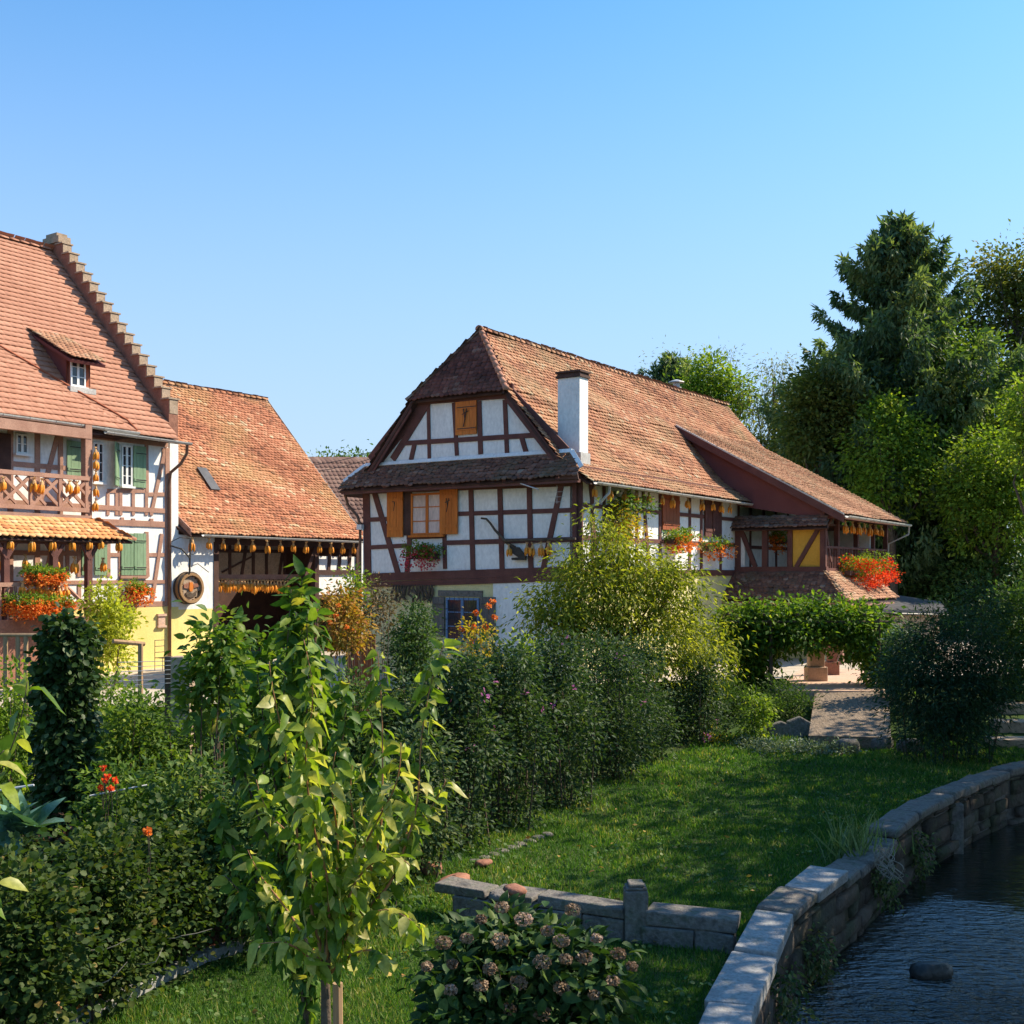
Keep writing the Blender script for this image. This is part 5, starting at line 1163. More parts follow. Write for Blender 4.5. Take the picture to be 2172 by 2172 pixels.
LF = {}
LF['flower'] = leafmat('window_box_leaf', [(0, (.05, .10, .015)), (.5, (.12, .20, .03)), (1, (.26, .30, .05))])
LF['orange'] = leafmat('orange_petal', [(0, (.75, .13, .02)), (.5, (.85, .25, .04)), (1, (.85, .40, .09))], .35, (1.1, 1, 1))
LF['red'] = leafmat('orange_red_petal', [(0, (.72, .03, .012)), (.6, (.88, .09, .02)), (1, (.9, .2, .04))], .35, (1.1, 1, 1))
LF['pink'] = leafmat('red_pink_petal', [(0, (.55, .03, .06)), (.6, (.72, .08, .12)), (1, (.8, .3, .33))], .35, (1.1, 1, 1))
def fbox(name, label, pl, zf, x0, x1, y0, y1, petal, nleaf, nfl, d=.3, box=True, depth=.25, low=.25, group='flower boxes of the houses'):
    a0, z0 = pl.px(*zf((x0+x1)/2, (y0+y1)/2), d); (b0, c0), (b1, c1) = pl.px(*zf(x0, y1), d), pl.px(*zf(x1, y0), d)
    hw, hh = abs(b1-b0)/2, abs(c1-c0)/2; t = thing(name, pl.p(a0, z0-hh, d), label, 'flower box', group)
    if box:
        mb = MB(); rect(mb, pl, a0-hw*.75, a0+hw*.75, z0-.12, z0+.06, d-.14, d+.06); mb.build('planter', M['timber_dark'], t)
    bl = [(tuple(pl.p(a0+hw*s_, z0+hh*.3+.05*k, d)), (hw*.5, depth, hh*.55)) for k, s_ in enumerate((-.5, 0, .5))]
    p, a, ck = crown(bl, nleaf//8, 8, .05, .2, .2); leaves('foliage', LEAF, p, a, .07+.05*rng.random(len(p)), LF['flower'], t, crown_tint(ck, len(p)))
    bl = [(tuple(pl.p(a0+hw*s_, z0-hh*low, d+.08)), (hw*.5, depth, hh*.75)) for s_ in (-.45, 0.05, .5)]
    p, a, ck = crown(bl, nfl//5, 5, .05, 0, .6); leaves('blossom', ROUND, p, a+np.array([.3, -.8, 0]), .055+.035*rng.random(len(p)), petal, t, rng.random(len(p)))
    return t
fbox('flower_box', 'orange geraniums below the closed green shutters of the left house', FL, z2, 1130, 1385, 1590, 1810, LF['orange'], 700, 900)
fbox('flower_box', 'long row of orange flowers on top of the porch balustrade, left house', PP, z2, 200, 610, 1480, 1640, LF['orange'], 1400, 900, d=.15)
fbox('flower_box', 'wide spilling mass of orange geraniums at the foot of the porch balustrade', PP, z2, 40, 680, 1720, 1930, LF['orange'], 1800, 2600, d=.35, box=False)
fbox('flower_box', 'pink and red hanging flowers under the orange shuttered gable window', G, z4, 560, 830, 1640, 1860, LF['pink'], 900, 420, d=.3)
fbox('flower_box', 'yellow and orange flowers under the red shutter on the sunny side wall', S, z5, 1150, 1350, 1470, 1680, LF['orange'], 1100, 700)
fbox('flower_box', 'drooping orange flowers next to the lean-to, under dark shutters', S, z5, 1470, 1680, 1540, 1740, LF['orange'], 600, 500)
fbox('flower_box', 'huge ball of bright red geraniums on the lean-to railing', LS, z6, 1320, 1600, 1230, 1580, LF['red'], 2600, 4600, d=.45, depth=.4, low=.1)
fbox('hanging_basket', 'orange flowers hanging inside the open loggia', Plane(hm.w(UC+1.2, 0, 0), VDIR, -UDIR), z6, 690, 860, 1050, 1250, LF['orange'], 600, 400, d=0, group=None)['category'] = 'flower basket'

# ================================================================== TREES OF THE BACKGROUND
DG = leafmat('dark_spruce_needles', [(0, (.018, .034, .020)), (.5, (.04, .065, .032)), (.85, (.085, .105, .045)), (1, (.14, .15, .06))], .4, k=2.6)
G1 = leafmat('mid_green_leaf', [(0, (.03, .062, .014)), (.5, (.055, .10, .02)), (.85, (.11, .16, .028)), (1, (.19, .22, .04))], k=1.65)
G2 = leafmat('yellow_green_leaf', [(0, (.045, .085, .012)), (.4, (.09, .15, .018)), (.8, (.18, .24, .03)), (1, (.32, .34, .05))], k=1.45)
G3 = leafmat('blue_green_willow_leaf', [(0, (.020, .042, .030)), (.5, (.040, .072, .048)), (1, (.075, .11, .07))], .3, k=2.1)
G4 = leafmat('olive_brown_leaf', [(0, (.045, .062, .016)), (.5, (.085, .10, .026)), (.85, (.15, .14, .04)), (1, (.24, .18, .05))], k=1.7)
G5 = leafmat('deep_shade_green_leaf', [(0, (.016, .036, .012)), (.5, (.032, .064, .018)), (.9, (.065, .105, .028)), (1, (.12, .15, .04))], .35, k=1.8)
G6 = leafmat('pale_birch_leaf', [(0, (.06, .07, .03)), (.5, (.13, .14, .06)), (1, (.28, .27, .13))])
def gz(x, y): return float(gh(np.array([x]), np.array([y]))[0])
def base_at(px, Y, dy=0): x = (px-CX)/F*Y; return Vector((x, Y+dy, gz(x, Y+dy)))

FINE = (np.array([(0, 0, 0), (.16, .4, .03), (0, 1, -.1), (-.16, .4, .03)], float), np.array([(0, 1, 2), (0, 2, 3)]))
# spruce with several leading shoots
def spruce(name, label, px, Y, ytop, prof, nb, mat, group, spray=.55, per=46):
    b = base_at(px, Y); ztop = at(px, ytop, Y).z; t = thing(name, b, label, 'tree', group)
    mb = MB(); mb.tube([b, b.lerp(Vector((b.x, b.y, ztop)), .5), Vector((b.x, b.y, ztop))], [.45, .28, .04], 9)
    Pp, Aa, Tt = [], [], []
    zs_, rs_ = zip(*[(at(px, y, Y).z, r/F*Y) for y, r in prof]); zs_ = np.array(zs_[::-1]); rs_ = np.array(rs_[::-1])
    for k in range(nb):
        z = zs_[0]+(ztop-zs_[0])*((k+.5)/nb)**1.0; R_ = np.interp(z, zs_, rs_)*random.uniform(.6, 1.3); az = k*2.399+random.gauss(0, .3)
        d = Vector((math.cos(az), math.sin(az), 0)); n_ = 8; pts = [Vector((b.x, b.y, z))+d*(R_*i/n_)+ZD*(-.18*R_*math.sin(math.pi*i/n_)+.22*R_*(i/n_)**2+random.gauss(0, .03)) for i in range(n_+1)]
        mb.tube(pts, [max(.012, .06*(1-i/n_)) for i in range(n_+1)], 4, cap=False)
        m_ = int(per*(.35+R_/3)); tt0 = random.random()
        for j in range(m_):
            s_ = random.random()**.7; q = Vector(pts[int(s_*n_)]).lerp(pts[min(n_, int(s_*n_)+1)], (s_*n_) % 1)
            side = d.cross(ZD)*random.gauss(0, .16*R_*(1.1-s_)+.12)
            q = q+side; L = random.uniform(.4, 1.0)*spray
            for h_ in range(5):
                Pp.append(q-ZD*(L*h_/5)+Vector((random.gauss(0, .07), random.gauss(0, .07), .05))); up_ = .9 if s_ > .85 and h_ < 2 else 0
                Aa.append((d.x*.5+random.gauss(0, .5), d.y*.5+random.gauss(0, .5), -.8+random.gauss(0, .4)+up_*1.3)); Tt.append(tt0*.6+random.random()*.4)
    for k in range(60):   # upright leading tips
        az = random.random()*6.28; r_ = random.random()**.6*np.interp(ztop-1.4, zs_, rs_)*1.15; q = Vector((b.x+math.cos(az)*r_, b.y+math.sin(az)*r_, ztop-.2-r_*1.0+random.gauss(0, .2)))
        mb.tube([q-ZD*.8, q+ZD*.4], [.03, .008], 4)
        for j in range(30): 
            h_ = random.random(); Pp.append(q+ZD*(h_*1.3-.9)); Aa.append((random.gauss(0, .6), random.gauss(0, .6), .9)); Tt.append(random.random())
    mb.build('trunk', M['bark'], t)
    p = np.array([tuple(x) for x in Pp]); leaves('crown', FINE, p, np.array(Aa), .42*(.6+.7*rng.random(len(p))), mat, t, np.array(Tt)); return t
gT = 'tall trees behind the lean-to'
spruce('spruce_tree', 'tall dark spruce with drooping branches, highest tree in the photo', 1905, 62, 462, [(462, 14), (500, 48), (550, 88), (620, 112), (700, 140), (770, 180), (860, 215), (1050, 225), (1200, 225)], 230, DG, None, spray=.75, per=62)
tree('tree', 'olive brown tree with open branches at the right edge beside the spruce top', 'tree', [pblob(2150, 580, 64, 75, 55), pblob(2080, 670, 64, 60, 40), pblob(2180, 690, 64, 60, 50), pblob(2110, 610, 64, 55, 40), pblob(2230, 600, 64, 80, 80), pblob(2170, 770, 64, 80, 50), pblob(2060, 730, 64, 40, 30)], G4, 420, 34, .42, .26, base_at(2190, 64), .4, group=gT)
tree('tree', 'broad green tree directly in front of the spruce, right half', 'tree', [pblob(1990, 760, 60, 90, 70), pblob(2060, 810, 60, 90, 90), pblob(1960, 850, 60, 80, 80), pblob(2080, 930, 60, 90, 90), pblob(2020, 950, 60, 110, 90), pblob(1980, 1050, 60, 100, 90)], G1, 620, 34, .5, .27, base_at(2030, 60), .4, group=gT, shift=.08)
tree('tree', 'dark green tree filling the left flank of the spruce', 'tree', [pblob(1740, 830, 60, 40, 50), pblob(1735, 870, 60, 50, 60), pblob(1820, 900, 60, 80, 70), pblob(1720, 930, 60, 45, 50)], G4, 560, 32, .5, .27, base_at(1790, 60), .35, group=gT, shift=-.12)
tree('willow_tree', 'blue green willow beside the lean-to roof', 'tree', [pblob(1790, 900, 66, 80, 75), pblob(1745, 985, 66, 75, 90), pblob(1840, 980, 66, 80, 90), pblob(1790, 1060, 66, 100, 90)], G3, 620, 34, .5, .3, base_at(1795, 66), .35, droop=1.1, tpl=NARROW, group=gT)
tree('ash_tree', 'bright yellow green tree in front of the willow', 'tree', [pblob(1885, 890, 57, 55, 45), pblob(1860, 960, 57, 70, 60), pblob(1930, 950, 57, 60, 60), pblob(1900, 1030, 57, 85, 70), pblob(1850, 1060, 57, 50, 60)], G2, 300, 30, .38, .24, base_at(1900, 57), .22, group=gT)
tree('ash_tree', 'yellow green tree at the right edge level with the lean-to roof', 'tree', [pblob(2110, 970, 55, 75, 55), pblob(2150, 1040, 55, 75, 70), pblob(2060, 1040, 55, 70, 65), pblob(2110, 1110, 55, 90, 70)], G2, 380, 32, .38, .23, base_at(2110, 55), .22, group=gT)
tree('tree', 'bright lime tree tip cut by the right edge above the yellow green tree', 'tree', [pblob(2175, 860, 50, 35, 60), pblob(2190, 950, 50, 45, 60), pblob(2230, 900, 50, 60, 90)], G2, 160, 30, .3, .2, base_at(2210, 50), .2, group=gT, shift=.1)
for i, (px, py, Y, rx, ry, lb) in enumerate([(1850, 1190, 62, 90, 110, 'dark leafy mass right behind the red geranium ball'), (1990, 1160, 60, 110, 100, 'dark green tree between the geranium ball and the right edge'), (2120, 1230, 56, 110, 90, 'very dark tree low at the right edge'), (1720, 1080, 66, 80, 90, 'dark tree showing just above the lean-to ridge line')]):
    tree('tree', lb, 'tree', [pblob(px, py, Y, rx, ry), pblob(px-rx*.5, py+60, Y, rx*.7, ry*.8), pblob(px+rx*.5, py+50, Y, rx*.7, ry*.8)], G5, 420, 32, .5, .27, base_at(px, Y), .3, group='dark trees low on the right')
gB = 'trees behind the roof ridge'
spruce('pine_tree', 'dark pine tip just above the ridge of the white house', 1425, 78, 752, [(752, 12), (800, 55), (860, 80), (1000, 100)], 60, DG, gB, spray=.6, per=40)
tree('tree', 'yellow green tree behind the metal flue on the ridge', 'tree', [pblob(1505, 800, 74, 45, 45), pblob(1540, 850, 74, 55, 50), pblob(1480, 850, 74, 50, 45)], G2, 240, 26, .5, .28, base_at(1510, 74), .25, group=gB)
tree('birch_tree', 'thin wispy pale tree with sky showing through, right of the ridge end', 'tree', [pblob(1640, 800, 72, 35, 50), pblob(1610, 870, 72, 50, 60), pblob(1670, 850, 72, 40, 70), pblob(1640, 930, 72, 60, 50)], G6, 130, 26, .55, .26, base_at(1650, 72), .22, droop=1.2, tpl=NARROW, group=gB, hollow=.2)
tree('birch_tree', 'airy twiggy treetop above the dark pine and the ridge', 'tree', [pblob(1460, 765, 84, 70, 26), pblob(1530, 775, 84, 60, 30), pblob(1390, 790, 84, 40, 20)], G6, 46, 16, .6, .26, base_at(1470, 84), .2, droop=.2, tpl=NARROW, group=gB, hollow=.1)
tree('tree', 'olive tree filling the gap between birch and willow', 'tree', [pblob(1690, 900, 70, 40, 60), pblob(1700, 980, 70, 50, 50), pblob(1600, 960, 70, 60, 40)], G4, 200, 26, .5, .27, base_at(1690, 70), .25, group=gB)
tree('tree', 'small strip of treetops behind the far dark roof', 'tree', [pblob(700, 985, 90, 45, 18), pblob(755, 983, 90, 40, 16), pblob(800, 985, 90, 40, 16)], G1, 90, 20, .5, .3, base_at(740, 90), .2)
# trees along the right bank, beside the picture, whose shade falls on lawn and river
gR = 'riverside trees right of the view'
for (x, y, z, r, lb) in [(14.6, 17.8, 7.2, 3.6, 'dense dark tree on the right bank opposite the low stone wall'), (12.2, 12.8, 6.6, 3.2, 'dense tree on the right bank near the bridge'), (9.6, 9.4, 4.6, 2.4, 'smallest tree on the right bank, nearest the bridge'), (16.5, 23.5, 8.6, 4.2, 'large dense tree on the right bank before the river bend'), (20.0, 27.5, 7.6, 4.0, 'tall dense tree on the right bank at the river bend'), (18.5, 19.5, 10.2, 3.8, 'tallest tree on the right bank')]:
    tree('riverside_tree', lb, 'tree', [((x, y, z), (r, r, r*.8)), ((x-.8, y+1.6, z-1.6), (r*.8, r*.8, r*.6)), ((x+1, y-1, z-2.2), (r*.8, r*.8, r*.6)), ((x-1.6, y-.6, z-2.6), (r*.6, r*.6, r*.6))], G1, 330, 20, .42, .30, (x, y, gz(x, y)), .3, group=gR)

# ================================================================== GARDEN PLANTS
def shrub(name, label, cat, blobs, mat, n, ls, base, tpl=LEAF, sig=.12, per=12, droop=.2, group=None, hollow=.3, stems=8, shift=0.0, bark=None, up_j=.7):
    base = Vector(base); t = thing(name, base, label, cat, group)
    mb = MB(); tips = []
    for b_ in blobs:
        for k in range(max(2, stems//len(blobs)) if stems else 0):
            d = Vector((random.gauss(0, 1), random.gauss(0, 1), abs(random.gauss(.6, .6)))).normalized(); tips.append(Vector(b_[0])+Vector((d.x*b_[1][0], d.y*b_[1][1], d.z*b_[1][2]))*.85)
    for tp in tips:
        s0 = base+Vector((random.gauss(0, .12)+(tp.x-base.x)*.7, random.gauss(0, .12)+(tp.y-base.y)*.5, -.05)); mid = s0.lerp(tp, .5)+Vector((random.gauss(0, .06), random.gauss(0, .06), .05)); mb.tube([s0, mid, tp], [.018, .012, .004], 5)
    if stems: mb.build('stems', bark or M['bark'], t)
    p, a, ck = crown(blobs, n//per, per, sig, droop, hollow); leaves('foliage', tpl, p, a, ls*(.6+.75*rng.random(len(p))), mat, t, np.clip(crown_tint(ck, len(p), .45)+shift, 0, 1), up_j)
    return t
def gblob(px, py, Y, rx, ry, dep=None): return pblob(px, py, Y, rx, ry, dep)
MEDIUM = (np.array([(0, 0, 0), (.17, .42, .04), (0, 1, -.16), (-.17, .42, .04)], float), np.array([(0, 1, 2), (0, 2, 3)]))
PG = leafmat('peach_leaf', [(0, (.06, .085, .012)), (.35, (.14, .17, .02)), (.7, (.25, .26, .035)), (.9, (.38, .36, .05)), (1, (.46, .36, .08))], .5)
t = tree('peach_tree', 'sunlit yellow green peach tree with drooping leaves before the white house corner', 'tree', [gblob(1300, 1175, 29, 60, 50), gblob(1240, 1222, 29, 70, 50), gblob(1375, 1225, 29, 75, 50), gblob(1175, 1295, 29, 70, 55), gblob(1290, 1260, 29, 110, 80), gblob(1430, 1280, 29, 75, 70), gblob(1370, 1360, 28.5, 120, 70), gblob(1490, 1390, 28.5, 65, 70), gblob(1210, 1330, 28.5, 80, 60), gblob(1270, 1110, 29.2, 25, 35), gblob(1440, 1210, 29, 30, 30)], PG, 900, 20, .24, .15, base_at(1320, 29), .09, droop=.75, tpl=MEDIUM)
YV = leafmat('orange_autumn_vine_leaf', [(0, (.16, .17, .02)), (.4, (.34, .26, .03)), (.75, (.50, .25, .03)), (1, (.55, .12, .03))], .5)
shrub('climbing_vine', 'vine turning yellow and orange on the side wall beneath the downpipe', 'vine', [(tuple(S.p(*S.px(*z5(x, y)), .25)), (r, r*.5, r)) for x, y, r in ((620, 1380, .5), (700, 1420, .5), (600, 1470, .5), (720, 1490, .45))], YV, 1500, .11, hm.w(1.9, -.4, 0), per=8)
shrub('climbing_vine', 'dark green vine shoots under the eave above the orange vine', 'vine', [(tuple(S.p(*S.px(*z5(x, y)), .3)), (r*1.2, r*.5, r*.7)) for x, y, r in ((650, 1180, .35), (690, 1250, .4), (820, 1270, .4), (620, 1310, .35))], G1, 900, .12, hm.w(2.2, -.4, 0), per=8)
# dark hedge shrubs
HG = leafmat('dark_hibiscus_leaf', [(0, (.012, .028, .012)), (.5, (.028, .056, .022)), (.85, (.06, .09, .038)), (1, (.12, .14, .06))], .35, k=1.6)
PK = leafmat('mauve_petal', [(0, (.38, .10, .35)), (1, (.55, .2, .40))], .3, (1, 1, 1))
for i, (px, yb, yt, Y) in enumerate([(965, 1800, 1385, 17.2), (1075, 1782, 1355, 18.6), (1185, 1745, 1345, 20.4), (1290, 1692, 1345, 22.8), (1345, 1645, 1345, 25.2), (1475, 1610, 1385, 27.6)]):
    r = 82-i*3; b = base_at(px, Y); w_ = ['beside the flat slab at the near end', 'next to the near end', 'third from the near end', 'fourth from the near end', 'next to the far end', 'at the far end by the rockery']
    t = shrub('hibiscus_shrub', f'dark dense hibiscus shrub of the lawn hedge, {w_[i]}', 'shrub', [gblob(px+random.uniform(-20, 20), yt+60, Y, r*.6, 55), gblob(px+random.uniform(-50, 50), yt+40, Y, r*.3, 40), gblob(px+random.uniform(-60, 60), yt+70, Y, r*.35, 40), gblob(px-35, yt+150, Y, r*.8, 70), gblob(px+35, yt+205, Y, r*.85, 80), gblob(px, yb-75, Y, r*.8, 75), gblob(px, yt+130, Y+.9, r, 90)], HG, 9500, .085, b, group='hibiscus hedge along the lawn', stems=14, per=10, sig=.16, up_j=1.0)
    bl = [((c_[0][0], c_[0][1]-.25, c_[0][2]), c_[1]) for c_ in [gblob(px, yt+120, Y, r, 90)]]; p, a, ck = crown(bl, 5, 5, .03, 0, 1.0); leaves('blossom', ROUND, p, a, .05+.02*rng.random(len(p)), PK, t)
# arch of vines
VG = leafmat('arch_vine_leaf', [(0, (.02, .045, .008)), (.5, (.05, .10, .015)), (.85, (.13, .19, .022)), (1, (.28, .32, .04))], .45, k=1.7)
t = shrub('vine_arch', 'thick green vine trained as an arch in front of the lean-to', 'vine', [gblob(1575, 1310, 32.5, 55, 32), gblob(1640, 1310, 32.5, 60, 34), gblob(1710, 1305, 32.5, 60, 34), gblob(1780, 1312, 32.5, 55, 38), gblob(1845, 1335, 32.5, 50, 50), gblob(1885, 1390, 32.5, 42, 60), gblob(1610, 1365, 32.5, 50, 50), gblob(1595, 1430, 32.5, 38, 60), gblob(1640, 1480, 32.3, 35, 40), gblob(1875, 1440, 32, 38, 50), gblob(1650, 1340, 32.5, 60, 30), gblob(1760, 1335, 32.5, 60, 26), gblob(1690, 1350, 32.3, 80, 28), gblob(1820, 1365, 32.3, 45, 40), gblob(1570, 1350, 32.3, 45, 45)], VG, 21000, .15, base_at(1600, 32.5), droop=.4, stems=0, per=12, sig=.17)
mb = MB()
for px in (1625, 1850):
    for dy in (-.6, .6): q = base_at(px, 32.5, dy); mb.tube([q, q+ZD*2.3], .05, 6)
for k in range(6):
    a_, b_ = base_at(1540+k*70, 32.5, -.7), base_at(1540+k*70, 32.5, .7); mb.tube([Vector((a_.x, a_.y, 2.1)), Vector((b_.x, b_.y, 2.1))], .04, 5)
for dy in (-.6, .6): mb.tube([Vector((base_at(1540, 32.5).x, 32.5+dy, 1.9)), Vector((base_at(1890, 32.5).x, 32.5+dy, 1.9))], .035, 6)
mb.build('wooden_frame', M['bark'], t)
# stone pillars under the arch
gp = 'stone gate pillars on the terrace'
for i, (px, py, lb) in enumerate([(1735, 1445, 'pale stone gate pillar on the terrace, nearer and wider one'), (1768, 1432, 'reddish stone gate pillar on the terrace, farther one behind the wrought iron gate')]):
    b = onz(px, py, .06); t = thing('gate_pillar', b, lb, 'pillar', gp); mb = MB(); w_ = .30 if i == 0 else .2
    mb.box(b.x-w_, b.x+w_, b.y, b.y+w_*1.6, b.z-.1, b.z+.42); mb.build('plinth', M['pinkstone'] if i == 0 else M['redstone'], t, bevel=.03)
    mb = MB(); mb.box(b.x-w_*.75, b.x+w_*.75, b.y+.06, b.y+w_*1.4, b.z+.42, b.z+1.85); mb.build('shaft', M['pinkstone'] if i == 0 else M['redstone'], t, bevel=.02)
    mb = MB(); mb.box(b.x-w_, b.x+w_, b.y, b.y+w_*1.6, b.z+1.85, b.z+2.0); mb.build('cap', M['sandstone'], t, bevel=.03)
g_ = onz(1800, 1428, .06); t = thing('iron_gate', g_, 'open wrought iron gate leaf beside the reddish pillar', 'gate'); mb = MB()
for k in range(8): mb.tube([g_+Vector((-.05+k*.055, .1+k*.05, .3)), g_+Vector((-.05+k*.055, .1+k*.05, 1.6))], .008, 5)
for z_ in (.32, .9, 1.2, 1.58): mb.tube([g_+Vector((-.07, .08, z_)), g_+Vector((.36, .5, z_))], .01, 5)
mb.build('bars', M['antenna'], t)
# big dark bush at the right
RG = leafmat('bluish_dark_bush_leaf', [(0, (.008, .022, .012)), (.5, (.02, .05, .026)), (.9, (.04, .09, .045)), (1, (.09, .14, .07))], .3)
shrub('riverside_bush', 'large bluish green bush by the river wall at the right', 'bush', [gblob(1980, 1480, 25, 95, 85), gblob(2050, 1470, 25, 85, 95), gblob(1930, 1420, 25, 60, 70), gblob(2040, 1360, 25, 75, 70), gblob(2100, 1420, 25, 60, 80), gblob(2000, 1560, 25, 100, 50), gblob(1970, 1350, 25.5, 50, 50), gblob(2080, 1290, 26, 45, 50)], RG, 22000, .12, base_at(2010, 25), tpl=NARROW, stems=20, per=12, sig=.2)
shrub('riverside_bush', 'dark tangle of shrubs at the right edge above the river', 'bush', [gblob(2150, 1330, 31, 70, 90), gblob(2170, 1440, 31, 60, 90), gblob(2130, 1500, 31, 50, 50)], G5, 8000, .14, base_at(2160, 31), stems=10, per=12, sig=.2)
shrub('riverside_bush', 'pale flowering shrub between arch and bluish bush', 'bush', [gblob(1930, 1380, 30, 40, 60), gblob(1900, 1440, 30, 30, 50)], G3, 2500, .12, base_at(1925, 30), stems=8, per=10, sig=.15)
# stone steps right edge
st = thing('stone_steps', onz(2140, 1500, -.3), 'worn stone steps at the right edge above the river wall', 'steps')
for k in range(4):
    a_ = onz(2110+k*8, 1575-k*38, -.75+k*.25); mb = MB(); mb.box(a_.x, a_.x+2.0, a_.y, a_.y+.6, -1.1, -.68+k*.25); mb.build('step', M['sandstone'], st, bevel=.03)
# rockery planting
SG = leafmat('silver_green_leaf', [(0, (.06, .09, .06)), (.5, (.11, .15, .10)), (1, (.20, .25, .18))], .2)
shrub('silver_cushion_plant', 'low silvery green cushion plants at the foot of the rockery', 'plant', [gblob(1640, 1588, 26.6, 70, 14), gblob(1720, 1592, 26.4, 70, 16), gblob(1790, 1590, 26.2, 35, 14), gblob(1590, 1585, 27, 40, 14)], SG, 6500, .07, onz(1690, 1602, -.9), stems=6, per=10, sig=.08, droop=-.4)
shrub('young_shrub', 'light green young shrub left of the upright stone slabs', 'shrub', [gblob(1610, 1500, 27.5, 22, 30), gblob(1600, 1545, 27.5, 25, 25)], G2, 1100, .10, base_at(1605, 27.5), stems=6, per=8)
shrub('flower_clump', 'yellowish grass clump at the far end of the hedge', 'plant', [gblob(1515, 1585, 27.5, 28, 22)], YV, 500, .12, base_at(1515, 27.5), tpl=NARROW, droop=-.8, stems=4, per=8)
shrub('reedy_shrub', 'dark reedy plants between the vine arch and the upright slabs', 'plant', [gblob(1665, 1475, 30.2, 40, 35), gblob(1700, 1500, 29.5, 28, 35), gblob(1640, 1510, 29.5, 40, 35), gblob(1580, 1500, 29.5, 50, 40), gblob(1540, 1470, 30, 40, 50)], G5, 5200, .13, base_at(1660, 29.8), tpl=NARROW, stems=8, per=10, sig=.12, droop=-.2)
# blades of grass and tufts
def tuft(label, c, n, ln, spread, mat, name='grass_tuft', group=None):
    t = thing(name, c, label, 'grass', group); p = np.array(c)[None]+rng.normal(size=(n, 3))*np.array([spread, spread, 0]); ax = rng.normal(size=(n, 3))*.35+np.array([0, 0, 1.0])
    s_ = ln*(.5+.7*rng.random(n)); V, T, tt = scatter(BLADE2, p, frames(ax, rng.normal(size=(n, 3))), s_, rng.random(n)); fast('blades', V, T, tt, mat, t); return t
BLADE2 = (np.array([(-.02, 0, 0), (.02, 0, 0), (-.018, .4, .02), (.018, .4, .02), (-.01, .75, .12), (.012, .75, .12), (.0, .95, .3)], float), np.array([(0, 1, 3), (0, 3, 2), (2, 3, 5), (2, 5, 4), (4, 5, 6)]))
GR = leafmat('lawn_grass_blade', [(0, (.022, .060, .011)), (.5, (.042, .105, .018)), (.85, (.095, .16, .03)), (1, (.22, .21, .08))], .4, k=1.6)
RD = leafmat('tall_pale_grass', [(0, (.06, .10, .035)), (1, (.20, .25, .12))], .35)
tuft('tuft of tall pale grass on the lawn by the river wall, upper one', tuple(onz(1812, 1830, -.88)), 90, .75, .16, RD, group='tall grass tufts')
tuft('tuft of tall pale grass by the dry roots, lower one', tuple(onz(1845, 1810, -.88)), 60, .55, .2, RD, group='tall grass tufts')
c = Vector((2.62, 10.9, -1.35)); tuft('green tuft growing from the river wall at the bottom right', tuple(c), 110, .28, .07, RD)
for k, (s_, z_) in enumerate([(9.5, -1.25), (12.2, -1.1), (14.0, -1.2), (17.0, -1.0), (19.2, -1.0)]):
    p, d = onpath(s_); n = Vector((d.y, -d.x, 0)); c = p+n*.12+ZD*z_
    shrub('wall_weed', f'{ORD[k]} nearest weed hanging from the river wall face', 'plant', [((c.x, c.y, c.z), (.22, .12, .25)), ((c.x+.1, c.y+.2, c.z-.3), (.18, .1, .22))], HG, 420, .07, c-n*.1, group='weeds on the river wall', stems=4, per=7, sig=.06, droop=.8, shift=.3)
def lawn(name, regions):
    P_ = []
    for (xa, xb, ya, yb, dens) in regions:
        n = int((xb-xa)*(yb-ya)*dens); x = rng.uniform(xa, xb, n); y = rng.uniform(ya, yb, n); d = riverdist(x, y)
        hedge = (x-(-1.2))*.0; hx = -1.1+(y-16.5)*(5.4-(-1.1))/(28.5-16.5)
        keep = (d > .54) & ((y < 16.6) | (x > hx-.35)) & (x > CURB(y))
        P_.append(np.stack([x[keep], y[keep], gh(x[keep], y[keep])-.005], 1))
    p = np.concatenate(P_); n = len(p)
    patch = .5+.5*np.sin(p[:, 0]*2.1+np.sin(p[:, 1]*1.3)*2)*np.sin(p[:, 1]*1.7+p[:, 0])
    ax = rng.normal(size=(n, 3))*.38+np.array([0, 0, 1.0]); s_ = (.032+.045*rng.random(n))*(.75+.5*patch)*(1+.02*p[:, 1])
    wd = (.8+.5*rng.random(n))*(p[:, 1]/9)
    V, T, tt = scatter(BLADE, p, frames(ax, rng.normal(size=(n, 3))), s_, np.clip(.25*rng.normal(size=n)+.25+.5*patch, 0, 1), wd); o = fast(name, V, T, tt, GR); tag(o, 'short green lawn grass', 'grass', kind='stuff')
cx_ = np.array([(p.y, p.x) for p in cpts]); 
def CURB(y): return np.where(y < 15, np.interp(y, cx_[:, 0], cx_[:, 1])+.14-.0*(y < 9.9), -2.6)
lawn('grass', [(-5, 3, 9.2, 12, 3600), (-4, 4.4, 12, 15, 2400), (-3, 7, 15, 19, 1400), (-1, 12, 19, 28, 650)])
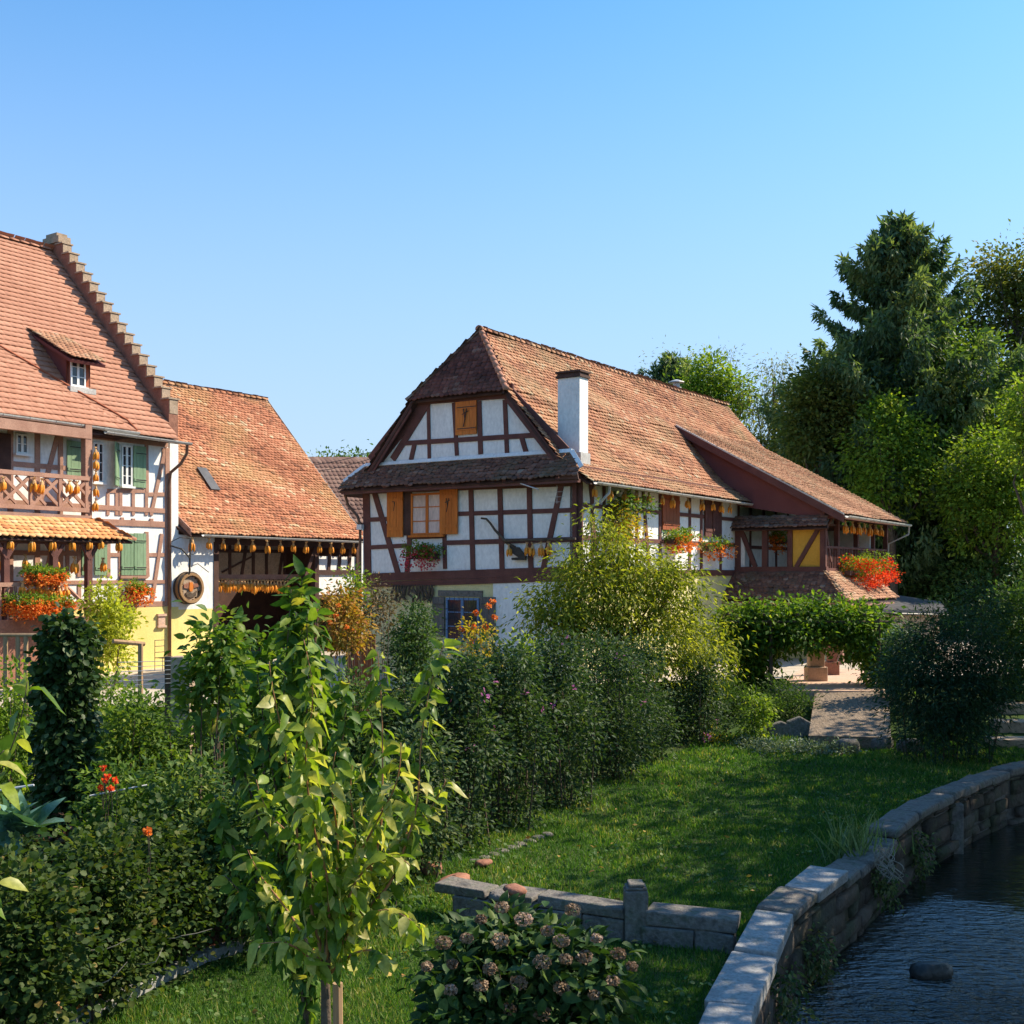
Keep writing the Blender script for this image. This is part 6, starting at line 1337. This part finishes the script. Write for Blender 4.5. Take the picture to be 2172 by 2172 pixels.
# clover and low weeds in the lawn
n = 9000; x = rng.uniform(-3.5, 9, n); y = 9.5+17*rng.random(n)**1.4; hx = -1.1+(y-16.5)*6.5/12; k = (riverdist(x, y) > .54) & ((y < 16.6) | (x > hx+.2)) & (x > CURB(y)) & (np.sin(x*1.7+1)*np.sin(y*.9+x)+.3*np.sin(y*3.1) > .1)
p = np.stack([x[k], y[k], gh(x[k], y[k])+.02+.04*rng.random(k.sum())], 1); ax = rng.normal(size=(len(p), 3)); ax[:, 2] = abs(ax[:, 2])*.4
o = leaves('clover', ROUND, p, ax, .04+.03*rng.random(len(p)), leafmat('clover_leaf', [(0, (.035, .075, .02)), (.7, (.075, .14, .035)), (1, (.17, .19, .07))], .3), None); tag(o, 'patches of clover and weeds in the lawn', 'weeds', kind='stuff')

n = 260; x = rng.uniform(-3, 8, n); y = rng.uniform(9.6, 26, n); k = (riverdist(x, y) > .5) & ((y < 16.6) | (x > -1.1+(y-16.5)*6.5/12+.3)) & (x > CURB(y)); p = np.stack([x[k], y[k], gh(x[k], y[k])+.06], 1); ax = rng.normal(size=(len(p), 3)); ax[:, 2] *= .2
o = leaves('fallen_leaves', LEAF, p, ax, .06+.05*rng.random(len(p)), leafmat('fallen_leaf', [(0, (.20, .10, .03)), (1, (.38, .26, .07))], .2), None); tag(o, 'dry fallen leaves scattered on the lawn', 'leaves', kind='stuff')
# hydrangea
HY = leafmat('hydrangea_leaf', [(0, (.012, .032, .010)), (.6, (.03, .065, .016)), (.95, (.07, .11, .025)), (1, (.10, .13, .03))], .25)
HB_ = leafmat('faded_hydrangea_bloom', [(0, (.11, .07, .045)), (.5, (.20, .135, .09)), (.8, (.28, .20, .14)), (1, (.36, .25, .22))], .25, (1, 1, 1))
t = shrub('hydrangea', 'hydrangea bush with faded brownish pink flower heads on the lawn', 'bush', [gblob(1110, 2060, 9.6, 150, 90, .6), gblob(1240, 2060, 9.6, 80, 70, .5), gblob(980, 2060, 9.6, 80, 80, .5), gblob(1110, 2170, 9.5, 200, 90, .7), gblob(1080, 1990, 9.9, 110, 50, .4)], HY, 4200, .125, base_at(1115, 9.7), tpl=BIG, per=5, sig=.09, stems=16, droop=.3)
heads = [(1020, 1950), (1065, 1925), (1110, 1950), (1160, 1975), (1190, 1995), (1265, 1990), (1312, 2022), (1060, 1995), (990, 1990), (940, 2000), (960, 2045), (1040, 2055), (1150, 2040), (1200, 2035), (1240, 2030), (1340, 2050), (1020, 2090), (1100, 2085), (955, 2100), (1190, 2095), (1260, 2110), (1080, 2140), (1150, 2150), (1300, 2080), (1215, 1930), (905, 2050)]
Ps, As, Ts = [], [], []
for i, (px, py) in enumerate(heads):
    c = at(px, py, 9.0+.15*random.random()); tb = random.random()*.7
    for k in range(110):
        d = rng.normal(size=3); d /= np.linalg.norm(d); r_ = (.045+.03*((i*7)%5)/4)*(.8+.2*random.random()); Ps.append((c.x+d[0]*r_, c.y+d[1]*r_, c.z+d[2]*r_*.7)); As.append(np.cross(d, rng.normal(size=3))); Ts.append(min(1, tb+.3*random.random()))
leaves('flower_heads', ROUND, np.array(Ps), np.array(As), np.full(len(Ps), .028), HB_, t, np.array(Ts))

# ---------------------------------------------------- near leafy shoots
CH = leafmat('cherry_leaf', [(0, (.06, .11, .012)), (.3, (.12, .19, .018)), (.6, (.22, .27, .035)), (.82, (.34, .33, .08)), (1, (.46, .34, .14))], .5, (1.25, 1.3, .45), rough=.42, spec=.4)
DK = leafmat('large_dark_leaf', [(0, (.035, .08, .014)), (.5, (.07, .135, .02)), (.88, (.15, .20, .028)), (1, (.32, .28, .06))], .45, rough=.5, spec=.25)
BIG2 = (BIG[0]*np.array([.85, 1, 1])+np.stack([np.zeros(len(BIG[0])), -.12*BIG[0][:, 1]**2, -.35*BIG[0][:, 1]**2+.12*np.sin(BIG[0][:, 1]*6)], 1), BIG[1])
def shoots(t, paths, Y, step, size, mat, r0=.012, barkm=None, dz=.25, start=.12, leafj=.35, stemname='stem', droop=.55, bare=None):
    Pp, Aa = [], []
    mb = MB()
    for k, pth in enumerate(paths):
        off = random.gauss(0, dz); n0 = len(pth); W = []
        for i, (x, y) in enumerate(pth): W.append(at(x, y, Y+off*min(1, i/max(1, n0-1)*1.6)))
        dense = []
        for a_, b_ in zip(W, W[1:]):
            m_ = max(2, int((b_-a_).length/.04)); dense += [a_.lerp(b_, j/m_) for j in range(m_)]
        dense.append(W[-1]); L = len(dense)
        sm_ = [sum((dense[max(0, min(L-1, i+q))] for q in range(-3, 4)), Vector())/7 for i in range(L)]
        mb.tube(sm_, [r0*(1-.8*i/L) for i in range(L)], 6); az = random.random()*6
        cumd = 0; 
        for i in range(int(L*start), L-1):
            cumd += (sm_[i+1]-sm_[i]).length
            while cumd > step:
                cumd -= step; az += 2.4+random.gauss(0, .4)
                if bare and bare[k] and bare[k][0] < i/L < bare[k][1] and random.random() < .75: continue
                o = Vector((math.cos(az), math.sin(az)*.8, 0)); Pp.append(tuple(sm_[i]+o*.012)); tipf = i/L
                Aa.append((o.x+random.gauss(0, leafj), o.y+random.gauss(0, leafj), -droop*(1.25-tipf*.9)+random.gauss(0, .28)+(.55 if tipf > .93 else 0)))
    mb.build(stemname, barkm or M['redbark'], t, smooth=True)
    p = np.array(Pp); n = len(p)
    if n:
        Aa = np.array(Aa); h_ = n//2; hm_ = rng.permutation(n); i1, i2 = hm_[:h_], hm_[h_:]
        for ix, tp_ in ((i1, BIG), (i2, BIG2)): leaves('leaves', tp_, p[ix], Aa[ix], size*(.5+.7*rng.random(len(ix))), mat, t, rng.random(len(ix)), up_j=.6)
ct = thing('young_cherry_tree', (at(690, 2800, 6.6).x, 6.6, -.9), 'young tree with large drooping sunlit leaves and reddish stems in the foreground', 'tree')
mb = MB(); q = [at(x, y, 6.6) for x, y in ((684, 2900), (690, 2400), (692, 2200), (690, 2060), (700, 1960), (705, 1880))]; mb.tube(q, [.05, .036, .032, .028, .02, .015], 10); mb.build('trunk', M['bark'], ct, smooth=True)
pa = [[(690, 2060), (650, 1880), (625, 1740), (600, 1560), (575, 1450), (570, 1390)],
      [(692, 2050), (700, 1880), (660, 1740), (645, 1600), (668, 1480), (655, 1400), (640, 1340)],
      [(695, 2020), (770, 1900), (808, 1780), (812, 1640), (810, 1500), (800, 1370)],
      [(697, 2000), (830, 1880), (885, 1720), (893, 1560), (915, 1440), (950, 1345)],
      [(695, 2040), (780, 1930), (860, 1930), (905, 1990)], [(692, 2030), (760, 1850), (840, 1800), (880, 1850)],
      [(690, 2060), (610, 1930), (545, 1850), (520, 1790)], [(690, 2080), (640, 2010), (570, 1990), (530, 2010)], [(700, 1960), (760, 1800), (740, 1680), (750, 1600)],
      [(697, 1990), (720, 1800), (700, 1650), (715, 1580)], [(705, 1950), (850, 1780), (930, 1700), (950, 1640)], [(694, 2070), (760, 2010), (820, 2020), (850, 2060)], [(692, 2050), (650, 1800), (560, 1720), (540, 1640)],
      [(700, 1930), (790, 1760), (850, 1650), (850, 1560)]]
shoots(ct, pa, 6.6, .0155, .128, CH, r0=.011, stemname='branches', bare=[None, None, (.45, .8), (.55, .7)]+[None]*10, dz=.3)
st_ = MB(); q0 = at(722, 2830, 6.75); st_.tube([Vector((q0.x, 6.75, -1.0)), at(716, 2085, 6.75)], [.034, .03], 8); tag(st_.build('tree_stake', M['stake']), 'wooden stake tied to the young foreground tree', 'stake')
ct = thing('leafy_shoot_tree', (at(640, 2100, 9.2).x, 9.2, -.9), 'taller dark green leafy tree behind the foreground tree, its top below the barn roof', 'tree')
pa = [[(650, 2300), (650, 1800), (645, 1500), (640, 1330), (640, 1190)], [(650, 2200), (610, 1750), (600, 1500), (612, 1330), (618, 1240)], [(650, 2200), (690, 1750), (690, 1500), (672, 1340), (668, 1270)], [(640, 2000), (590, 1700), (560, 1540), (545, 1420)], [(650, 2000), (700, 1700), (735, 1520), (725, 1430)], [(640, 1900), (550, 1740), (500, 1580), (485, 1480)], [(640, 1900), (760, 1750), (800, 1600), (780, 1500)], [(630, 2000), (530, 1850), (470, 1760), (455, 1680)], [(650, 1900), (640, 1650), (655, 1450), (650, 1300)], [(640, 2100), (560, 1950), (500, 1880), (470, 1850)], [(650, 1900), (740, 1800), (830, 1760), (860, 1700)], [(640, 2000), (570, 1800), (520, 1660), (520, 1560)], [(650, 1900), (610, 1600), (630, 1400), (628, 1290)]]
shoots(ct, pa, 9.2, .0135, .150, DK, r0=.016, stemname='branches', dz=.3, barkm=M['bark'])
ct = thing('pear_branch_tree', (at(-260, 2000, 5.6).x, 5.6, -.9), 'pear tree reaching in from the left edge with a few backlit leaves', 'tree')
pa = [[(-260, 2400), (-200, 2000), (-60, 1800), (0, 1640), (45, 1540), (60, 1430)], [(-200, 2000), (-100, 1700), (-20, 1620), (20, 1580)], [(-260, 2200), (-120, 2000), (-30, 1900), (10, 1850)]]
shoots(ct, pa, 5.6, .045, .17, CH, r0=.010, stemname='branches', start=.55, dz=.12, barkm=M['bark'])
# ivy column
IV = leafmat('dark_ivy_leaf', [(0, (.012, .028, .008)), (.5, (.025, .052, .014)), (.9, (.05, .085, .02)), (1, (.12, .13, .06))], .25, rough=.5, spec=.25)
ic = thing('ivy_column', (at(140, 2000, 14).x, 14, -.7), 'tall post completely wrapped in dark ivy at the left', 'ivy')
mb = MB(); mb.tube([Vector((at(138, 1700, 14).x, 14, -.8)), Vector((at(138, 1700, 14).x, 14, 2.6))], .16, 8); mb.build('post', M['bark'], ic)
p, a, ck = crown([gblob(145, 1370, 14, 45, 62), gblob(135, 1450, 14, 50, 80), gblob(138, 1560, 14, 46, 90), gblob(138, 1660, 14, 46, 90), gblob(130, 1750, 14, 50, 60)], 1300, 10, .06, .9, .75); leaves('foliage', ROUND, p, a, .06+.05*rng.random(len(p)), IV, ic, crown_tint(ck, len(p), .5))
p, a, ck = crown([gblob(140, 1790, 13.8, 85, 60), gblob(110, 1850, 13.6, 80, 60)], 220, 10, .09, .9, .6); leaves('withered_leaves', ROUND, p, a, .06+.05*rng.random(len(p)), leafmat('withered_ivy_leaf', [(0, (.05, .03, .02)), (.6, (.11, .06, .04)), (1, (.18, .11, .07))], .2), ic)
# shrubs of the garden : (name, label, cat, px, ytop, Y, rx(px), material, n, leafsize, template)
BR = leafmat('currant_leaf', [(0, (.016, .034, .010)), (.5, (.036, .065, .016)), (.85, (.08, .10, .025)), (.95, (.18, .12, .04)), (1, (.36, .14, .05))], .4, k=1.5)
OB = leafmat('rusty_autumn_leaf', [(0, (.10, .10, .02)), (.4, (.28, .20, .04)), (.75, (.42, .17, .05)), (1, (.5, .10, .05))], .4)
DB = leafmat('dry_brown_leaf', [(0, (.06, .045, .025)), (1, (.16, .11, .06))], .2)
def gshrub(name, label, cat, px, yt, Y, rx, mat, n, ls, tpl=LEAF, grp='garden shrubs', yb=None, **kw):
    b = base_at(px, Y); yb_ = YH+(H-b.z)/Y*F; h_ = yb_-yt
    if yb: h_ = yb-yt
    k = max(2, int(h_/(rx*1.2))+1); bl = [gblob(px+random.gauss(0, rx*.15), yt+h_*(.2+.7*i/k), Y+random.gauss(0, .1), rx*(.75 if i == 0 else 1), h_*.72/k+rx*.15) for i in range(k)]
    return shrub(name, label, cat, bl, mat, n, ls, b, tpl=tpl, group=grp, **kw)
gshrub('currant_bush', 'dark bush in the bottom left corner', 'bush', 40, 1840, 9.5, 130, BR, 7500, .062, ROUND)
gshrub('currant_bush', 'dark green bush with rusty leaves left of the edging strip', 'bush', 180, 1790, 10.8, 130, BR, 9000, .06, ROUND)
gshrub('currant_bush', 'leafy bush over the upper end of the edging strip', 'bush', 320, 1760, 11.9, 120, BR, 9000, .06, ROUND, shift=-.05)
gshrub('currant_bush', 'dark bush at the left edge under the blue green leaves', 'bush', 30, 1760, 12.4, 90, BR, 5200, .06, ROUND, shift=-.1)
gshrub('rose_bush', 'green bush to the right of the ivy foot', 'bush', 270, 1640, 13.2, 110, G1, 5500, .085)
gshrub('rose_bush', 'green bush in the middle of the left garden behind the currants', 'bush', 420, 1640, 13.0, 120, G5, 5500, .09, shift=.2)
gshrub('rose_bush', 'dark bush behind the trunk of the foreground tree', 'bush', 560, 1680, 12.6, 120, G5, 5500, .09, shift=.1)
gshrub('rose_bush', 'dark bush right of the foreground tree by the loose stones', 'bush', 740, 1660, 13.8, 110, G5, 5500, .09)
gshrub('rose_bush', 'dark bush touching the near end of the hibiscus hedge', 'bush', 860, 1560, 15.5, 100, HG, 6000, .085, shift=.1)
gshrub('garden_shrub', 'mid green shrub right of the ivy column', 'shrub', 260, 1480, 16.5, 90, G1, 5200, .09, shift=.12)
gshrub('garden_shrub', 'light green shrub left of the ivy column at the edge', 'shrub', 30, 1390, 17.5, 70, G2, 4200, .09)
gshrub('garden_shrub', 'light green shrub showing just right of the ivy column', 'shrub', 235, 1400, 18.5, 50, G2, 3200, .085)
gshrub('garden_shrub', 'bushy green shrub below the pale stone post', 'shrub', 360, 1500, 17, 90, G1, 5200, .09)
gshrub('garden_shrub', 'green shrub below the white garden table', 'shrub', 480, 1500, 17.5, 100, G1, 5000, .09, shift=-.05)
gshrub('garden_shrub', 'dark shrub between both foreground trees', 'shrub', 600, 1440, 18, 100, G5, 5200, .1, shift=.15)
gshrub('garden_shrub', 'dark green shrub behind the bare red stem', 'shrub', 730, 1440, 18, 100, G5, 5200, .1, shift=.15)
gshrub('garden_shrub', 'dark green shrub behind the upper right shoot of the foreground tree', 'shrub', 860, 1430, 18.5, 100, HG, 5200, .09, shift=.15)
gshrub('fig_bush', 'fig bush with broad leaves in front of the barn opening', 'bush', 455, 1300, 14.5, 62, DK, 1100, .13, BIG, yb=1560, per=5, stems=10, shift=.05)
gshrub('fig_bush', 'broad leaved bush right of the barn opening behind the tall shoot', 'bush', 560, 1350, 16, 65, DK, 1100, .14, BIG, yb=1600, per=5, stems=10)
gshrub('yellow_green_vine', 'bright yellow green climber beside the porch posts', 'vine', 215, 1235, 31.5, 55, leafmat('sunny_yellow_vine_leaf', [(0, (.16, .20, .02)), (.5, (.34, .36, .04)), (1, (.55, .40, .06))], .45), 4200, .13, yb=1440)
gshrub('persimmon_tree', 'small tree with rusty orange leaves left of the gable foot', 'tree', 725, 1250, 24, 48, OB, 2600, .10, yb=1400, grp=None)
gshrub('yellow_twig_shrub', 'yellow green shoots rising above the rusty leaves', 'shrub', 745, 1215, 24.6, 26, G2, 500, .09, yb=1290, grp=None)
gshrub('dry_shrub', 'dry brown twiggy shrub at the gable foot', 'shrub', 800, 1245, 27, 42, DB, 1500, .08, yb=1340, grp=None)
gshrub('climbing_plant', 'dark green climber on the pale yellow wall left of the blue window', 'plant', 870, 1275, 31, 55, G5, 5200, .11, yb=1500, grp=None)
gshrub('dahlia_plant', 'tall dahlia stand with orange flowers before the blue window', 'plant', 1020, 1310, 22, 42, YV, 1100, .09, yb=1480, grp=None)
gshrub('lime_spire_plant', 'bright lime green spire plant by the white wall', 'plant', 1115, 1345, 21, 22, G2, 900, .08, yb=1470, grp=None, shift=.2)
gshrub('garden_shrub', 'bushy green shrub in front of the white wall below the peach tree', 'shrub', 1080, 1400, 21.5, 60, HG, 3500, .085, shift=.25)
cn = 0
for (x0, y0, x1, y1, x2, y2, Y) in [(35, 2040, 90, 2070, 150, 2030, 10.0), (160, 2010, 220, 2015, 275, 1990, 10.3), (170, 2100, 230, 2080, 270, 2040, 10.2), (0, 2138, 60, 2140, 118, 2115, 9.9), (355, 1990, 385, 1985, 450, 1970, 11.2), (290, 2045, 330, 2040, 345, 2010, 10.8), (120, 1900, 118, 1960, 108, 2010, 10.2), (72, 1850, 74, 1900, 80, 1940, 10)]:
    mb = MB(); mb.tube([at(x0, y0, Y-.25), at((x0+x1)/2, (y0+y1)/2+3, Y-.3), at(x1, y1, Y-.32), at((x1+x2)/2, (y1+y2)/2+2, Y-.3), at(x2, y2, Y-.25)], [.004, .005, .005, .004, .003], 5)
    tag(mb.build('arching_cane', M['rope']), f'{ORD[cn]} of the thin pale canes arching out of the dark currant bushes', 'cane', 'pale canes over the currant bushes'); cn += 1
# extra blooms
def bloom(label, pts, Y, mat, r=.05, name='garden_flowers', cat='flowers', n=26, group=None):
    c0 = at(*pts[0], Y); t = thing(name, c0, label, cat, group)
    for (x, y) in pts:
        c = at(x, y, Y+random.gauss(0, .1)); mb = MB(); mb.tube([c-ZD*.5, c-ZD*.25+Vector((.02, 0, 0)), c], .006, 4)
        dd_ = rng.normal(size=(n, 3)); dd_ /= np.linalg.norm(dd_, axis=1, keepdims=True)
        o = leaves('bloom', ROUND, np.array(tuple(c))[None]+dd_*np.array([r*.4, r*.4, r*.3]), dd_, r*(.7+.5*rng.random(n)), mat, t, rng.random(n)); mb.build('stalk', M['bark'], o)
    return t
bloom('cluster of small red orange flowers right of the ivy column', [(218, 1628), (222, 1655), (245, 1655), (215, 1670), (235, 1672), (228, 1645)], 12.4, LF['red'], .035)
bloom('orange dahlia blooms standing in front of the blue window', [(978, 1335), (1010, 1300), (1035, 1285), (1045, 1275), (1005, 1330), (1050, 1310), (998, 1360), (1030, 1330)], 20.5, LF['orange'], .055)
bloom('single orange bloom over the left garden bushes', [(315, 1765), (312, 1760)], 10.8, LF['orange'], .035)
bloom('yellow orange leaves and blooms along the far rusty shrub', [(718, 1285), (712, 1305), (735, 1330), (700, 1320)], 23.4, LF['orange'], .05)
# big blue green leaves at the left edge
t = thing('cabbage_plant', at(20, 1790, 11.5), 'cabbage like plant with broad blue green leaves at the left edge', 'plant'); pp = np.array([tuple(at(25+random.gauss(0, 18), 1770, 11.5)) for _ in range(46)]); ax = rng.normal(size=(46, 3))*.6+np.array([0, -.2, 1.0]); leaves('foliage', BIG, pp, ax, .3+.18*rng.random(46), leafmat('blue_green_cabbage_leaf', [(0, (.05, .12, .09)), (1, (.12, .22, .17))], .2), t, up_j=.4)
# ------------------------------------------------ garden furniture
def post(label, px, y0, y1, Y, w_, mat, name='fence_post', group='garden fence posts'):
    a_, b_ = at(px, y0, Y), at(px, y1, Y); mb = MB(); mb.box(a_.x-w_, a_.x+w_, Y-w_, Y+w_, gz(a_.x, Y)-.1, a_.z); o = mb.build(name, mat, bevel=.012); return tag(o, label, 'post', group)
post('square stone topped fence post right of the yellow plinth', 388, 1392, 1490, 20, .17, M['sandstone'])
post('dark wooden post touching the stone fence post', 358, 1392, 1490, 20.3, .06, M['bark'])
t = thing('wooden_rack', at(298, 1460, 22), 'orange brown wooden post with short arm in front of the yellow plinth', 'rack'); mb = MB(); a_ = at(298, 1365, 22); mb.tube([Vector((a_.x, 22, -.2)), a_], .05, 7); mb.build('upright', M['stake'], t); mb = MB(); mb.tube([at(240, 1360, 21.6), at(306, 1366, 22.1)], .045, 7); mb.build('arm', M['stake'], t)
t = thing('wooden_rack', at(12, 1450, 22), 'orange brown wooden posts and rail at the left edge under the geraniums', 'rack')
mb = MB(); 
for px in (12, 38, 55): a_ = at(px, 1350, 22); mb.tube([Vector((a_.x, 22, -.2)), a_], .045, 7)
mb.tube([at(-20, 1347, 22), at(85, 1347, 22)], .04, 7); mb.build('posts', M['stake'], t)
mb = MB()
for k in range(6): mb.tube([at(250, 1405+k*10, 20.5), at(430, 1400+k*9, 20)], .006, 4)
tag(mb.build('wire_fence', M['antenna']), 'thin garden fence wires at the stone post', 'fence')
mb = MB(); mb.tube([at(0, 1676, 12), at(72, 1665, 12)], .012, 5); mb.tube([at(190, 1688, 12.6), at(312, 1665, 12.9)], .01, 5); tag(mb.build('support_wire', M['antenna']), 'pale support wire crossing behind the ivy column', 'wire')
t = thing('garden_table', at(470, 1490, 25.5), 'garden table under a crumpled white cloth between the garden and the barn', 'table')
b = at(470, 1447, 25.5); mb = MB(); N2 = 16; vs = [];
for i in range(N2+1):
    for j in range(9):
        x = -1.0+2.0*i/N2; y = -.5+1.0*j/8; edge = max(0, abs(x)-.8)*2.2+max(0, abs(y)-.35)*2.2; vs.append((b.x+min(.85, max(-.85, x)), b.y+min(.42, max(-.42, y)), b.z-edge*.7+.03*math.sin(x*9+y*4)))
mb.add(vs, [(i*9+j, (i+1)*9+j, (i+1)*9+j+1, i*9+j+1) for i in range(N2) for j in range(8)]); mb.build('tablecloth', M['cloth'], t)
for (dx, dy) in ((-.7, -.3), (.7, -.3), (-.7, .3), (.7, .3)): mb = MB(); mb.tube([(b.x+dx, b.y+dy, gz(b.x, b.y)), (b.x+dx, b.y+dy, b.z)], .03, 6); mb.build('leg', M['bark'], t)
# iron chair at the plinth
c = FL.p(*FL.px(*(345, 1400), 1.2), 1.2); t = thing('iron_chair', (c.x, c.y, .03), 'thin iron garden chair frame before the yellow plinth', 'chair'); mb = MB()
for dx, dy, h_ in ((0, 0, .45), (.4, 0, .45), (0, .4, 1.0), (.4, .4, 1.0)): q = Vector((c.x, c.y, .03))+UDIR*dx+VDIR*dy; mb.tube([q, q+ZD*h_], .012, 5)
for h_ in (.6, .8, 1.0): mb.tube([Vector((c.x, c.y, .03+h_))+VDIR*.4, Vector((c.x, c.y, .03+h_))+VDIR*.4+UDIR*.4], .012, 5)
mb.build('frame', M['iron'], t); mb = MB(); q = Vector((c.x, c.y, .46)); mb.prism([q, q+UDIR*.4, q+UDIR*.4+VDIR*.4, q+VDIR*.4], .02); mb.build('seat', M['iron'], t)
# reddish board fence at the foot of the gable
t = thing('board_fence', at(765, 1400, 26), 'short reddish board fence at the foot of the gable', 'fence')
for k in range(7): a_ = at(738+k*9, 1345, 26); mb = MB(); mb.box(a_.x-.045, a_.x+.045, 26, 26.03, -.4, a_.z); mb.build('board', M['rust_boards'], t)
# hanging dry vines on a wire on the yellow wall
t = thing('hanging_dry_vines', G.p(6.0, 2.95, .15), 'withered vine strands hanging along the pale yellow wall', 'vine'); mb = MB()
for k in range(16):
    a_, z_ = G.px(*Pz(475+k*19, 322), .12); mb.tube([G.p(a_+random.gauss(0, .03)*i, z_-i*.14, .12+.03*math.sin(i+k)) for i in range(5)], [.03, .05, .045, .04, .015], 5)
mb.tube([G.p(*G.px(*Pz(460, 322), .12), .12), G.p(*G.px(*Pz(775, 322), .12), .12)], .012, 5); mb.build('strands', M['bark'], t)
